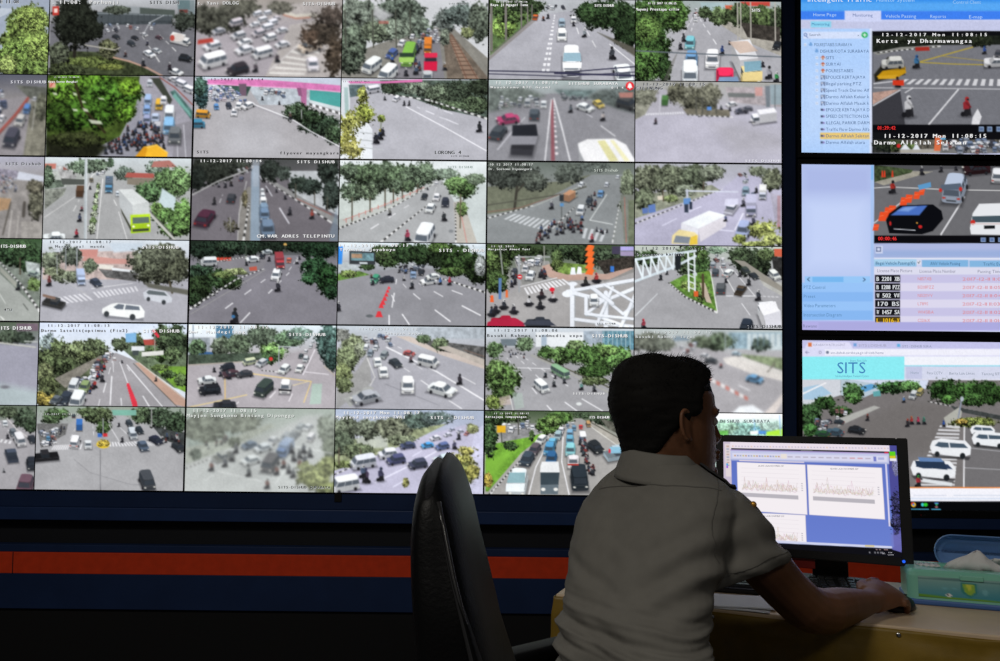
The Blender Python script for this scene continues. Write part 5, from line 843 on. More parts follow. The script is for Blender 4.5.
for x, y, w_, an, c, k in ((291, 395, 26, -90, 0x3868b0, 'truck'), (275, 458, 38, -80, 0xe8e8ec, 'van'), (323, 464, 32, 88, 0xd0d4d8, 'car'), (270, 355, 14, -88, 0x404850, 'car'), (475, 386, 24, 70, 0x404850, 'suv'), (487, 428, 34, 80, 0xc8d0d8, 'van'), (512, 412, 26, 70, 0x303840, 'suv'), (572, 448, 36, 50, 0x2c3040, 'car'), (525, 470, 38, 75, 0x566478, 'car'), (655, 474, 38, 60, 0x34383c, 'car'), (540, 608, 56, 78, 0x44484e, 'van'), (170, 512, 50, 170, 0x2c2c30, 'pickup'), (177, 438, 16, 90, 0x5088b0, 'car')): p.C(x, y, w_, an, c, k, a2=0x3c70b8 if k == 'truck' else None)
p.M(448, 450, 26, 0x34343c).M(436, 392, 20).crowd(8, 24, RID, 590, 430, 660, 440, 660, 455, 600, 450)
p.B(1.4).S(140, 290, 345, 7, '11-12-2017 11:08:16', 0xc8ccc8)
p = tile(5, 1, C2); p.G(0x98a49c, 0xaeb2b0, 328, 460)
p.Q(0x84908a, 20, 360, 200, 350, 330, 350, 200, 430, 20, 500, soft=30, amp=.2).T(0x76806e, 90, 400, 80, 60, .35, 14).T(0x848e7c, 220, 380, 80, 40, .3, 14).Q(0xb4b8b8, 20, 540, 300, 440, 460, 350, 520, 350, 560, 480, 560, 635, 20, 635, soft=20, amp=.02).Q(0x9aa096, 20, 470, 200, 430, 330, 380, 350, 390, 200, 465, 20, 530, soft=8, amp=.2, sc=8)
p.T(0x5c685c, 58, 496, 22, 24, .5).T(0x66705f, 200, 448, 24, 20, .5).crowd(16, 14, (0x6c7068, 0x58605c), 90, 460, 180, 430, 180, 450, 95, 480)
p.T(0x808c7c, 540, 400, 44, 50, .4, 12).T(0x74806c, 550, 470, 30, 40, .4)
p.L(0xd8dcdc, 4, 140, 556, 295, 592).L(0xd4d8d8, 4, 350, 600, 440, 475).L(0xe0e4e4, 3, 400, 460, 560, 490).L(0xd0d4d4, 4, 90, 590, 120, 570).L(0xc8ccd0, 4, 270, 545, 320, 500).K(4, 4, 22, 545, 110, 510, 6, 1)
for x, y, w_, an, c, k in ((340, 450, 34, 118, 0xd0d4d8, 'car'), (390, 440, 34, 118, 0x808890, 'suv'), (420, 430, 34, 118, 0x606870, 'suv'), (440, 405, 30, 118, 0x98a0a4, 'suv'), (470, 400, 28, 118, 0xd4d8dc, 'car'), (160, 512, 44, 150, 0xa0a4a0, 'pickup'), (255, 468, 36, 150, 0x6c7c90, 'car'), (305, 478, 40, 150, 0xdce4ea, 'car'), (260, 525, 44, 150, 0xe4eaec, 'car'), (385, 490, 40, 115, 0x6c84b0, 'truck'), (330, 545, 56, 110, 0x5c5c60, 'van'), (480, 440, 26, 110, 0xe0e0e4, 'van')): p.C(x, y, w_, an, c, k, a2=0x8ca0c0 if k == 'truck' else None)
for x, y in ((115, 555), (165, 540), (190, 520), (205, 490), (355, 570), (380, 545), (400, 565), (418, 520), (440, 510), (460, 530), (440, 545), (478, 505), (415, 580), (320, 620), (252, 575), (455, 490), (410, 490)): p.M(x, y, 40, (0x50545c, 0x6c4c48, 0x585c60)[(x + y) % 3], 0xa0a4a4)
p.T(0x94a058, 500, 580, 70, 44, .6, 9, .6).T(0x889450, 540, 540, 40, 40, .6, 9).T(0x9ca868, 460, 540, 30, 20, .5, 8, .7).T(0x8c9a4c, 540, 620, 40, 26, .6)
p.Q(0xd8dcdc, 400, 385, 470, 400, 420, 440, 340, 440, soft=40, a=.4)
p.B(3.6).Hz(0xb6bab4, .24).S(45, 282, 332, 12, '11-12-2017 11:08:15', 0xe8ece8).S(24, 420, 350, 12, 'Mayjen Sungkono Bintang Diponggo', 0xe4e8e4).S(360, 552, 614, 10, 'SITS-DISHUB SURABAYA', 0x40443c)
p = tile(5, 2, C3); p.G(0xa8b4c8, 0xb8b6cc, 335, 470)
p.Q(0xbab8ce, 20, 570, 300, 440, 500, 385, 540, 385, 580, 640, 20, 640, amp=.02).Q(0x909878, 20, 450, 300, 400, 440, 380, 300, 450, 20, 555, amp=.3, sc=12).Q(0xd0d4d8, 100, 420, 220, 410, 220, 470, 110, 470, soft=8, a=.6)
p.T(0x6c7860, 60, 400, 60, 46, .6, 9).T(0x5c6c54, 50, 450, 50, 44, .6, 9).T(0x78846c, 150, 400, 60, 40, .6).T(0x848c70, 240, 400, 70, 44, .6).T(0x5c7468, 330, 370, 60, 34, .5).T(0x6c8480, 400, 360, 60, 26, .4).T(0x6c7c58, 110, 480, 60, 30, .6).T(0x7c8868, 270, 440, 60, 22, .6).T(0x7c8c50, 60, 530, 40, 16, .6).L(0x5c5448, 5, 40, 470, 40, 530).L(0x5c5448, 4, 118, 470, 122, 505)
p.K(5, 3, 22, 568, 180, 500, 8, 1).L(0xe4e4f4, 4, 175, 596, 320, 525, 420, 470).L(0xdcdcf0, 3, 310, 500, 345, 480).L(0xe0e0f4, 4, 240, 612, 290, 585)
for x, y, w_, an, c, k in ((395, 438, 24, 155, 0xe4e4f0, 'car'), (440, 425, 18, 150, 0xe0e0f0, 'car'), (485, 412, 16, 140, 0xd8d8ec, 'car'), (365, 466, 28, 160, 0x50a0e0, 'car'), (420, 472, 32, 155, 0x6070a0, 'suv'), (293, 468, 34, 165, 0x505878, 'car'), (220, 502, 44, 165, 0xe8eaf4, 'suv'), (250, 524, 44, 160, 0x505478, 'suv'), (130, 538, 54, 160, 0xe0e4f0, 'van'), (330, 540, 44, 160, 0x484c60, 'suv'), (425, 520, 44, 160, 0xd0e0e8, 'car'), (62, 622, 62, 160, 0xf0f4f8, 'van'), (510, 420, 16, 120, 0xc88080, 'car'), (455, 405, 14, 140, 0xc0c4dc, 'car')): p.C(x, y, w_, an, c, k)
p.M(140, 600, 60, 0x4c4058, 0x404060).M(128, 580, 50, 0x50607c).M(193, 592, 54, 0x40405c, 0x384058).M(465, 475, 36, 0x50506c).M(480, 440, 30)
p.Q(0xc8c8e0, 540, 400, 590, 380, 590, 640, 500, 640, amp=.08, sc=8, a=.8)
p.T(0xa0a048, 490, 520, 54, 34, .8, 8, .6).T(0xb0ac50, 510, 480, 34, 18, .7, 8, .6).T(0x8c9448, 500, 570, 50, 40, .8, 8, .6).T(0xb4b04c, 530, 560, 30, 30, .6).T(0x90983c, 460, 600, 40, 24, .7).T(0xa4a454, 285, 598, 12, 20, .5).T(0x9ca468, 530, 400, 24, 20, .5)
p.B(1.8).S(54, 338, 340, 11, '11-12-2017 Mon 11:08:17').S(26, 286, 356, 11, 'Mayjend sungkono TVRI').S(374, 537, 358, 11, 'SITS - DISHUB')
p = tile(5, 3, C4); p.G(0x4c5c44, 0xa4a2a0, 340, 440)
p.Q(0xa09e9c, 20, 640, 230, 430, 330, 365, 370, 360, 560, 470, 570, 645, 20, 645, amp=.02).Q(0x88888a, 60, 380, 220, 380, 300, 370, 240, 420, 90, 470, amp=.2).crowd(10, 18, VEH, 80, 390, 220, 370, 220, 395, 90, 420, bikes=False)
p.Q(0x6c9c38, 20, 460, 180, 430, 250, 410, 150, 490, 30, 630, 20, 630, amp=.2, sc=14).Q(0x7cb040, 20, 520, 120, 480, 60, 560, 20, 590, soft=12).T(0x3c5c30, 112, 462, 30, 18, .7).T(0x4c6c34, 190, 425, 12, 20, .7).T(0x3c5830, 60, 360, 50, 30, .8).T(0x44602c, 120, 355, 60, 20, .8).T(0x5c8438, 250, 385, 50, 36, .8, 8).T(0x4c7430, 290, 360, 60, 26, .8, 8).T(0x688c40, 270, 370, 30, 20, .7).T(0x3c5c30, 35, 440, 30, 70, .8, 8).T(0xc0a838, 30, 590, 18, 30, .6)
p.Q(0xd8a828, 62, 388, 94, 388, 94, 414, 62, 414).L(0x484c44, 4, 78, 414, 80, 450).L(0x50504c, 5, 140, 340, 142, 420)
p.K(8, 3, 35, 640, 180, 480, 15, 1).K(3, 2, 180, 480, 330, 375, 12, 1).L(0xe8e8ec, 4, 178, 645, 205, 540, 240, 470).L(0xe8e8ec, 4, 328, 645, 300, 520, 305, 430).L(0xdcdcdc, 3, 40, 640, 60, 610)
p.Q(0xa8a49c, 385, 375, 420, 370, 575, 480, 575, 510, 440, 420, amp=.08).L(0x585850, 4, 400, 372, 575, 470).L(0xd0d0cc, 3, 390, 380, 560, 500).T(0x40543c, 460, 365, 60, 22, .7).Q(0x5c5c54, 440, 360, 570, 400, 570, 450, 470, 400, amp=.4).T(0x4c6444, 380, 350, 40, 14, .6)
for x, y, w_, an, c, k in ((340, 385, 14, 92, 0xd0d4d8, 'car'), (322, 392, 14, 92, 0x8090a8, 'car'), (345, 402, 18, 92, 0x7094b0, 'suv'), (370, 396, 16, 92, 0xd84848, 'car'), (398, 388, 18, 80, 0xc09868, 'van'), (298, 410, 24, 100, 0xe0e0e4, 'car'), (286, 432, 30, 100, 0x9cb4bc, 'suv'), (330, 425, 28, 92, 0x7ca8c8, 'suv'), (378, 440, 30, 85, 0xe8e8ec, 'van'), (265, 458, 34, 100, 0x6cb0d0, 'car'), (330, 450, 32, 92, 0x68a4c0, 'suv'), (225, 448, 32, 120, 0xe4e8e8, 'suv'), (255, 485, 44, 98, 0x5498c4, 'suv'), (332, 488, 42, 92, 0x8cccd4, 'suv'), (200, 486, 40, 110, 0x605860, 'suv'), (342, 530, 48, 90, 0xe8e4e8, 'car'), (172, 524, 48, 108, 0x404c58, 'suv'), (262, 520, 44, 96, 0x386898, 'suv'), (425, 480, 46, 60, 0x2c3034, 'suv'), (515, 505, 64, 160, 0xb8ccd8, 'pickup'), (365, 605, 72, 86, 0x2c343c, 'van')): p.C(x, y, w_, an, c, k)
p.Q(0xa83830, 322, 528, 362, 528, 362, 534, 322, 534).Q(0x88b8d0, 476, 466, 540, 466, 548, 488, 478, 490).Q(0xd03040, 472, 474, 480, 474, 480, 488, 472, 488)
p.crowd(26, 26, (0x30343c, 0x8c3c38, 0x405058, 0xb0b0b0), 365, 455, 385, 455, 425, 570, 400, 575)
p.C(140, 625, 74, 96, 0xe4ecf0, 'van', .55).Q(0x8cb0b8, 108, 560, 166, 560, 164, 598, 98, 598).Q(0xe8f0f4, 96, 600, 166, 600, 160, 630, 94, 630)
p.Q(0xe8eaec, 222, 535, 228, 520, 288, 520, 292, 560, 220, 560).Q(0x38444c, 222, 560, 292, 560, 288, 605, 222, 605).Q(0x606c74, 222, 605, 288, 605, 286, 640, 222, 640).E(0xe0e0dc, 232, 622, 8, 6).E(0xe0e0dc, 278, 622, 8, 6)
p.B(1.3).S(50, 180, 343, 6, '11 12 2017 11:08:17').S(20, 170, 355, 8, 'Kertajaya lempuyangan').S(400, 475, 357, 9, 'ITS DISHUB')
p = tile(5, 4, C5); p.G(0xf0f4f4, 0xb8e4d8, 345, 420)
p.Q(0xf4f6f6, -10, 340, 570, 340, 570, 362, -10, 362).T(0x98d8c8, 420, 400, 70, 26, .4).T(0xa8e0c0, 350, 395, 50, 30, .4).T(0x78c8d8, 480, 405, 40, 16, .4).T(0xc0ecdc, 520, 390, 50, 20, .3).Q(0x4c88d0, 470, 408, 530, 406, 530, 418, 468, 418, soft=6).Q(0xa8e040, 500, 410, 560, 400, 560, 425, 500, 425, soft=6).Q(0x60c040, 312, 408, 360, 405, 360, 425, 312, 425, soft=6, a=.7).L(0x88b8e8, 3, 455, 365, 458, 420).L(0x98c0f0, 3, 548, 350, 552, 420).Q(0xe8f0e8, 440, 408, 470, 405, 470, 420, 440, 420, soft=4)
p.T(0x8cd0a8, 200, 470, 220, 60, .4).Q(0xd0e8e0, -20, 520, 580, 520, 580, 680, -20, 680)
p.B(1.8).S(328, 512, 371, 12, 'DISHUB SURABAYA', 0x70787c, out=False)
# ------------------------------------------------------------------ pictures of the three tall monitors at the right
TVX, TVW, TVH = 2.504, 1.21, 0.6815
TVY = (-0.0475, 0.6815, 1.4055)
TVP = []
D1, D2, D3 = (780, 0, 4.005), (780, 155, 3.673), (780, 330, 3.305)
def tvpic(i, z):
    p = Pic(sheet_corners(TVX, TVY[i], TVW, TVH), TVW, TVH, (390, 220), z); p.sd = 900 + i * 50; TVP.append(p); return p
p = tvpic(0, D1)
p.F(0xc8ccea).R(0x3a90ea, 80, -60, 1400, 46).R(0x58a8f4, 80, 10, 1400, 46, soft=16).R(0x3f80f0, 80, 46, 1400, 80).R(0xd4d8f0, 80, 80, 1400, 84, a=.7)
p.R(0xd0d6f6, 258, 44, 404, 92).R(0xc4c8e6, 80, 88, 1400, 122).R(0x8cd4f0, 122, 86, 204, 111)
p.R(0xb0d0fc, 80, 116, 362, 614).R(0xc0d8fc, 80, 300, 362, 560, soft=90, a=.7).R(0xd4e0fa, 92, 128, 334, 156).R(0xdae2f8, 358, 116, 368, 614)
p.E(0x30b060, 338, 141, 13, 12).R(0xf0f8f0, 331, 139, 345, 143).R(0xf0f8f0, 336, 134, 340, 148)
p.L(0x5870a8, 3, 104, 146, 110, 152).E(0x5870a8, 101, 140, 7, 7).E(0xd4e0fa, 101, 140, 4, 4)
rows = ['POLRESTABES SURABAYA', 'DISHUB KOTA SURABAYA', 'SITS', 'SURYA1', 'POLRESTABES', 'EPOLICE KERTAJAYA', 'Illegal parking PTZ', 'Speed Track Darmo Alf', 'Darmo Alfalah Keluar k', 'Darmo Alfalah Masuk k', 'EPOLICE KERTAJAYA D', 'SPEED DETECTION DA', 'ILLEGAL PARKIR DARM', 'Traffic Flow Darmo Alfa', 'Darmo Alfalah Selatan', 'Darmo Alfalah utara']
xe = [288, 356, 217, 242, 292, 342, 326, 357, 357, 357, 358, 357, 358, 358, 356, 340]
p.R(0xe8c878, 160, 532, 358, 558)
for i, t in enumerate(rows):
    y = 180 + i * 26.05; x = (136, 160)[i] if i < 2 else 183
    p.S(x, xe[i], y, 13, t, 0x4c6890, mono=False, out=False)
    if i < 2: p.E(0x70a0d8, x - 14, y, 7, 5).E(0x70a0d8, x - 14, y - 6, 4, 4)
    elif i < 5: p.Q(0xc05838, x - 22, y, x - 12, y - 9, x - 2, y).R(0xe8d8c8, x - 18, y, x - 6, y + 8).R(0xa85038, x - 14, y + 1, x - 10, y + 8)
    elif i < 10: p.R(0x7888a8, x - 21, y - 8, x - 2, y + 2).R(0xe0e4f0, x - 18, y - 5, x - 12, y).R(0x505878, x - 20, y + 3, x - 15, y + 8).R(0x505878, x - 8, y + 3, x - 3, y + 8)
    else: p.R(0x3c4460, x - 21, y - 4, x - 12, y + 4).R(0x8c7cb8, x - 12, y - 3, x - 5, y + 4)
    if i == 0 or 2 <= i < 10: p.R(0xe0e8f8, x - 41, y - 5, x - 31, y + 5).R(0x8090b0, x - 39, y - 1, x - 33, y + 1)
p.S(110, 368, -1, 19, 'Intelligent Traffic', 0xe4ecfa, False, False).S(384, 538, 2, 13, 'Monitor System', 0xa8d4fa, False, False).S(690, 804, 10, 14, 'Control Client', 0x9cc8f4, False, False)
p.S(132, 226, 60, 13, 'Home Page', 0xb4d4f8, False, False).S(290, 371, 62, 13, 'Monitoring', 0x5870a8, False, False).S(420, 545, 66, 13, 'Vehicle Passing', 0xb4d4f8, False, False).S(600, 664, 67, 13, 'Reports', 0xb4d4f8, False, False).S(755, 810, 69, 13, 'E-map', 0xb4d4f8, False, False).S(126, 198, 98, 11, 'Monitoring', 0x3070a8, False, False).S(116, 162, 140, 11, 'Search', 0x607090, False, False).S(308, 318, 142, 9, 'x', 0x8090a8, False, False)
V = 0x77777c
p.R(0x101014, 368, 126, 1400, 614).Q(0x74757c, 370, 180, 1400, 160, 1400, 500, 370, 500, amp=.04)
p.Q(0x20241e, 368, 126, 900, 126, 900, 180, 600, 182, 368, 210, amp=.4).Q(0x8c8c88, 370, 212, 480, 190, 640, 182, 640, 192, 480, 202, 390, 222).R(0x101014, 368, 126, 1400, 144)
p.K(4, 4, 390, 212, 640, 186, 12, 1).Q(0xa03028, 540, 190, 596, 188, 598, 204, 542, 206).T(0x303828, 560, 160, 120, 20, .6).T(0x283020, 800, 165, 60, 26, .6)
p.L(0xb09c40, 5, 540, 254, 770, 190).L(0xb09c40, 4, 545, 250, 700, 258, 900, 262).L(0xa09050, 3, 640, 225, 860, 250)
p.Q(0x26241c, 375, 300, 430, 230, 480, 225, 500, 300, 380, 330, soft=6).Q(0xc09018, 385, 310, 410, 285, 500, 268, 504, 292, 470, 312).C(450, 268, 56, 175, 0xd0d0cc, 'suv').Q(0xd0a028, 390, 305, 470, 300, 468, 316, 392, 318)
p.Zb(0xd8d8dc, 13, 500, 318, 900, 318, 900, 346, 470, 338, duty=.5).L(0xd8d8dc, 3, 375, 352, 900, 358).L(0xd8d8dc, 4, 375, 336, 460, 326)
p.M(545, 275, 56, 0x3870a0, 0x3060a0).M(817, 218, 34, 0x3050a0, 0x3058b0).C(865, 262, 60, 175, 0xe4e4e8, 'car').C(872, 222, 30, 100, 0x505058).M(470, 352, 46, 0x282428, 0x301818).Q(0xd03820, 450, 322, 495, 322, 495, 344, 450, 342)
p.Q(0xb49488, 370, 372, 480, 358, 370, 420, amp=.2).Q(0x3a3a40, 370, 426, 480, 362, 500, 500, 370, 500).L(0xd8d8dc, 4, 480, 362, 372, 424).L(0xdcdce0, 6, 712, 360, 594, 500).L(0xd8d8dc, 4, 500, 372, 530, 354)
p.M(512, 470, 90, 0xd8d8dc, 0xe0e0e4).M(745, 466, 80, 0x9c2830, 0xb83030).Q(0xdcdce0, 765, 500, 770, 470, 790, 436, 806, 468, 796, 500)
p.R(0x0c0c10, 368, 500, 1400, 532)
for x in (795, 828, 865): p.R(0x90a8c8, x, 508, x + 20, 528).R(0x586c90, x + 3, 512, x + 17, 524)
p.Q(0x5c5850, 372, 560, 1400, 560, 1400, 614, 372, 614, amp=.5, sc=10).T(0x44542c, 440, 585, 70, 26, .8).T(0x60783c, 520, 590, 40, 16, .7).Q(0xa8a49c, 480, 600, 640, 596, 640, 614, 480, 614).Q(0x787878, 640, 595, 1400, 590, 1400, 614, 640, 614).Q(0xd87048, 620, 545, 650, 545, 640, 605, 615, 605)
p.crowd(60, 24, VEH, 660, 560, 1000, 555, 1000, 612, 660, 612, bikes=False).Q(0xe0e4ec, 480, 600, 500, 575, 520, 600).Q(0xe0e4ec, 530, 600, 545, 570, 560, 600).R(0x6cb8e8, 640, 552, 662, 560).E(0xd03030, 474, 585, 8, 8).R(0x14181a, 368, 530, 440, 614, a=.6)
p.grain(.05).B(1.6)
p.S(400, 830, 140, 13, '12-12-2017 Mon 11:08:15').S(384, 768, 165, 16, 'Kerta  ya Dharmawangsa').S(388, 460, 513, 15, '01:29:42', 0xe03030, True, False).S(410, 826, 545, 16, '11-12-2017 Mon 11:08:15').S(374, 745, 571, 17, 'Darmo Alfalah Selatan')

p = tvpic(1, D2)
p.F(0xccd2ee).R(0xb8c8f0, 78, 30, 342, 620).R(0xa8b4e4, 78, 36, 342, 160, soft=60, a=.7).R(0xc8d6fa, 90, 160, 320, 420, soft=80, a=.8).R(0xa8c4f0, 332, 30, 344, 615).R(0x80b8ec, 334, 40, 341, 92)
p.R(0x90bcf4, 80, 470, 340, 606).R(0x98c4f8, 80, 470, 340, 503).R(0x88b8f2, 80, 505, 340, 537).R(0x98c4f8, 80, 539, 340, 571).R(0x88b8f2, 80, 573, 340, 606).R(0x98c8f8, 90, 446, 330, 470).R(0x78b8f0, 118, 448, 232, 467)
p.S(86, 166, 486, 13, 'PTZ Control', 0x5c88b4, False, False).S(86, 130, 519, 12, 'Preset', 0x5c88b4, False, False).S(86, 204, 553, 13, 'Video Parameters', 0x5c88b4, False, False).S(86, 226, 587, 13, 'Intersection Diagram', 0x5c88b4, False, False).S(84, 136, 628, 12, 'Rewano', 0x707898, False, False)
p.L(0x405878, 3, 107, 451, 100, 457, 107, 463).L(0x405878, 3, 305, 452, 312, 458, 305, 464).R(0xb0b0e8, 78, 610, 1300, 645)
p.R(0x0c0c10, 345, 30, 1300, 325).Q(0x6c6c70, 345, 75, 600, 40, 1300, 40, 1300, 298, 345, 298, amp=.03).Q(0x9c988c, 345, 100, 480, 60, 560, 62, 380, 112, amp=.1).Q(0x3c4830, 345, 40, 500, 40, 480, 66, 345, 100, amp=.5).Q(0x505054, 345, 36, 1300, 36, 1300, 60, 600, 52, 520, 60)
for x in (375, 383, 412): p.Q(0xd04028, x - 4, 82, x + 4, 82, x + 2, 58, x - 2, 58)
p.L(0xd8d8d8, 3, 345, 122, 400, 118, 620, 128, 850, 132).L(0xdcdce0, 6, 676, 155, 590, 292).L(0xd0d0d4, 4, 345, 250, 450, 170)
p.M(412, 142, 50, 0xb03028, 0x202020).C(640, 150, 88, -80, 0xb4c0d4, 'van', .5).Q(0x586474, 590, 110, 662, 104, 668, 128, 586, 130).E(0xc03028, 588, 130, 6, 7).E(0xc03028, 662, 126, 6, 8).C(722, 64, 60, 170, 0x301c20).C(800, 86, 54, -85, 0xe4e6ea, 'car').M(520, 74, 34).M(590, 64, 30).M(645, 58, 24)
for x, y, s_ in ((375, 225, 20), (395, 210, 22), (408, 200, 18), (452, 170, 18), (470, 160, 18), (500, 148, 16), (518, 135, 14), (350, 265, 14)): p.Q(0xe85028, x - s_ * .8, y + s_ * .9, x + s_ * .6, y + s_ * .9, x + s_, y - s_ * .7, x - s_ * .4, y - s_ * .8).L(0xf08058, 2, x - s_ * .5, y, x + s_ * .7, y - 4)
p.Q(0x5c98c8, 505, 112, 552, 100, 554, 118, 510, 130)
p.Q(0x0c0d12, 388, 240, 400, 215, 440, 186, 560, 182, 592, 206, 598, 236, 560, 280, 520, 292, 400, 288).Q(0x4a70c0, 405, 222, 450, 190, 540, 186, 510, 222, soft=4).Q(0x90b4e8, 430, 205, 460, 192, 500, 190, 470, 208, soft=8, a=.7).L(0xc8ccd4, 3, 418, 272, 495, 277).E(0xc82828, 514, 264, 7, 6).E(0xc02828, 404, 252, 4, 8).E(0xe0a040, 502, 250, 3, 3)
p.Q(0xe6e8ec, 696, 270, 706, 215, 730, 180, 1000, 172, 1000, 298, 700, 292).Q(0x465660, 705, 226, 850, 222, 850, 248, 704, 248).E(0xc83028, 707, 248, 9, 9).Q(0xd8c8c8, 700, 252, 850, 250, 850, 256, 700, 256).Q(0x14161a, 748, 260, 788, 259, 788, 271, 748, 272).Q(0xc04038, 815, 240, 850, 238, 850, 248, 815, 250)
p.R(0x0c0c10, 345, 296, 1300, 325)
for x in (736, 768, 800): p.R(0x90a8d0, x, 304, x + 18, 320).R(0x5870a0, x + 3, 307, x + 15, 317)
p.R(0xaeb8e0, 345, 325, 1300, 378).R(0x9cb0dc, 345, 350, 1300, 376, soft=16).R(0xd0d8f2, 350, 334, 376, 362).L(0x505c80, 3, 354, 340, 368, 340, 368, 354, 354, 354, 354, 340).R(0xe0e4f4, 345, 378, 1300, 384)
p.R(0x90c0e4, 345, 384, 500, 410).R(0xa8d0ec, 345, 384, 500, 396).R(0x80b4e0, 520, 386, 690, 412).R(0x84b6e0, 694, 388, 1300, 414).R(0xe8e8f0, 502, 388, 516, 402).L(0x404858, 2, 505, 394, 508, 398, 513, 390)
p.R(0xdcdcee, 345, 412, 1300, 440)
for i in range(6):
    y = 455 + i * 30.5
    p.R(0xdcd8ee if i % 2 else 0xc8c4e6, 345, y - 15, 1300, y + 15).R(0x14141a, 348, y - 14, 440, y + 13)
    p.S(352, 437, y, 16, ['B 2201 XB', 'B 1208 PZZ', 'W 502 VW', '170 BS', 'W 1457 SA', 'L 1016-X'][i], 0xe8b828 if i == 5 else 0xd8dce0, True, False)
    if i == 5: p.R(0x8c6c10, 352, y - 12, 438, y + 12, a=.5)
    p.S(504, (556, 565, 560, 543, 564, 551)[i], y, 12, ['N1157XB', 'B1208PZZ', 'N1520VV', 'L789S', 'W1451BA', 'C1216X'][i], 0xdc8890, False, False)
    p.S(668, 885, y + 1, 12, '2017-12-11 11:0%d:%02d %d' % (6 - i, 55 - i * 7, 111 + i * 77), 0xdc8088, False, False)
p.R(0xb4b0e6, 78, 614, 1300, 645).R(0x9ca0d0, 140, 614, 1300, 640, a=.3)
p.S(350, 494, 397, 12, 'Illegal Vehicle Passing(10)', 0x406080, False, False).S(550, 661, 399, 12, 'ANV Vehicle Passing', 0x406890, False, False).S(744, 830, 401, 12, 'Traffic Event', 0x406890, False, False).S(356, 485, 425, 12, 'License Plate Picture', 0x8888a0, False, False).S(511, 645, 427, 12, 'License Plate Number', 0x8888a0, False, False).S(724, 812, 428, 12, 'Passing Time', 0x8888a0, False, False)
p.B(1.2).S(358, 426, 307, 14, '00:00:46', 0xe03030, True, False)

p = tvpic(2, D3)
p.F(0xe6e6f6).R(0xc4c4ea, 70, 30, 1200, 62).Q(0xe0dff8, 80, 62, 92, 40, 228, 40, 240, 62, 240, 64).R(0xdcdcf6, 70, 62, 1200, 88).R(0xf0f0fc, 148, 64, 1200, 84).R(0xd87848, 92, 42, 104, 55).R(0x70a0d8, 242, 44, 252, 54).R(0x60b0e0, 386, 46, 396, 56)
p.L(0x8888a8, 2, 84, 74, 95, 74).L(0x8888a8, 2, 88, 70, 84, 74, 88, 78).E(0x9090b0, 132, 74, 5, 5).E(0xe0e0f6, 132, 74, 3, 3).E(0x707890, 156, 74, 5, 5)
p.R(0x8cecf4, 70, 88, 410, 164).R(0xf2f4fc, 410, 88, 1200, 118).R(0x84d8ec, 410, 117, 1200, 121).R(0xd4d8ec, 410, 121, 1200, 162).R(0xc4c8e4, 415, 121, 468, 162)
p.S(108, 215, 49, 8, 'SURABAYA INTELLIGENT', 0xa0a0b8, False, False).S(258, 352, 51, 8, 'SITS | DISHUB', 0xa0a0b8, False, False).S(402, 500, 54, 8, 'SITS - DISHUB SURA', 0x8890a8, False, False).S(166, 342, 75, 8, 'sits.dishub.surabaya.go.id/web/home', 0x7880a0, False, False)
p.S(188, 286, 124, 38, 'SITS', 0x4484bc, False, False).S(230, 286, 101, 7, 'Smart, Fast, Safe', 0x6098b8, False, False).S(182, 292, 152, 7, 'Surabaya Intelligent Transport System', 0x5890b0, False, False).S(430, 458, 141, 9, 'Home', 0x90a0b4, False, False).S(484, 536, 142, 9, 'Peta CCTV', 0x808c9c, False, False).S(558, 642, 143, 9, 'Berita Lalu Lintas', 0x808c9c, False, False).S(664, 730, 145, 9, 'Tentang SITS', 0x808c9c, False, False)
p.Q(0x787474, 70, 164, 1200, 168, 1200, 522, 70, 522, amp=.04).Q(0x6c6866, 200, 330, 400, 240, 560, 240, 560, 400, 300, 420, soft=30, a=.5)
p.Q(0xd0d4dc, 70, 164, 200, 164, 200, 215, 120, 240, 70, 250).Q(0xa8c8e0, 76, 190, 130, 180, 170, 210, 110, 230, 76, 230).L(0xf0f0f4, 5, 76, 210, 150, 175).Q(0xb8c8d4, 200, 164, 300, 168, 330, 200, 260, 230, 200, 215).Q(0x60a0d0, 250, 190, 300, 178, 330, 186, 280, 205).Q(0xd4dcf0, 230, 164, 490, 166, 480, 195, 330, 180)
p.T(0x3c6430, 240, 205, 40, 34, .9, 8).T(0x345c28, 150, 240, 40, 24, .8, 8).T(0x3c6c34, 370, 190, 60, 22, .9, 8).T(0x4c8038, 240, 225, 30, 20, .8).T(0x34582c, 100, 280, 40, 44, .9, 8).T(0x50803c, 430, 185, 44, 20, .8).T(0x3c7030, 100, 330, 30, 26, .8).T(0x345828, 200, 268, 40, 20, .8)
p.Q(0x60a4a8, 306, 204, 330, 200, 332, 218, 308, 220).crowd(20, 14, VEH, 110, 300, 200, 260, 230, 290, 130, 340, bikes=False)
p.Q(0xb0b0ac, 200, 290, 310, 250, 330, 256, 190, 320, soft=4)
p.T(0x2c5020, 540, 200, 54, 40, .9, 8).T(0x345c24, 620, 205, 60, 40, 1.0, 8).T(0x28481c, 690, 210, 60, 44, .9, 8).T(0x40702c, 800, 210, 90, 50, .9, 8).T(0x386028, 640, 230, 50, 24, .9).T(0x487c30, 556, 230, 26, 18, .8)
p.K(3, 4, 488, 236, 740, 288, 16, 1).Q(0x404444, 560, 250, 740, 285, 740, 300, 580, 268, amp=.2).Q(0xb0b0a8, 540, 290, 590, 255, 600, 270, 590, 330, 550, 320, soft=3).T(0x80903c, 640, 306, 80, 18, .9, 7).T(0xa88c34, 600, 302, 24, 10, .8).L(0x8890a0, 5, 600, 222, 588, 290).E(0xb0b8c4, 600, 228, 6, 8)
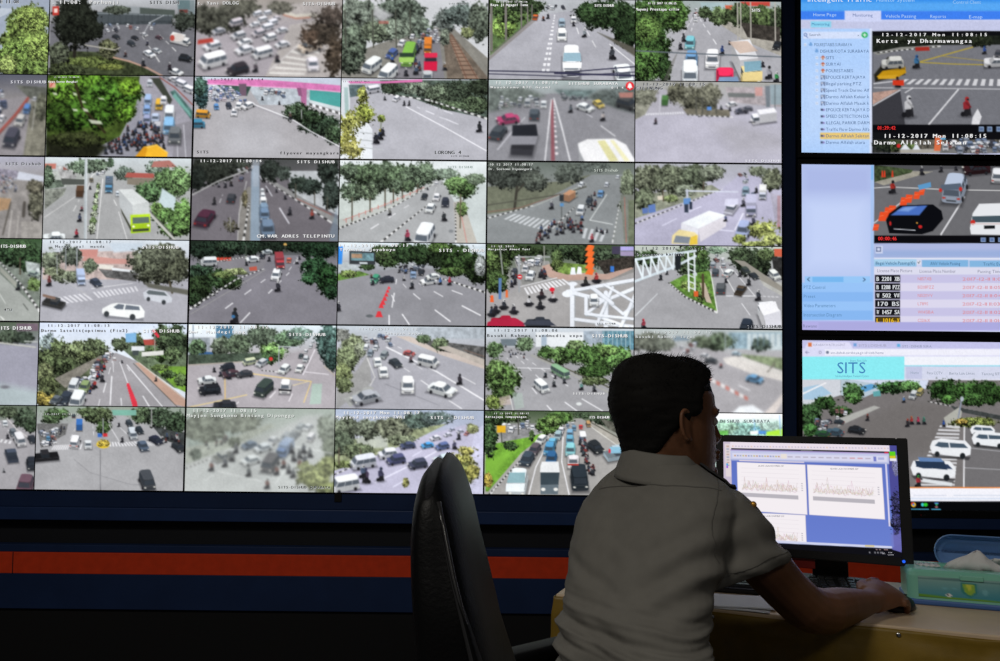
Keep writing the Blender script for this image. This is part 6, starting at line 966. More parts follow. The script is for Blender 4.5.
p.Zb(0xd8d8dc, 17, 528, 315, 440, 520, 575, 520, 594, 318, duty=.5).L(0xe0e0e4, 5, 608, 322, 606, 520).L(0xd8d8dc, 3, 608, 388, 740, 402).L(0xd8d8dc, 3, 606, 455, 740, 462).Q(0x6c6c70, 612, 322, 740, 330, 740, 522, 610, 522, a=.5)
p.C(440, 222, 26, 110, 0xc8ccd0, 'suv').C(462, 212, 20, 110, 0xb0a468, 'van').C(252, 338, 34, 20, 0x26282c, 'car').M(288, 300, 24, 0x403030, 0xb04838).C(180, 345, 34, 200, 0x486070).C(140, 350, 30, 200, 0x305838).M(420, 320, 28, 0x302c30, 0xd04838).M(434, 312, 28, 0xa83838, 0xd86838).M(456, 312, 26, 0xc03858, 0xc02848).M(475, 312, 26, 0x3c6c60, 0x50b090).M(408, 240, 22, 0x5080c0).M(540, 320, 22, 0x3058b0, 0x3058c0).C(194, 308, 20, 200, 0x384048).C(152, 308, 16, 200, 0xb0b8c0)
def wcar(x, y, k, glass=0x485868):
    p.Q(0x202024, x - 66 * k, y + 24 * k, x + 66 * k, y + 34 * k, x + 60 * k, y + 44 * k, x - 56 * k, y + 34 * k, a=.6, soft=4).Q(0xeceef2, x - 68 * k, y, x - 60 * k, y - 20 * k, x - 30 * k, y - 28 * k, x + 50 * k, y - 20 * k, x + 68 * k, y, x + 66 * k, y + 26 * k, x + 40 * k, y + 34 * k, x - 60 * k, y + 22 * k)
    p.Q(glass, x - 52 * k, y - 4 * k, x - 40 * k, y - 16 * k, x + 44 * k, y - 10 * k, x + 58 * k, y + 4 * k, x - 30 * k, y + 2 * k).L(0xeceef2, 4 * k, x - 6 * k, y - 18 * k, x - 2 * k, y + 4 * k).E(0x202428, x - 44 * k, y + 24 * k, 8 * k, 9 * k).E(0x202428, x + 40 * k, y + 30 * k, 9 * k, 10 * k)
wcar(562, 386, 1.0); wcar(668, 330, .6); wcar(690, 358, .85)
wcar(505, 455, 1.1, 0x30405c); p.Q(0x283850, 445, 432, 540, 432, 552, 462, 450, 452).Q(0x6484b4, 455, 420, 530, 424, 540, 436, 460, 434)
p.M(455, 518, 40, 0xb02c38, 0x40a848).Q(0xe0e4e8, 470, 490, 568, 505, 566, 516, 470, 502)
p.R(0xf08838, 70, 519, 1200, 523).R(0xf4f4fc, 70, 523, 1200, 566).R(0xd4d8e8, 440, 545, 548, 548).R(0xd0d8e8, 572, 545, 1200, 548).R(0xdce4f4, 70, 554, 1200, 560).R(0x07080b, 70, 566, 1200, 610)
p.E(0xe8b830, 440, 577, 8, 8).E(0xd84030, 437, 573, 5, 4).E(0x4890e0, 440, 577, 3.5, 3.5).E(0x40c8d0, 470, 577, 5, 6).E(0x30c830, 480, 577, 7, 6).Q(0x5888e0, 508, 570, 524, 570, 516, 582).Q(0x30a840, 512, 574, 520, 574, 516, 582).E(0xb07070, 516, 585, 5, 3)
for x in (430, 460, 499): p.R(0x58b8e0, x, 591, x + 31, 594)
p.grain(.03).B(1.2)
# ------------------------------------------------------------------ the room
M['navy'] = mat('navy_painted_panel', (0.013, 0.031, 0.098), 0.55, spec=0.3, noise=.12, nscale=6)
M['navy_lip'] = mat('navy_ledge', (0.018, 0.044, 0.14), 0.5, spec=0.35, noise=.1, nscale=8)
M['recess'] = mat('black_recess', (0.008, 0.009, 0.013), 0.7)
M['red'] = mat('red_painted_strip', (0.80, 0.060, 0.014), 0.6, spec=0.3, noise=.08, nscale=30)
M['black_wall'] = mat('black_lower_panel', (0.006, 0.006, 0.007), 0.8)
M['floor'] = mat('dark_floor_tiles', (0.05, 0.05, 0.055), 0.35, noise=.2, nscale=3)
M['room_wall'] = mat('grey_painted_wall', (0.16, 0.17, 0.2), 0.85, noise=.06, nscale=2)
M['ceiling'] = mat('dark_ceiling', (0.10, 0.10, 0.11), 0.9)
TILT = 0.076128
WO = Vector((-1.27307, 2.98851, 2.88529))
WR = Euler((TILT, 0, 0))
WM = Matrix.Translation(WO) @ WR.to_matrix().to_4x4()
# leaning panel wall: local x right, y into the wall, z up; y = 0 is the plane of the glass
def wallbox(name, u0, u1, z0, z1, y0, y1, m, bevel=0.0):
    o = box(name, u0, u1, y0, y1, z0, z1, m, None, bevel); o.matrix_world = WM; o['kind'] = 'structure'; return o
UL, UR = -3.2, 5.2
wall = wallbox('wall_back', UL, UR, -2.92, 0.30, 0.075, 0.16, M['navy'])
wallbox('trim_1', UL, UR, -2.1635, -2.112, -0.004, 0.0745, M['navy_lip'], .003)
wallbox('trim_2', UL, UR, -2.300, -2.270, 0.030, 0.0745, M['navy'], .002)
wallbox('trim_3', UL, UR, -2.386, -2.3005, 0.026, 0.0745, M['red'], .002)
wallbox('trim_4', UL, UR, -2.528, -2.3865, 0.028, 0.0745, M['navy'], .002)
wallbox('trim_5', UL, UR, -2.2695, -2.164, 0.060, 0.0745, M['recess'])
wallbox('baseboard_back', UL, UR, -2.92, -2.5285, 0.045, 0.0745, M['black_wall'])
# navy surround of the video wall: upright between the panels and the tall monitors, apron under the panels
wallbox('trim_6', 2 * PW + .0008, TVX - .0165, -2.1115, 0.2, 0.012, 0.0745, M['navy'], .002)
wallbox('trim_7', UL, 2 * PW + .0008, -2.1115, -3 * PH - .001, 0.004, 0.0745, M['navy'], .002)
wallbox('trim_8', TVX - .016, UR, -2.1635, -TVY[2] - TVH - .036, 0.012, 0.0745, M['navy'], .002)
box('floor', -4.6, 4.4, -3.0, 3.6, -0.05, 0.0, M['floor'])['kind'] = 'structure'
box('ceiling', -4.6, 4.4, -3.0, 3.6, 3.2, 3.26, M['ceiling'])['kind'] = 'structure'
box('wall_left', -4.66, -4.55, -3.0, 3.6, 0, 3.2, M['room_wall'])['kind'] = 'structure'
box('wall_right', 4.35, 4.45, -3.0, 3.6, 0, 3.2, M['room_wall'])['kind'] = 'structure'
box('wall_rear', -4.6, 4.4, -3.1, -3.0, 0, 3.2, M['room_wall'])['kind'] = 'structure'
# panel joint seams in the red strip
wallbox('trim_9', -0.70, -0.697, -2.386, -2.3005, 0.0245, 0.0262, M['recess'])

# the pictures of the leftmost column go on beyond the edge of the view
for r in range(6):
    p = PICS[(r, -1)]; y0, y1 = float(p.Y.min()), float(p.Y.max()); h_ = y1 - y0; g = (0x7c9644, 0x5c6450, 0x6c6c58, 0x44603c, 0x4c5c48, 0x50644c)[r]; rd = (0x989ca4, 0x8e8a8e, 0x8c8886, 0x9ca09c, 0x9898a6, 0x9c9a9e)[r]
    p.Q(rd, -480, y0 + h_ * .35, -14, y0 + h_ * .3, -14, y1, -480, y1, soft=16, amp=.05)
    for k in range(7): p.T(g, -430 + k * 62, y0 + h_ * (.16 + .05 * (k % 3)), 52, h_ * .2, .7, 9)
    p.D(0xd8d8dc, -160, y0 + h_ * .4, -340, y1, 2, 6, 4).D(0xd0d0d4, -90, y0 + h_ * .4, -60, y1, 2, 6, 4)
    for k in range(6): p.C(-400 + k * 66, y0 + h_ * (.5 + .11 * (k * 2 % 5)), 24 + 5 * (k * 2 % 5), 100, VEH[(k + r) % len(VEH)], ('car', 'suv', 'van')[k % 3])
    p.M(-130, y0 + h_ * .7, 34).M(-300, y0 + h_ * .62, 28)
# ------------------------------------------------------------------ video wall panels, each showing four camera pictures
names = {(-1, 0): 'narrow-bezel video wall display, cut off at top left, tall dark tree by a busy road',
         (-1, 1): 'narrow-bezel video wall display at left edge showing a lorry with lime green cab',
         (-1, 2): 'narrow-bezel video wall display, bottom left, junction with yellow bush and red barriers',
         (0, 0): 'video wall display showing jammed white cars, green bus and pink flyover',
         (0, 1): 'video wall display, middle of the wall, tree-lined roads and row of red cones',
         (0, 2): 'video wall display behind the black chair showing hazy junctions and white cars',
         (1, 0): 'video wall display at top right showing white van, red car and alarm icon',
         (1, 1): 'video wall display above the seated man showing white lattice gantries and box lorries',
         (1, 2): 'video wall display partly hidden behind the seated man\'s head, dense traffic queue'}
def wallplace(x0, y0):
    def f(x, y, d):
        x = np.asarray(x, float); y = np.asarray(y, float)
        return np.stack([x0 + x, np.full(x.shape, -d), -(y0 + y)], -1)
    return f
for (pc, pr), lab in names.items():
    root = empty('video_wall_display'); root.matrix_world = WM @ Matrix.Translation((pc * PW, 0, -pr * PH))
    tag(root, lab, 'video display', 'displays of the video wall')
    # housing
    box('housing', .0006, PW - .0006, .003, .0735, -PH + .0006, -.0006, M['housing'], root)
    bm = bmesh.new(); frame_mesh(bm, .0005, PW - .0005, -PH + .0005, -.0005, EDGE - .0005, -.003, .003); link('bezel', bm_mesh('bezel', bm), M['bezel'], root)
    bm = bmesh.new(); add_box(bm, PW / 2 - DIV, PW / 2 + DIV, -.0004, .003, -PH + EDGE, -EDGE); add_box(bm, EDGE, PW / 2 - DIV, -.0004, .003, -PH / 2 - DIV, -PH / 2 + DIV); add_box(bm, PW / 2 + DIV, PW - EDGE, -.0004, .003, -PH / 2 - DIV, -PH / 2 + DIV)
    link('picture_divider', bm_mesh('picture_divider', bm), M['bezel'], root)
    for dr in (0, 1):
        for dc in (0, 1):
            r, c = pr * 2 + dr, pc * 2 + dc + 1
            x0, y0, w_, h_ = tile_rect(r, c)
            PICS[(r, c)].life(r * 31 + c * 7 + 40)
            build_screen(PICS[(r, c)], 'video_picture', root, wallplace(x0 - pc * PW, y0 - pr * PH))
# small black tab hanging under the bottom row
t = box('cable_tab', 0.610, 0.6385, -0.002, 0.0035, -2.079, -3 * PH - .0005, M['black_wall'], None, .001); t.matrix_world = WM
tag(t, 'small black tab hanging below the bottom row of displays', 'tab')

tvlab = ['wall monitor at top right showing blue traffic monitoring software with zebra crossing video', 'wall monitor at right showing red barriers, black car and licence plate table', 'wall monitor behind the desk monitor showing SITS web page over junction video']
M['tv_bezel'] = mat('black_tv_bezel', (0.006, 0.006, 0.006), 0.45, spec=0.35)
for i in range(3):
    root = empty('wall_monitor'); root.matrix_world = WM @ Matrix.Translation((TVX, 0, -TVY[i]))
    tag(root, tvlab[i], 'monitor', 'tall stack of wall monitors')
    lo = (.0205, .0205, .031)[i]
    box('housing', -.010, TVW + .010, .004, .0735, -TVH - .008, .008, M['housing'], root)
    bm = bmesh.new(); b = .0155
    add_box(bm, -b, 0, -.008, .012, -TVH - lo, .0205); add_box(bm, TVW, TVW + b, -.008, .012, -TVH - lo, .0205)
    add_box(bm, 0, TVW, -.008, .012, 0, .0205); add_box(bm, 0, TVW, -.008, .012, -TVH - lo, -TVH)
    bmesh.ops.bevel(bm, geom=[e for e in bm.edges], offset=.0012, segments=1, affect='EDGES')
    link('bezel', bm_mesh('bezel', bm), M['tv_bezel'], root)
    build_screen(TVP[i], 'screen_picture', root, wallplace(0, 0), cap='screen_lettering')
    if i == 2:
        bm = bmesh.new(); bmesh.ops.create_circle(bm, cap_ends=True, radius=.0035, segments=12); bmesh.ops.rotate(bm, verts=bm.verts, matrix=Matrix.Rotation(math.pi / 2, 3, 'X')); bmesh.ops.translate(bm, verts=bm.verts, vec=(.605 - .13, -.0086, -TVH - .019))
        o = link('brand_badge', bm_mesh('brand_badge', bm), mat('dull_red_badge', (.12, .01, .01), .5), root)
        V, Fc = layout_text('LG', .483, .496, 0, .0055, False, 1); o2 = link('brand_letters', mesh_py('brand_letters', [(x, -.0086, -TVH - .019 - y) for x, y in V], Fc), mat('dull_grey_print', (.06, .06, .06), .5), root)
# ceiling lamp housing around the lamp that lights the room
for L_, loc, lab in ((LAMP_A, (-1.3, -0.5, 3.2), 'rectangular ceiling panel lamp behind the viewer, the left one'), (LAMP_B, (1.3, -1.6, 3.2), 'rectangular ceiling panel lamp behind the viewer, the right one')):
    lamp = empty('ceiling_lamp', loc); tag(lamp, lab, 'lamp', 'ceiling panel lamps')
    bm = bmesh.new(); add_box(bm, -.60, .60, -.30, .30, -.02, 0); link('lamp_tray', bm_mesh('lamp_tray', bm), M['housing'], lamp)
    L_.parent = lamp; L_.location = (0, 0, -.035); L_.rotation_euler = (0, 0, 0)
# ------------------------------------------------------------------ desk, skirt and the things on it
M['laminate'] = mat('beige_laminate', (0.68, 0.52, 0.35), 0.42, spec=0.4, noise=.10, nscale=9)
M['gold'] = mat('gold_satin_cloth', (0.23, 0.142, 0.014), 0.45, spec=0.5, noise=.15, nscale=25, bump=.2, bscale=500)
M['pin'] = mat('steel_pin', (0.6, 0.6, 0.6), 0.25, metal=1.0)
M['black_plastic'] = mat('black_plastic', (0.010, 0.010, 0.011), 0.45, spec=0.4)
M['key'] = mat('black_keycaps', (0.018, 0.019, 0.022), 0.4, spec=0.5)
M['paper'] = mat('white_paper', (0.72, 0.73, 0.74), 0.8, spec=0.2)
M['steel'] = mat('chromed_steel', (0.5, 0.5, 0.52), 0.25, metal=1.0)
DESK = Vector((0.137, 1.843, 0.0)); DROT = -0.3597
desk = empty('desk', DESK, (0, 0, DROT)); tag(desk, 'narrow beige desk draped in gold cloth in front of the seated man', 'desk')
DL, DD = 1.72, 0.47
box('table_top', 0, DL, 0, DD, .726, .75, M['laminate'], desk, .003, 2)
for lx in (.05, DL - .09):
    for ly in (.05, DD - .09): box('leg', lx, lx + .04, ly, ly + .04, 0, .7258, M['steel'], desk, .003)
box('stretcher', .09, DL - .09, DD - .08, DD - .06, .62, .68, M['steel'], desk)
# gold skirt: runs round the left end and along the front
sk = empty('table_skirt', DESK, (0, 0, DROT)); tag(sk, 'gold satin cloth skirt pinned round the edge of the beige desk', 'table skirt')
def skirt_mesh():
    path = []                                       # (x, y, outward nx, ny, distance)
    n1, n2 = 40, 260
    for i in range(n1): path.append((0, DD - DD * i / n1, -1, 0))
    for i in range(7):
        a = math.pi / 2 * i / 6; path.append((0, 0, -math.cos(a), -math.sin(a)))
    for i in range(1, n2 + 1): path.append((DL * i / n2, 0, 0, -1))
    zs = [.7455, .738, .730, .72, .705, .685, .66, .63, .59, .54, .47, .38, .28, .17, .05]
    V, Fc = [], []; dist = 0.0; pins = [0.20, 0.62, 1.03, 1.45, 1.9]
    prev = path[0]
    for (x, y, nx, ny) in path:
        dist += math.hypot(x - prev[0], y - prev[1]) + (.004 if (nx, ny) != prev[2:] else 0); prev = (x, y, nx, ny)
        k = min(abs(dist - q) for q in [.02, .47 + .03, .47 + .355, .47 + .715, .47 + 1.05, .47 + 1.4]); sag = min(k / .18, 1.0)
        for z in zs:
            d = .7455 - z; grow = min(1, d / .35)
            fold = math.sin(dist * 46 + 1.5 * math.sin(dist * 7)) * .013 * grow + math.sin(dist * 21 + 2) * .010 * grow
            swag = .010 * sag * math.sin(d * 95 - sag * 4.5 + dist * 9) * math.exp(-d * 6) * min(1, d / .02)
            out = .0035 + .008 * grow + fold + swag + .006 * (1 - math.exp(-d * 30))
            out = max(out, .0032)
            V.append((x + nx * out, y + ny * out, z - .004 * sag * (d < .001)))
    m = len(zs); n = len(path)
    for i in range(n - 1):
        for j in range(m - 1): Fc.append((i * m + j, i * m + j + 1, (i + 1) * m + j + 1, (i + 1) * m + j))
    return mesh_py('skirt_cloth', V, Fc)
so = link('skirt_cloth', skirt_mesh(), M['gold'], sk, True)
md = so.modifiers.new('thickness', 'SOLIDIFY'); md.thickness = .0012; md.offset = 1
for lx in (.355, .715, .03):
    bm = bmesh.new(); bmesh.ops.create_uvsphere(bm, u_segments=10, v_segments=6, radius=.005); bmesh.ops.scale(bm, vec=(1, .5, 1), verts=bm.verts); bmesh.ops.translate(bm, vec=(lx, -.0075, .735), verts=bm.verts)
    link('thumb_pin', bm_mesh('thumb_pin', bm), M['pin'], sk, True)

# ---- desk monitor
MP = Vector((0.773, 1.940, 0.971)); MYAW = -0.44; MTILT = .07
mon = empty('desk_monitor', (MP.x, MP.y, .75), (0, 0, MYAW)); tag(mon, 'black desktop monitor showing line charts on a blue page, beside the man', 'monitor')
MW, MH = .406, .261; zc = MP.z - .75
mp = Pic([(728, 442), (903, 445.6), (901, 556), (727, 545.6)], MW, MH, (300, 190), (715, 430, 5.0)); mp.sd = 1234
mp.G(0x5c70c0, 0x6a80d0, 60, 600)
mp.Q(0x4c4c94, 895, 70, 950, 70, 950, 640, 895, 640).T(0x2c2c58, 920, 370, 26, 60, .9, 7, .8).T(0x343468, 912, 460, 26, 60, .9, 7, .8).Q(0x7878c0, 885, 520, 950, 500, 950, 610, 885, 600, soft=20, a=.7).T(0x9090d0, 930, 180, 20, 60, .3)
mp.Q(0xc8bcd0, 60, 56, 104, 60, 104, 300, 60, 300).Q(0xe0d4d8, 72, 70, 102, 70, 102, 240, 75, 240)
for i in range(8): mp.R((0xb09080, 0x8090b0, 0xa0a0a0)[i % 3], 80, 80 + i * 14, 94, 88 + i * 14, a=.6)
mp.R(0x30a0e0, 78, 172, 86, 182).R(0x9050e0, 78, 184, 86, 196)
mp.Q(0xeae0ea, 100, 58, 905, 76, 905, 108, 100, 98).Q(0x181820, 105, 93, 900, 108, 900, 116, 105, 101).Q(0x707070, 460, 99, 520, 100, 520, 107, 460, 106).Q(0xb0a0d0, 100, 100, 900, 116, 900, 124, 100, 106)
mp.Q(0xc4c8e8, 100, 106, 900, 122, 898, 168, 100, 152).Q(0xd8d8ee, 110, 118, 890, 132, 888, 160, 110, 145).Q(0xa8b0d8, 100, 150, 898, 166, 898, 172, 100, 157)
for i, x in enumerate(range(120, 350, 14)): mp.R((0xc08040, 0x7080b0, 0x9090a0, 0xc0b040)[i % 4], x, 126 + x * .018, x + 8, 133 + x * .018, a=.7)
mp.Q(0xe8e0d8, 358, 122, 388, 122, 388, 146, 358, 146)
for i in range(11): mp.R(0xb0a8b8 if i not in (8, 9) else 0xd09098, 392 + i * 39, 134 + i * .7, 418 + i * 39, 140 + i * .7, a=.8)
mp.R(0x7880c8, 822, 134, 836, 158).R(0x9098d0, 845, 138, 875, 150, a=.6).Q(0xd83048, 878, 110, 898, 110, 898, 117, 878, 117).R(0x60d020, 902, 108, 932, 130).R(0xd8c820, 902, 130, 932, 143).R(0xe8e8f0, 902, 143, 935, 156)
for x in range(110, 900, 16): mp.R(0xd8a060 if x % 96 < 16 else 0x8c88a8, x, 80 + (x - 110) * .012, x + 7, 86 + (x - 110) * .012, a=.45)
mp.Q(0xe0d4e0, 145, 154, 475, 162, 475, 168, 145, 160)
def chart(x0, y0, x1, y1, seed, cut=None):
    """sheet with a line chart; y0/y1 are (left, right) pairs"""
    g = lambda t, u: (x0 + (x1 - x0) * t, (y0[0] * (1 - t) + y0[1] * t) * (1 - u) + (y1[0] * (1 - t) + y1[1] * t) * u)
    P = lambda *tu: sum((g(*q) for q in tu), ())
    mp.Q(0xf4eef2, *P((0, 0), (1, 0), (1, 1), (0, 1))).L(0xb0a8c0, 1.5, *P((0, 0), (1, 0), (1, 1), (0, 1), (0, 0)))
    top, bot = (.12, .60)
    for i in range(6): u = top + (bot - top) * i / 5.5; mp.L(0xd4ccd4, 1.2, *P((.06, u), (.9, u)), a=.8)
    mp.Q(0xb8b4bc, *P((.06, .63), (.88, .63), (.88, .71), (.06, .71)))
    rg = random.Random(seed)
    for col, amp, base in ((0xc8b098, .16, .52), (0xb8a0a0, .2, .54), (0xa8b8a0, .14, .55), (0xc898b0, .18, .56), (0xd0b890, .12, .53)):
        pts = []
        for k in range(46):
            v = base - amp * rg.random() ** 2.4 * (1.6 if k % 9 == 2 else 1) + .03 * rg.random(); pts.append((.07 + .8 * k / 45, max(.13, v)))
        mp.L(col, 1.5, *P(*pts), a=.75)
    for k in range(4): mp.R(0x808090, *g(.93, .38 + k * .045), g(.95, 0)[0], g(.93, .38 + k * .045)[1] + 4, a=.7)
    x, y = g(.5, .055); mp.S(x - (x1 - x0) * .19, x + (x1 - x0) * .19, y, 8, 'GRAFIK LALIN NOVEMBER 2017', 0x585868, False, False)
chart(133, (165, 176), 480, (410, 428), 3); chart(489, (176, 190), 860, (428, 447), 8); chart(133, (418, 430), 470, (640, 668), 5)
mp.Q(0x6a80d0, 60, 560, 885, 585, 885, 640, 60, 640).Q(0xd0d4ee, 60, 548, 885, 576, 885, 587, 60, 561).Q(0x101016, 60, 562, 905, 588, 950, 600, 950, 650, 60, 640).Q(0xdcd8f0, 878, 170, 886, 170, 884, 480, 876, 480).Q(0xd8c890, 755, 572, 800, 573, 800, 581, 755, 580)
mp.Q(0x6868b0, 885, 585, 930, 560, 930, 605, 885, 592)
for x in (806, 822, 846, 856): mp.R(0xc0a0a0, x, 590, x + 8, 595, a=.8)
for x in (772, 798, 812, 826, 834): mp.R(0xa8a8b0, x, 604, x + 7, 612, a=.7)
mp.B(.9).S(836, 850, 611, 7, 'ENG', 0xc0c0c8, False, False).S(866, 884, 606, 5, '11:08', 0xc0c0c8, False, False).S(862, 892, 617, 5, '12/11/2017', 0xc0c0c8, False, False)
def monplace(x, y, d):
    x = np.asarray(x, float); y = np.asarray(y, float); return np.stack([x - MW / 2, np.full(x.shape, -.002 - d), zc + MH / 2 - y], -1)
build_screen(mp, 'screen_picture', mon, monplace, cap='screen_lettering')
bm = bmesh.new(); x0, x1, z0, z1 = -MW / 2 - .019, MW / 2 + .024, zc - MH / 2 - .020, zc + MH / 2 + .018
add_box(bm, x0, -MW / 2, -.006, .018, z0, z1); add_box(bm, MW / 2, x1, -.006, .018, z0, z1); add_box(bm, -MW / 2, MW / 2, -.006, .018, zc + MH / 2, z1); add_box(bm, -MW / 2, MW / 2, -.006, .018, z0, zc - MH / 2)
bmesh.ops.bevel(bm, geom=list(bm.edges), offset=.002, segments=2, affect='EDGES'); link('bezel', bm_mesh('bezel', bm), M['black_plastic'], mon)
bm = bmesh.new(); add_box(bm, x0 + .012, x1 - .012, .0005, .045, z0 + .012, z1 - .012, .012, 3); link('back_shell', bm_mesh('back_shell', bm), M['black_plastic'], mon)
bm = bmesh.new(); add_box(bm, .002, .085, .046, .066, .010, zc - .04, .004, 2); link('stand_neck', bm_mesh('stand_neck', bm), M['black_plastic'], mon)
bm = bmesh.new(); add_box(bm, -.065, .125, .030, .128, .0005, .012, .005, 2); link('stand_base', bm_mesh('stand_base', bm), M['black_plastic'], mon)
bm = bmesh.new(); add_box(bm, -.055, .012, .0055, .0095, z0 - .024, z0 + .001, .001, 1); o = link('red_label', bm_mesh('red_label', bm), mat('dark_red_label', (.22, .015, .012), .35), mon); o['label'] = 'dark red label plate below the screen frame'
bm = bmesh.new(); tube(bm, [(-.03, .07, .05), (-.005, .075, .062), (.02, .075, .075), (.045, .072, .095)], .0035, 8); link('signal_cable', bm_mesh('signal_cable', bm), M['black_plastic'], mon, True)
bm = bmesh.new(); bmesh.ops.create_uvsphere(bm, u_segments=8, v_segments=6, radius=.0036); bmesh.ops.translate(bm, vec=(x1 - .021, -.0085, z0 + .012), verts=bm.verts)
m = emit_mat('blue_power_light', 0x2868ff); link('power_light', bm_mesh('power_light', bm), m, mon)

for o in mon.children:
    if not o.name.startswith(('stand', 'signal')): o.matrix_local = Matrix.Translation((0, 0, zc)) @ Matrix.Rotation(-MTILT, 4, 'X') @ Matrix.Translation((0, 0, -zc))

# ---- keyboard
def desk_pt(lx, ly, z=.75):
    c, s_ = math.cos(DROT), math.sin(DROT); return Vector((DESK.x + lx * c - ly * s_, DESK.y + lx * s_ + ly * c, z))
kb = empty('keyboard', desk_pt(.49, .246), (0, 0, DROT + .06)); tag(kb, 'black computer keyboard lying on the desk below the monitor', 'keyboard')
bm = bmesh.new()
vs = [(-.22, -.072, .0005), (.22, -.072, .0005), (.22, .072, .0005), (-.22, .072, .0005), (-.22, -.072, .012), (.22, -.072, .012), (.22, .072, .024), (-.22, .072, .024)]
bv = [bm.verts.new(v) for v in vs]
for f in ((3, 2, 1, 0), (4, 5, 6, 7), (0, 1, 5, 4), (1, 2, 6, 5), (2, 3, 7, 6), (3, 0, 4, 7)): bm.faces.new([bv[i] for i in f])
bmesh.ops.bevel(bm, geom=list(bm.edges), offset=.003, segments=2, affect='EDGES'); link('keyboard_case', bm_mesh('keyboard_case', bm), M['black_plastic'], kb)
def key_mesh(wd):
    bm = bmesh.new(); a, b, h = wd / 2, .0078, .008
    lo = [bm.verts.new(p) for p in ((-a, -b, 0), (a, -b, 0), (a, b, 0), (-a, b, 0))]; hi = [bm.verts.new(p) for p in ((-a + .0018, -b + .0015, h), (a - .0018, -b + .0015, h), (a - .0018, b - .0022, h), (-a + .0018, b - .0022, h))]
    bm.faces.new(hi)
    for i in range(4): bm.faces.new((lo[i], lo[(i + 1) % 4], hi[(i + 1) % 4], hi[i]))
    return bm_mesh('key', bm)
KM = {w_: key_mesh(w_) for w_ in (.0158, .025, .034, .11)}
for m_ in KM.values(): m_.materials.append(M['key'])
for r in range(6):
    y = .058 - r * .0205 - (.004 if r else 0); z = .012 + (y + .072) / .144 * .012
    cols = [.0158] * 22
    if r == 5: row = [.025, .0158, .025, .11, .025, .0158, .025, 0, .0158, .0158, .0158, 0, .034, .0158, .0158]
    elif r == 4: row = [.034] + [.0158] * 10 + [.034, 0, 0, .0158, 0, 0] + [.0158] * 4
    else: row = [.0158] * 13 + [.025, 0, .0158, .0158, .0158, 0] + [.0158] * 4
    tot = sum((w_ if w_ else .006) + .0022 for w_ in row); k = .424 / tot; x = -.212
    for w_ in row:
        if w_:
            o = bpy.data.objects.new('key', KM[w_]); COL.objects.link(o); o.parent = kb; o.location = (x + w_ * k / 2, y, z - .001); o.rotation_euler = (.083, 0, 0); o.scale = (k, 1, 1)
        x += ((w_ if w_ else .006) + .0022) * k

# ---- papers
for i, (lx, ly, a, w_, h_, lab) in enumerate(((.36, .075, .10, .24, .13, 'white paper sheet lying in front of the keyboard, upper of two'), (.345, .068, -.05, .26, .13, 'white paper sheet partly covered by another sheet before the keyboard'))):
    bm = bmesh.new(); n = 8
    g = [[bm.verts.new(((-.5 + ii / n) * w_, (-.5 + jj / n) * h_, .0009 + .0008 * math.sin(ii * 1.1 + jj * .7))) for jj in range(n + 1)] for ii in range(n + 1)]
    for ii in range(n):
        for jj in range(n): bm.faces.new((g[ii][jj], g[ii + 1][jj], g[ii + 1][jj + 1], g[ii][jj + 1]))
    o = link('paper_sheet', bm_mesh('paper_sheet', bm), M['paper'], None, True); o.location = desk_pt(lx, ly, .7508 + (.0022 if i == 0 else 0)); o.rotation_euler = (0, 0, DROT + a); tag(o, lab, 'paper', 'papers on the desk')
    md = o.modifiers.new('thickness', 'SOLIDIFY'); md.thickness = .0003
# small white device at the back of the desk
o = box('card_box', -.022, .022, -.016, .016, 0, .016, mat('off_white_card', (.6, .58, .54), .7), None, .002); o.location = desk_pt(.30, .40, .7502); o.rotation_euler = (0, 0, DROT); tag(o, 'small off-white card box at the back of the desk behind the keyboard', 'box')

# ---- mouse
mouse = empty('computer_mouse', (.886, 1.735, .75), (0, 0, math.radians(-47))); tag(mouse, 'black computer mouse under the man\'s right hand', 'mouse')
bm = bmesh.new(); bmesh.ops.create_uvsphere(bm, u_segments=24, v_segments=14, radius=1)
for v in bm.verts:
    v.co = Vector((v.co.x * .029, v.co.y * .052, max(0, v.co.z) ** .8 * .025 if v.co.z > 0 else v.co.z * .002)); v.co.x *= 1 - .12 * v.co.y / .052
bmesh.ops.translate(bm, vec=(0, 0, .0025), verts=bm.verts); link('mouse_shell', bm_mesh('mouse_shell', bm), M['black_plastic'], mouse, True)
bm = bmesh.new(); tube(bm, [(-.004, .028, .0225), (.004, .028, .0225)], .006, 14, up=(0, 1, 0)); link('scroll_wheel', bm_mesh('scroll_wheel', bm), M['key'], mouse, True)

# ---- tissue box: teal translucent body on a blue tray, blue lid standing open behind
M['teal'] = mat('teal_translucent_plastic', (0.27, 0.68, 0.53), 0.3, spec=0.5, Transmission_Weight=.08)
M['blue_tray'] = mat('blue_plastic_tray', (0.06, 0.15, 0.42), 0.35, spec=0.5)
M['blue_lid'] = mat('blue_translucent_lid', (0.19, 0.36, 0.74), 0.2, spec=0.5, Transmission_Weight=.15)
M['tissue'] = mat('white_tissue', (0.80, 0.80, 0.80), 0.9, spec=0.1, bump=.3, bscale=90)
bl = desk_pt(0, 0); rel = Vector((.930, 1.784, 0)) - Vector((DESK.x, DESK.y, 0))
bx, by = rel.x * math.cos(DROT) + rel.y * math.sin(DROT), -rel.x * math.sin(DROT) + rel.y * math.cos(DROT)
tb = empty('tissue_box', desk_pt(bx, by), (0, 0, DROT)); tag(tb, 'teal plastic tissue box with blue tray and open blue lid beside the monitor', 'tissue box')
BW, BD, BH = .255, .125, .086
box('tray', -.003, BW + .003, -.003, BD + .003, .0004, .013, M['blue_tray'], tb, .004, 2)
bm = bmesh.new()
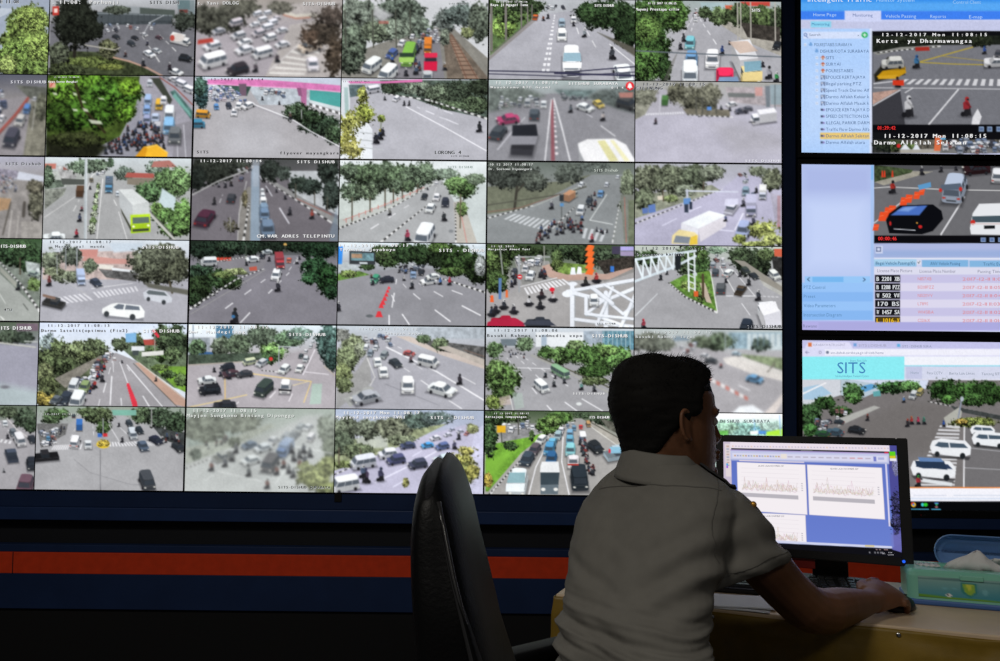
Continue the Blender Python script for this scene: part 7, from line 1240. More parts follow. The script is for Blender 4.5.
def rrect(bm, x0, x1, y0, y1, r, z, n=5):
    out = []
    for cx_, cy_, a0 in ((x1 - r, y1 - r, 0), (x0 + r, y1 - r, 90), (x0 + r, y0 + r, 180), (x1 - r, y0 + r, 270)):
        for i in range(n + 1):
            a = math.radians(a0 + 90 * i / n); out.append(bm.verts.new((cx_ + r * math.cos(a), cy_ + r * math.sin(a), z)))
    return out
prof = [(0, 0, .0132), (0, 0, .070), (.002, .002, .079), (.006, .006, .0845), (.012, .012, BH)]
rs = [rrect(bm, i, BW - i, i, BD - i, .016 - i * .3, z) for i, _, z in prof]
rs.append(rrect(bm, .035, BW - .035, .032, BD - .032, .02, BH)); rs.append(rrect(bm, .035, BW - .035, .032, BD - .032, .02, BH - .006))
for A, B in zip(rs, rs[1:]):
    n = len(A)
    for i in range(n): bm.faces.new((A[i], A[(i + 1) % n], B[(i + 1) % n], B[i]))
bm.faces.new(list(reversed(rs[0]))); bm.faces.new(rs[-1])
link('box_body', bm_mesh('box_body', bm), M['teal'], tb, False)
box('front_clasp', .105, .15, -.0045, .001, .066, .078, M['teal'], tb, .0015)
# printed label on the front (sea floor scene: sky band, green ground, crest, ball); the cartoon figures are left out
lab = empty('front_label'); lab.parent = tb
lp = Pic([(916, 573), (997, 578), (995, 603), (915, 598)], .205, .052, (120, 34), (840, 520, 5.7)); lp.sd = 77
lp.G(0x7c9c98, 0x3c7c8c, 310, 440).Q(0x5c8c30, 425, 425, 900, 470, 900, 500, 425, 450).Q(0x28404c, 425, 444, 900, 482, 900, 500, 425, 460).Q(0x2c7474, 616, 336, 690, 342, 686, 410, 652, 438, 618, 408).Q(0x7ca040, 626, 346, 680, 350, 678, 404, 652, 426, 628, 402).Q(0xb0b848, 638, 352, 668, 355, 652, 405).E(0xd0d0d0, 559, 427, 13, 12).E(0x202020, 556, 424, 5, 5).E(0x202020, 566, 432, 3, 4).E(0x70a8b4, 545, 382, 14, 6, a=.5).E(0x70a8b4, 588, 380, 10, 6, a=.5).E(0x80b4bc, 720, 400, 14, 20, a=.4)
lp.Q(0x20404a, 425, 310, 600, 312, 900, 345, 900, 350, 425, 318, a=.4).B(1.2)
nx, ny = 60, 18; V, Fc = [], []
for j in range(ny + 1):
    for i in range(nx + 1): V.append((.022 + .205 * i / nx, -.0009, .020 + .050 * (1 - j / ny)))
for j in range(ny):
    for i in range(nx): a = j * (nx + 1) + i; Fc.append((a, a + nx + 1, a + nx + 2, a + 1))
me = mesh_py('label_print', V, Fc); at = me.color_attributes.new('print', 'FLOAT_COLOR', 'POINT')
im = lp.img[np.linspace(0, 33, ny + 1).astype(int)][:, np.linspace(0, 119, nx + 1).astype(int)].reshape(-1, 3)
at.data.foreach_set('color', np.concatenate([srgb(np.clip(im * 1.25, 0, 255)), np.ones((len(im), 1))], 1).astype(np.float32).ravel())
m = mat('printed_label', (.2, .3, .3), .4); vc = m.node_tree.nodes.new('ShaderNodeVertexColor'); vc.layer_name = 'print'; m.node_tree.links.new(vc.outputs['Color'], m.node_tree.nodes['Principled BSDF'].inputs['Base Color'])
bpy.data.objects.remove(lab); o = link('front_label', me, m, tb); o['label'] = 'printed label with green crest and football'
# lid standing open behind the box
bm = bmesh.new(); n = 10
def lid_ring(k, y, inset):
    out = []; x0, x1, z0, z1, r = inset, BW - inset, inset, .082 - inset, .0405 - inset * .8
    for cx_, cz_, a0 in ((x1 - r, z1 - r, 0), (x0 + r, z1 - r, 90), (x0 + r, z0 + r, 180), (x1 - r, z0 + r, 270)):
        for i in range(n + 1):
            a = math.radians(a0 + 90 * i / n); out.append(bm.verts.new((cx_ + r * math.cos(a), y, cz_ + r * math.sin(a))))
    return out
rings = [lid_ring(0, 0, 0), lid_ring(0, .003, 0), lid_ring(0, .012, .001), lid_ring(0, .018, .006), lid_ring(0, .021, .016)]
inn = [lid_ring(0, .0185, .018), lid_ring(0, .0155, .009), lid_ring(0, .010, .004), lid_ring(0, 0, .0028)]
seq = rings + inn
for A, B in zip(seq, seq[1:] ):
    for i in range(len(A)): bm.faces.new((A[i], A[(i + 1) % len(A)], B[(i + 1) % len(A)], B[i]))
for i in range(len(rings[0])): bm.faces.new((inn[-1][i], inn[-1][(i + 1) % len(rings[0])], rings[0][(i + 1) % len(rings[0])], rings[0][i]))
bm.faces.new(rings[-1]); bm.faces.new(list(reversed(inn[0])))
o = link('lid', bm_mesh('lid', bm), M['blue_lid'], tb, True); o.location = (0.078, BD + .006, .066); o.rotation_euler = (-.10, 0, 0)
# tissue sheets pulled out of the slot
rg = random.Random(5)
def tissue(pts, name, tx=.0):
    bm = bmesh.new(); rows = []
    for row in pts:
        rr = []
        for i in range(13):
            t = i / 12 * (len(row) - 1); k = min(int(t), len(row) - 2); p = Vector(row[k]).lerp(Vector(row[k + 1]), t - k)
            p.y += .003 * math.sin(i * 1.7 + p.z * 90); p.z += .0015 * math.sin(i * 2.3)
            rr.append(bm.verts.new(p))
        rows.append(rr)
    for A, B in zip(rows, rows[1:]):
        for i in range(12): bm.faces.new((A[i], A[i + 1], B[i + 1], B[i]))
    o = link(name, bm_mesh(name, bm), M['tissue'], tb, True); o.location.x = tx; md = o.modifiers.new('thickness', 'SOLIDIFY'); md.thickness = .0008; return o
tissue([[(.045, .045, .083), (.09, .04, .084), (.14, .04, .084), (.19, .045, .083)], [(.055, .045, .098), (.09, .042, .105), (.125, .040, .103), (.165, .05, .094)], [(.075, .055, .108), (.105, .05, .122), (.128, .052, .120), (.15, .06, .103)], [(.095, .065, .112), (.115, .06, .130), (.122, .06, .131), (.135, .07, .112)]], 'tissue_sheet', .035)
tissue([[(.07, .07, .083), (.12, .075, .084), (.17, .075, .084), (.215, .07, .083)], [(.10, .068, .095), (.14, .066, .100), (.18, .066, .108), (.215, .07, .102)], [(.13, .065, .104), (.16, .062, .108), (.19, .06, .116), (.222, .066, .108)]], 'tissue_sheet', .012)
tissue([[(.028, .05, .0868), (.05, .04, .0875), (.075, .04, .0875)], [(.028, .075, .0868), (.05, .08, .0885), (.075, .08, .088)]], 'tissue_sheet')
for o in tb.children:
    if o.name.startswith('lid'): o.location.z -= .006
    elif not o.name.startswith('tray'): o.scale.z = .91
# ------------------------------------------------------------------ the seated man
from mathutils.bvhtree import BVHTree
M['skin'] = mat('brown_skin', (0.165, 0.072, 0.036), 0.5, spec=0.35, noise=.10, nscale=30, bump=.08, bscale=300, Subsurface_Weight=.05)
M['shirt'] = mat('grey_khaki_cotton', (0.165, 0.158, 0.142), 0.85, spec=0.2, noise=.05, nscale=40, bump=.12, bscale=900)
M['seam'] = mat('shirt_seam_thread', (0.11, 0.105, 0.095), 0.9)
M['hair'] = mat('black_hair', (0.0065, 0.0058, 0.0052), 0.8, spec=0.15)
M['trouser'] = mat('dark_grey_trousers', (0.03, 0.03, 0.034), 0.85)
M['eye'] = mat('eye_white', (0.38, 0.35, 0.32), 0.3)
M['iris'] = mat('dark_iris', (0.01, 0.006, 0.004), 0.15)
PR = Vector((0.24, 1.34, 0.0))
person = empty('person', PR); tag(person, 'man in short-sleeved grey uniform shirt seated at the desk, hand on mouse', 'person')
def loft(bm, rings):
    R_ = [[bm.verts.new(Vector(p) - PR) for p in r] for r in rings]
    n = len(R_[0])
    for A, B in zip(R_, R_[1:]):
        for k in range(n): bm.faces.new((A[k], A[(k + 1) % n], B[(k + 1) % n], B[k]))
    bm.faces.new(list(reversed(R_[0]))); bm.faces.new(R_[-1])
def limb(bm, pts, radii, n=16, up=(0, 0, 1)): tube(bm, [Vector(p) - PR for p in pts], radii, n, True, up)
def ball(bm, c, r, ax=None, n=14):
    """ellipsoid; r = radii along the axes ax"""
    ax = ax or (Vector((1, 0, 0)), Vector((0, 1, 0)), Vector((0, 0, 1)))
    res = bmesh.ops.create_uvsphere(bm, u_segments=n, v_segments=max(6, n // 2 + 1), radius=1.0)
    for v in res['verts']:
        p = v.co.copy(); v.co = Vector(c) - PR + ax[0] * (p.x * r[0]) + ax[1] * (p.y * r[1]) + ax[2] * (p.z * r[2])
def remesh(bm, name, vox, smooth=2, fac=.5):
    bmesh.ops.recalc_face_normals(bm, faces=bm.faces); me = bpy.data.meshes.new('raw'); bm.to_mesh(me); bm.free()
    ob = bpy.data.objects.new('raw', me); COL.objects.link(ob)
    md = ob.modifiers.new('r', 'REMESH'); md.mode = 'VOXEL'; md.voxel_size = vox
    if smooth:
        ms = ob.modifiers.new('s', 'SMOOTH'); ms.iterations = smooth; ms.factor = fac
    dg = bpy.context.evaluated_depsgraph_get(); out = bpy.data.meshes.new_from_object(ob.evaluated_get(dg)); out.name = name
    bpy.data.objects.remove(ob); bpy.data.meshes.remove(me); return out
TF, TR = Vector((.775, .632, 0)), Vector((.632, -.775, 0))       # facing and right-hand directions of the trunk
RINGS = [(.222, 1.300, .56, .155, .125), (.222, 1.305, .64, .150, .108), (.224, 1.313, .70, .147, .100), (.226, 1.325, .758, .1438, .0949), (.227, 1.345, .786, .1393, .0919), (.235, 1.365, .814, .1397, .0922), (.246, 1.388, .843, .1434, .0947), (.257, 1.415, .880, .1489, .0983),
         (.270, 1.440, .919, .1575, .1040), (.286, 1.462, .962, .1613, .1050), (.303, 1.475, .996, .1615, .1020), (.312, 1.480, .1 + .921, .1500, .0960), (.313, 1.482, 1.043, .1260, .0850), (.308, 1.480, 1.062, .0920, .0720), (.303, 1.477, 1.078, .0700, .0620)]
def trunk_ring(r, k=1.0, n=36):
    out = []
    for i in range(n):
        a = 2 * math.pi * i / n; c, s_ = math.cos(a), math.sin(a)
        x = math.copysign(abs(c) ** .86, c) * r[3] * k; y = math.copysign(abs(s_) ** .9, s_) * r[4] * k
        if y < 0: y *= 1 - .06 * math.exp(-(x / .03) ** 2)          # spine furrow
        out.append(Vector((r[0], r[1], r[2])) + TR * x + TF * y)
    return out
ARM = [((.365, 1.450, .985), .042), ((.408, 1.425, .975), .044), ((.452, 1.430, .935), .045), ((.496, 1.450, .891), .0465), ((.541, 1.475, .845), .0435), ((.580, 1.500, .812), .0440), ((.603, 1.515, .799), .0440), ((.640, 1.540, .790), .0430), ((.686, 1.575, .7895), .0385), ((.739, 1.615, .787), .0305), ((.775, 1.642, .786), (.027, .023)), ((.795, 1.660, .787), (.028, .021))]
LARM = [((.245, 1.55, .97), .042), ((.225, 1.60, .96), .043), ((.205, 1.645, .91), .043), ((.200, 1.70, .855), .041), ((.205, 1.755, .812), .041), ((.225, 1.80, .797), .039), ((.270, 1.838, .789), .032), ((.315, 1.860, .783), (.026, .021)), ((.335, 1.868, .783), (.028, .02))]
# ---- head frame
HA = math.radians(17); HF, HL, HU = Vector((math.cos(HA), math.sin(HA), 0)), Vector((-math.sin(HA), math.cos(HA), 0)), Vector((0, 0, 1))
HO = Vector((.331, 1.500, 1.146))
def hp(f, s_, u): return HO + HF * f + HL * s_ + HU * u
SL = [(-.106, .045, .074, .020), (-.099, .0, .091, .036), (-.088, -.060, .0975, .049), (-.072, -.080, .0975, .0575), (-.057, -.088, .0985, .0630), (-.04, -.092, .0975, .068), (-.02, -.095, .0960, .0725), (0.0, -.098, .0945, .0745), (.02, -.0995, .0965, .0755), (.04, -.1005, .0965, .0755), (.06, -.0995, .0920, .074), (.08, -.094, .0815, .0680), (.098, -.082, .0660, .0590), (.112, -.064, .0450, .0450), (.121, -.042, .024, .028), (.1245, -.022, .006, .012)]
def sstep(a, b, x): t = min(1, max(0, (x - a) / (b - a))); return t * t * (3 - 2 * t)
def head_r(u, ang, grow=0.0):
    """point of the skull outline at height u, angle ang (0 = face)"""
    for i in range(len(SL) - 1):
        if SL[i][0] <= u <= SL[i + 1][0]: break
    A, B = SL[i], SL[i + 1]; t = (u - A[0]) / (B[0] - A[0])
    bk, fr, w_ = [A[k] + (B[k] - A[k]) * t for k in (1, 2, 3)]
    fc, hf = (bk + fr) / 2, (fr - bk) / 2 + grow; w_ += grow
    c, s_ = math.cos(ang), math.sin(ang); e = .94
    tp = 1 - .24 * max(0, c) ** 2 * sstep(.075, .03, u)
    return fc + math.copysign(abs(c) ** e, c) * hf, math.copysign(abs(s_) ** e, s_) * w_ * tp
bm = bmesh.new()
NS = 40
loft(bm, [[hp(*head_r(min(max(s_[0], -.106), .1244), 2 * math.pi * k / NS), s_[0]) for k in range(NS)] for s_ in SL])
# neck
limb(bm, [hp(-.03, 0, -.01), hp(-.034, 0, -.05), hp(-.042, 0, -.085), (.297, 1.476, 1.035)], [(.060, .062), (.058, .060), (.060, .060), (.072, .066)], 24, up=HF)
# nose, brow, lips, chin, cheek bones, eye sockets stay as gentle hollows between them
limb(bm, [hp(.087, 0, .030), hp(.0905, 0, .012), hp(.0975, 0, -.006), hp(.1060, 0, -.022), hp(.098, 0, -.033)], [.0100, .0110, .0110, .0108, .0095], 12, up=HL)
for q in (-1, 1):
    ball(bm, hp(.0940, q * .0115, -.027), (.010, .007, .0070), (HF, HL, HU))
    ball(bm, hp(.0740, q * .022, .028), (.0180, .030, .014), (HF, HL, HU))
    # ear: shell, helix rim, lobe
    E0 = hp(-.006, q * .0745, .002); ea = (HF * .93 + HU * .12 + HL * (-q * .30)).normalized(); eo = (HL * q + HF * -.35).normalized(); eu = (HU - HF * .16).normalized()
    ball(bm, E0 + eo * .004, (.013, .006, .025), (ea, eo, eu)); ball(bm, E0 - eu * .023 + eo * .004 + ea * .003, (.0075, .0050, .009), (ea, eo, eu))
    rim = [E0 + ea * (.015 * math.cos(a)) + eu * (.029 * math.sin(a)) + eo * (.010 - .004 * max(0, math.cos(a))) for a in [math.radians(d) for d in range(20, 265, 18)]]
    limb(bm, rim, .0042, 8, up=eo)
ball(bm, hp(.0985, 0, -.0495), (.0090, .024, .0062), (HF, HL, HU)); ball(bm, hp(.0980, 0, -.0610), (.0085, .021, .0066), (HF, HL, HU)); ball(bm, hp(.0900, 0, -.088), (.012, .022, .013), (HF, HL, HU))
# trunk core, arms
loft(bm, [trunk_ring(r, .84) for r in RINGS])
limb(bm, [a[0] for a in ARM], [a[1] for a in ARM], 18); limb(bm, [a[0] for a in LARM], [a[1] for a in LARM], 18)
# hands
def hand(wrist, h, side, fingers, zt, thumb_out):
    """h: finger direction, side: direction towards the thumb"""
    h = Vector(h).normalized(); side = Vector(side).normalized(); w0 = Vector(wrist); up = h.cross(side).normalized(); up = up if up.z > 0 else -up
    loft(bm, [[w0 + h * d + side * (math.cos(a) * wd + off) + up * (math.sin(a) * th + zz) for a in [2 * math.pi * k / 18 for k in range(18)]] for d, wd, th, zz, off in
              ((-.012, .027, .021, .0, 0), (.01, .030, .021, .003, 0), (.035, .037, .0195, .008, .001), (.06, .041, .0170, .0115, .001), (.08, .041, .0130, .0120, 0), (.090, .037, .010, .0110, 0))])
    for (o, ln, bend, r) in fingers:
        p = w0 + h * (.080 - abs(o - .006) * .22) + side * o + up * .0125; pts, rad = [p - h * .018, p], [r * 1.1, r * 1.1]; ang = -.08
        for seg, b_ in ((.42, bend[0]), (.32, bend[1]), (.26, bend[2])):
            ang += b_; p = p + (h * math.cos(ang) - up * math.sin(ang) + side * (o * .9)) * (ln * seg); pts.append(p); rad.append(r * (1.03 - .12 * len(pts) / 5))
        p = p + (h * math.cos(ang) - up * math.sin(ang)) * r * .6; pts.append(p); rad.append(r * .55)
        limb(bm, pts, rad, 12, up=side)
    t0 = w0 + h * .022 + side * .026 + up * .002
    limb(bm, [t0, t0 + h * .022 + side * .018 - up * .001, t0 + h * .05 + side * .026 - up * .006, t0 + h * .075 + side * .022 - up * .012, t0 + h * .081 + side * .02 - up * .013], [.0145, .0125, .0108, .0092, .005], 12)
HH, HS = (.735, .678, 0), (-.678, .735, .46)
hand((.787, 1.651, .784), HH, HS, ((-.038, .058, (.62, .55, .35), .0078), (-.0135, .074, (.45, .55, .35), .0082), (.0120, .080, (.32, .45, .35), .0084), (.0375, .073, (.25, .40, .3), .0082)), 0, 1)
hand((.338, 1.870, .782), (.86, .50, -.05), (.50, -.86, 0), ((-.0335, .058, (.25, .3, .25), .0082), (-.0115, .072, (.2, .3, .25), .0088), (.0115, .078, (.18, .3, .25), .0090), (.034, .070, (.18, .3, .2), .0088)), 0, 1)
# legs (inside the trousers) and feet
HIPR, HIPL = Vector((.222, 1.300, .52)) + TR * .085, Vector((.222, 1.300, .52)) - TR * .085
LEG = []
for hip, sd in ((HIPR, 1), (HIPL, -1)):
    kn = hip + TF * .335 + TR * sd * .02; kn.z = .50; an = kn - TF * .06; an.z = .10
    LEG.append((hip, kn, an)); limb(bm, [hip, hip.lerp(kn, .5), kn, kn.lerp(an, .4) , an, an - HU * .04], [.07, .062, .050, .050, .034, .036], 14, up=TF)
body = link('body', remesh(bm, 'body', .0032, 3, .45), M['skin'], person, True)
# ---- eyes and brows
bvb = BVHTree.FromPolygons([tuple(v.co) for v in body.data.vertices], [tuple(p.vertices) for p in body.data.polygons])
for q in (-1, 1):
    bm = bmesh.new(); ball(bm, hp(.0760, q * .0300, .010), (.0125, .0125, .0115), (HF, HL, HU), 16); e_ = link('eye', bm_mesh('eye', bm), M['eye'], person, True)
    bm = bmesh.new(); ball(bm, hp(.0845, q * .0305, .009), (.0052, .0068, .0068), (HF, HL, HU), 12); link('iris', bm_mesh('iris', bm), M['iris'], e_, True)
    P = [bvb.find_nearest(hp(f, q * s_, u) - PR)[0] + PR for f, s_, u in ((.0985, .013, .030), (.0985, .026, .0345), (.0920, .042, .0345), (.0790, .054, .0290))]
    bm = bmesh.new(); limb(bm, P, [.0016, .0024, .0022, .0012], 8); link('eyebrow', bm_mesh('eyebrow', bm), M['hair'], person, True)
# ---- hair: cropped sides, fuller top with a tuft standing over the forehead
def sstep(a, b, x): t = min(1, max(0, (x - a) / (b - a))); return t * t * (3 - 2 * t)
def hair_t(u, ang):
    """hair thickness above the skin; negative = no hair"""
    c = math.cos(ang); front, back = sstep(.25, .9, c), sstep(.1, .8, -c)
    line = -.005 + .072 * sstep(-.1, .42, c) + .026 * sstep(.4, .9, c) - .062 * back - .030 * math.exp(-((c - .24) / .09) ** 2)   # lower edge, with sideburn
    t = -.004 + .010 * sstep(line - .004, line + .014, u) + .003 * sstep(.0, .06, u) + .011 * back * sstep(-.03, .04, u) + .007 * sstep(.06, .105, u)
    t += .005 * math.exp(-((c - .8) / .35) ** 2) * sstep(.078, .098, u)
    return t
us = [-.078 + .2025 * i / 46 for i in range(47)]; NA = 72; V, Fc, rg = [], [], random.Random(4)
for u in us:
    for k in range(NA):
        a = 2 * math.pi * k / NA; t = hair_t(u, a); f, s_ = head_r(min(max(u, -.105), .1244), a, t)
        nz = vnoise(np.array([k * .55]), np.array([u * 260]), 3)[0] - .5
        g = 1 if t > .002 else 0
        p = hp(f + g * .004 * nz * math.cos(a), s_ + g * .004 * nz * math.sin(a), u + max(0, t) * (.55 * sstep(.07, .12, u)) + g * .002 * nz); V.append(p - PR)
n = NA
for j in range(len(us) - 1):
    for k in range(n): Fc.append((j * n + k, j * n + (k + 1) % n, (j + 1) * n + (k + 1) % n, (j + 1) * n + k))
Fc.append(tuple((len(us) - 1) * n + k for k in range(n)))
# short strands combed forward and up give the ragged outline
for i in range(5200):
    u = rg.uniform(-.06, .1235); k = rg.uniform(0, 2 * math.pi)
    if hair_t(u, k) < .0055: continue
    f, s_ = head_r(min(u, .1244), k, hair_t(u, k) - .002); p = hp(f, s_, u + max(0, hair_t(u, k)) * .55 * sstep(.07, .12, u)) - PR
    o_ = (HF * math.cos(k) + HL * math.sin(k)); top = sstep(.05, .11, u)
    d = (o_ * (.45 - .2 * top) + HU * (.55 * top - .6 * (1 - top)) + HF * (.55 * top * (.6 if math.cos(k) > 0 else 1)) + Vector((rg.uniform(-.4, .4), rg.uniform(-.4, .4), rg.uniform(-.3, .4)))).normalized()
    L_ = (.005 + .008 * top) * rg.uniform(.6, 1.15); w_ = d.cross(o_ + Vector((.01, .02, .03))).normalized() * .0007; b = len(V)
    V += [p - w_, p + w_, p + d * L_ + o_ * .001]; Fc.append((b, b + 1, b + 2))
hair = link('hair', mesh_py('hair', V, Fc), M['hair'], person, True)
# ---- shirt
bm = bmesh.new()
loft(bm, [trunk_ring(r, 1.0) for r in RINGS])
def sleeve(pts):
    """(centre, in-plane axis, half width, half depth axis, half depth)"""
    loft(bm, [[Vector(c) + Vector(u_).normalized() * (a * math.cos(t)) + Vector(v_).normalized() * (b * math.sin(t)) for t in [2 * math.pi * k / 28 for k in range(28)]] for c, u_, a, v_, b in pts])
UX = Vector((.93, .10, .35)); VX = Vector((-.1, 1, .05))
sleeve([((.365, 1.455, 1.012), (.8, -.2, .55), .048, VX, .070), ((.392, 1.436, 1.000), (.85, -.1, .5), .060, VX, .072), ((.414, 1.425, .975), UX, .068, VX, .070), ((.425, 1.420, .940), UX, .077, VX, .066), ((.433, 1.418, .912), UX, .083, VX, .063), ((.441, 1.418, .886), UX, .089, VX, .061)])
sleeve([((.262, 1.540, .985), TR, .058, TF, .058), ((.232, 1.585, .975), (1, .3, .4), .056, VX, .06), ((.214, 1.622, .930), (1, .2, .3), .056, VX, .062), ((.208, 1.650, .885), (1, .1, .2), .058, VX, .062), ((.208, 1.670, .845), (1, 0, .2), .060, VX, .060)])
sm = remesh(bm, 'shirt', .0042, 5, .5)
# hollow wrinkles and folds
co = np.empty(len(sm.vertices) * 3); sm.vertices.foreach_get('co', co); co = co.reshape(-1, 3); nr = np.empty_like(co).ravel(); sm.vertices.foreach_get('normal', nr); nr = nr.reshape(-1, 3)
w3 = co + np.array(PR); lat = w3 @ np.array(TR); z = w3[:, 2]; lat = lat - lat.mean()
def band(z0, s_): return np.exp(-((z - z0) / s_) ** 2)
ph = z * 150 + 6 * vnoise(lat * 9 + 5, z * 8, 7) + lat * 14
waist = np.exp(-((z - .785) / .055) ** 2); fold = np.sin(ph) ** 3 * waist * .0085
fold += .0070 * (vnoise(lat * 12 + 3, z * 55 + lat * 16, 11) - .5) * (band(.80, .08) * 2.4 + .35)
fold += .0048 * np.sin(z * 95 - lat * 70 + 3 * vnoise(lat * 14, z * 12, 5)) * band(.90, .07) * np.clip((lat - .02) / .08, 0, 1)     # drag lines under the arm
fold += .0030 * (vnoise(lat * 7, z * 9 + 4, 21) - .5)
slv = np.clip((w3[:, 0] - .40) / .04, 0, 1) * (w3[:, 1] < 1.52)
fold += slv * .0034 * np.sin((w3[:, 2] + w3[:, 0] * .55) * 95 + 4 * vnoise(w3[:, 0] * 22, z * 22, 9)) * np.clip((1.0 - z) / .05, 0, 1) * .8
hem = ((z - (.886 + (w3[:, 0] - .441) * .376)) < .016) & (w3[:, 0] > .34) & (slv > 0)
co = co + nr * (fold + np.where(hem, .0012, 0))[:, None]; sm.vertices.foreach_set('co', co.ravel()); sm.update()
shirt = link('shirt', sm, M['shirt'], person, True)
bvh = BVHTree.FromPolygons([tuple(c) for c in co], [tuple(p.vertices) for p in sm.polygons])
def seam(name, pts, wd=.0011, lift=.0007, m=None, n=40):
    """thin stitched line laid on the shirt through the given world points"""
    P = []; q = [Vector(p) - PR for p in pts]
    for i in range(n + 1):
        t = i / n * (len(q) - 1); k = min(int(t), len(q) - 2); p = q[k].lerp(q[k + 1], t - k); loc, no, _, _ = bvh.find_nearest(p); P.append((loc + no * lift, no))
    V, Fc = [], []
    for i, (p, no) in enumerate(P):
        d = (P[min(i + 1, n)][0] - P[max(i - 1, 0)][0]).normalized(); s_ = d.cross(no).normalized() * wd
        V += [p - s_, p + no * wd * .6, p + s_]
        if i: b = 3 * i; Fc += [(b - 3, b - 2, b + 1, b), (b - 2, b - 1, b + 2, b + 1)]
    return link(name, mesh_py(name, V, Fc), m or M['seam'], shirt, True)
seam('yoke_seam', [(.20, 1.50, 1.02), (.235, 1.42, 1.045), (.29, 1.37, 1.05), (.345, 1.36, 1.047), (.395, 1.375, 1.035)])
seam('armhole_seam', [(.405, 1.42, 1.06), (.385, 1.36, 1.03), (.362, 1.34, .985), (.356, 1.335, .94), (.362, 1.34, .89)])
seam('hem_stitch', [(.352, 1.36, .873), (.39, 1.345, .888), (.44, 1.345, .907), (.49, 1.355, .925), (.535, 1.40, .943)], .0008)
# collar: stand and turned-down fall, open in front
CC = Vector((.308, 1.480, 0)); V, Fc = [], []; prof = [(.0590, 1.046), (.0585, 1.075), (.0600, 1.096), (.0625, 1.1005), (.0660, 1.0975), (.0735, 1.078), (.0830, 1.052), (.0855, 1.0445), (.0835, 1.0430), (.070, 1.074), (.064, 1.088)]
na = 48
for i in range(na + 1):
    a = math.radians(28 + 304 * i / na); fr = max(0, math.cos(a)) 
    for r, z_ in prof:
        rr = r + (.012 * fr if z_ > 1.07 else .006 * fr); V.append(CC + TF * (rr * 1.02 * math.cos(a)) + TR * (rr * 1.04 * math.sin(a)) + HU * (z_ - .045 * fr - .008 * math.sin(a)) - PR)
m_ = len(prof)
for i in range(na):
    for j in range(m_): Fc.append((i * m_ + j, i * m_ + (j + 1) % m_, (i + 1) * m_ + (j + 1) % m_, (i + 1) * m_ + j))
Fc += [tuple(range(m_)), tuple(na * m_ + j for j in reversed(range(m_)))]
link('collar', mesh_py('collar', V, Fc), M['shirt'], shirt, True)
# epaulette on the right shoulder with dark edging and a gold button
M['epaulette'] = mat('dark_epaulette', (0.018, 0.018, 0.02), 0.7); M['gold_badge'] = mat('gold_badge', (0.65, 0.33, 0.05), 0.35, metal=.6)
def strap(name, a, b, wd, th, m, par):
    a, b = Vector(a) - PR, Vector(b) - PR; V, Fc = [], []; n = 10
    for i in range(n + 1):
        p = a.lerp(b, i / n); loc, no, _, _ = bvh.find_nearest(p); d = (b - a).normalized(); s_ = d.cross(no).normalized() * wd * (1 if i < n else .6)
        V += [loc - s_ + no * .0012, loc - s_ + no * th, loc + s_ + no * th, loc + s_ + no * .0012]
        if i:
            q = 4 * i
            for j in range(4): Fc.append((q - 4 + j, q - 4 + (j + 1) % 4, q + (j + 1) % 4, q + j))
    Fc += [(0, 1, 2, 3), (4 * n + 3, 4 * n + 2, 4 * n + 1, 4 * n)]
    return link(name, mesh_py(name, V, Fc), m, par, False)
ep = strap('epaulette', (.385, 1.475, 1.08), (.447, 1.462, 1.030), .021, .005, M['epaulette'], shirt); ep['label'] = 'dark epaulette on the right shoulder'
bm = bmesh.new(); loc, no, _, _ = bvh.find_nearest(Vector((.462, 1.395, 1.012)) - PR); ball(bm, loc + PR + no * .001, (.006, .006, .006), None, 10); link('shoulder_badge', bm_mesh('shoulder_badge', bm), M['gold_badge'], shirt, True)
# ---- trousers, belt, shoes (below the picture edge)
bm = bmesh.new()
loft(bm, [trunk_ring((.222, 1.298, zz, a, b), 1.0) for zz, a, b in ((.455, .150, .125), (.50, .168, .142), (.56, .165, .138), (.62, .158, .118), (.655, .154, .112))])
for hip, kn, an in LEG: limb(bm, [hip - TF * .03, hip.lerp(kn, .5), kn + TF * .012, kn.lerp(an, .4), an + HU * .01], [.080, .074, .062, .060, .052], 16, up=TF)
link('trousers', remesh(bm, 'trousers', .008, 4), M['trouser'], person, True)
bm = bmesh.new(); V, Fc = [], []
R0 = trunk_ring((.222, 1.299, .628, .1605, .1205)); R1 = trunk_ring((.222, 1.299, .660, .1575, .1165)); n = len(R0)
link('belt', mesh_py('belt', [p - PR for p in R0 + R1], [(k, (k + 1) % n, n + (k + 1) % n, n + k) for k in range(n)]), M['black_plastic'], person, True).modifiers.new('thickness', 'SOLIDIFY').thickness = .003
for hip, kn, an in LEG:
    bm = bmesh.new(); f0 = an + TF * .05; f0.z = 0
    loft(bm, [[f0 + TF * (d) + TR * (math.cos(t) * w_) + HU * (max(0, math.sin(t)) * h_ + .002) for t in [2 * math.pi * k / 16 for k in range(16)]] for d, w_, h_ in ((-.115, .025, .06), (-.10, .036, .085), (-.04, .038, .095), (.03, .043, .062), (.10, .045, .05), (.15, .034, .038), (.168, .012, .02))])
    link('shoe', bm_mesh('shoe', bm), M['black_plastic'], person, True)
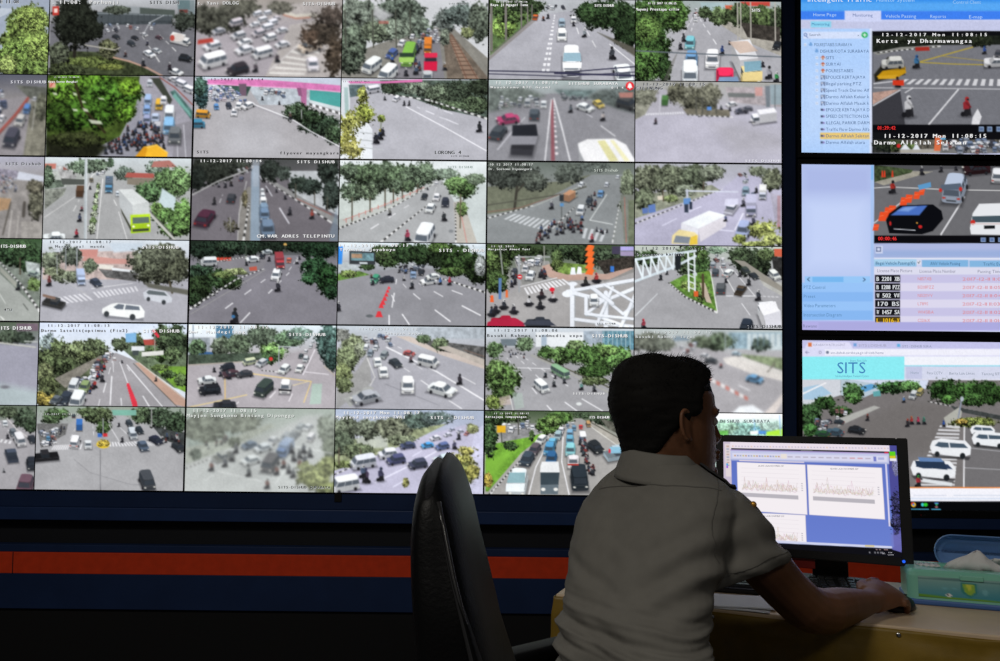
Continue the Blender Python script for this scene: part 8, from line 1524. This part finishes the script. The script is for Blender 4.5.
# ------------------------------------------------------------------ chairs
M['leather'] = mat('black_leather', (0.0032, 0.0032, 0.0035), 0.45, spec=0.12, noise=.2, nscale=14, bump=.25, bscale=260)
M['piping'] = mat('black_piping', (0.02, 0.02, 0.021), 0.25, spec=0.6)
def star_base(root, z0, zs, r, m):
    for k in range(5):
        a = math.radians(72 * k + 20); bm = bmesh.new()
        tube(bm, [(0, 0, z0 + .03), (r * .5 * math.cos(a), r * .5 * math.sin(a), z0 + .02), (r * math.cos(a), r * math.sin(a), z0)], [(.022, .02), (.018, .015), (.012, .012)], 8); leg = link('base_leg', bm_mesh('base_leg', bm), m, root, True)
        bm = bmesh.new(); c = Vector((r * math.cos(a), r * math.sin(a), .025)); tg = Vector((-math.sin(a), math.cos(a), 0)) * .02; tube(bm, [c - tg, c + tg], .0245, 14); link('caster', bm_mesh('caster', bm), M['black_plastic'], leg, True)
    bm = bmesh.new(); tube(bm, [(0, 0, z0 + .02), (0, 0, zs)], .025, 14, up=(1, 0, 0)); link('gas_column', bm_mesh('gas_column', bm), M['steel'], root, True)
# swivel seat with armrests under the man
st = empty('swivel_seat', (.222, 1.298, 0), (0, 0, math.atan2(.632, .775))); tag(st, 'black swivel seat with armrests beneath the seated man', 'chair')
bm = bmesh.new(); add_box(bm, -.12, .20, -.15, .15, .385, .452, .03, 4); link('seat', bm_mesh('seat', bm), M['leather'], st, True)
for sg in (-1, 1):
    bm = bmesh.new(); y = sg * .245; tube(bm, [(.05, sg * .14, .41), (.06, y, .44), (.07, y, .60), (.05, y, .705)], [(.016, .012)] * 4, 10); arm = link('armrest', bm_mesh('armrest', bm), M['black_plastic'], st, True)
    bm = bmesh.new(); add_box(bm, -.10, .16, y - .026, y + .026, .705, .735, .010, 3); link('arm_pad', bm_mesh('arm_pad', bm), M['leather'], arm, True)
star_base(st, .05, .386, .16, M['steel'])

# high-backed leather chair at the left, turned sideways (local x = where it faces)
CH = Vector((-.019, .92, 0)); CYAW = math.radians(-1)
ch = empty('leather_chair', CH, (0, 0, CYAW)); tag(ch, 'empty high-backed black leather office chair left of the man', 'chair')
# side profile, local x / z: rear line, piping line and front line of the backrest
ZL = (.50, .61, .726, .82, .895, .962, 1.028)
rear = list(zip((-.012, -.030, -.042, -.050, -.057, -.063, -.068), ZL)) + [(-.070, 1.112)]
seamx = list(zip((.071, .055, .036, .020, .006, -.010, -.026), ZL)) + [(-.044, 1.118)]
front = list(zip((.146, .118, .083, .049, .022, .001, -.019), ZL)) + [(-.034, 1.104)]
def side_loft(a, b, hw, edge, name, m, topz):
    """pad between two profile lines, width 2*hw (local y), rounded towards the sides"""
    bm = bmesh.new(); n = 18; rings = []
    def catm(L_, t):
        t = t * (len(L_) - 1); k = min(int(t), len(L_) - 2); u = t - k; P = [Vector((*L_[max(0, min(len(L_) - 1, k + d))], 0)) for d in (-1, 0, 1, 2)]
        q = .5 * ((2 * P[1]) + (P[2] - P[0]) * u + (2 * P[0] - 5 * P[1] + 4 * P[2] - P[3]) * u * u + (3 * P[1] - P[0] - 3 * P[2] + P[3]) * u ** 3); return q.x, q.y
    steps = 34
    for i in range(steps + 1):
        t = 1 - (1 - i / steps) ** 1.7; (ax, az), (bx_, bz) = catm(a, t), catm(b, t); s_ = 1.0
        if t > .88: s_ = math.sqrt(max(.04, 1 - ((t - .88) / .12) ** 2 * .94))
        w_ = hw * (.90 + .10 * math.sin(math.pi * min(1, t * .9 + .1))) * (1 - .13 * max(0, (t - .72) / .28) ** 2); mx, mz = (ax + bx_) / 2, (az + bz) / 2; hx = abs(bx_ - ax) / 2 * s_; hz = (bz - az) / 2
        ring = []
        for k in range(28):
            an = 2 * math.pi * k / 28; c, q = math.cos(an), math.sin(an); c2, q2 = math.copysign(abs(c) ** edge, c), math.copysign(abs(q) ** .35, q)
            ring.append(bm.verts.new((mx + hx * c2, w_ * q2, mz + hz * c2 - .036 * max(0, (t - .55) / .45) ** 2 * abs(q2) ** 3)))
        rings.append(ring)
    for A, B in zip(rings, rings[1:]):
        for k in range(28): bm.faces.new((A[k], A[(k + 1) % 28], B[(k + 1) % 28], B[k]))
    bm.faces.new(list(reversed(rings[0]))); bm.faces.new(rings[-1])
    return link(name, bm_mesh(name, bm), m, ch, True)
side_loft(rear, [(x + .018, z_) for x, z_ in seamx], .189, .5, 'backrest_shell', M['leather'], 0)
bk = side_loft(seamx, front, .190, .75, 'backrest_cushion', M['leather'], 0)
def edge_w(t): return .190 * (.90 + .10 * math.sin(math.pi * min(1, t * .9 + .1))) * (1 - .13 * max(0, (t - .72) / .28) ** 2)
for sg in (-1, 1):
    bm = bmesh.new(); P = []
    for i in range(22):
        t = i / 21 * .985; q = t * (len(seamx) - 1); k = min(int(q), len(seamx) - 2); x = seamx[k][0] + (seamx[k + 1][0] - seamx[k][0]) * (q - k); z_ = seamx[k][1] + (seamx[k + 1][1] - seamx[k][1]) * (q - k); P.append((x + .004, sg * (edge_w(t) - .004), z_ - .036 * max(0, (t - .55) / .45) ** 2))
    tube(bm, P, .0034, 8, up=(1, 0, 0)); link('piping', bm_mesh('piping', bm), M['piping'], bk, True)
bm = bmesh.new(); add_box(bm, .0, .38, -.17, .17, .40, .50, .04, 4); link('seat', bm_mesh('seat', bm), M['leather'], ch, True)
bm = bmesh.new(); add_box(bm, .05, .28, -.12, .12, .36, .402, .01, 2); link('seat_plate', bm_mesh('seat_plate', bm), M['black_plastic'], ch)
for k in range(5):
    a = math.radians(72 * k + 20); r = .19; bm = bmesh.new(); cx_ = .16
    tube(bm, [(cx_, 0, .09), (cx_ + r * .5 * math.cos(a), r * .5 * math.sin(a), .075), (cx_ + r * math.cos(a), r * math.sin(a), .055)], [(.024, .02), (.02, .016), (.014, .012)], 8); leg = link('base_leg', bm_mesh('base_leg', bm), M['black_plastic'], ch, True)
    bm = bmesh.new(); c = Vector((cx_ + r * math.cos(a), r * math.sin(a), .0255)); tg = Vector((-math.sin(a), math.cos(a), 0)) * .022; tube(bm, [c - tg, c + tg], .025, 14); link('caster', bm_mesh('caster', bm), M['black_plastic'], leg, True)
bm = bmesh.new(); tube(bm, [(.16, 0, .08), (.16, 0, .36)], .028, 14, up=(1, 0, 0)); link('gas_column', bm_mesh('gas_column', bm), M['steel'], ch, True)
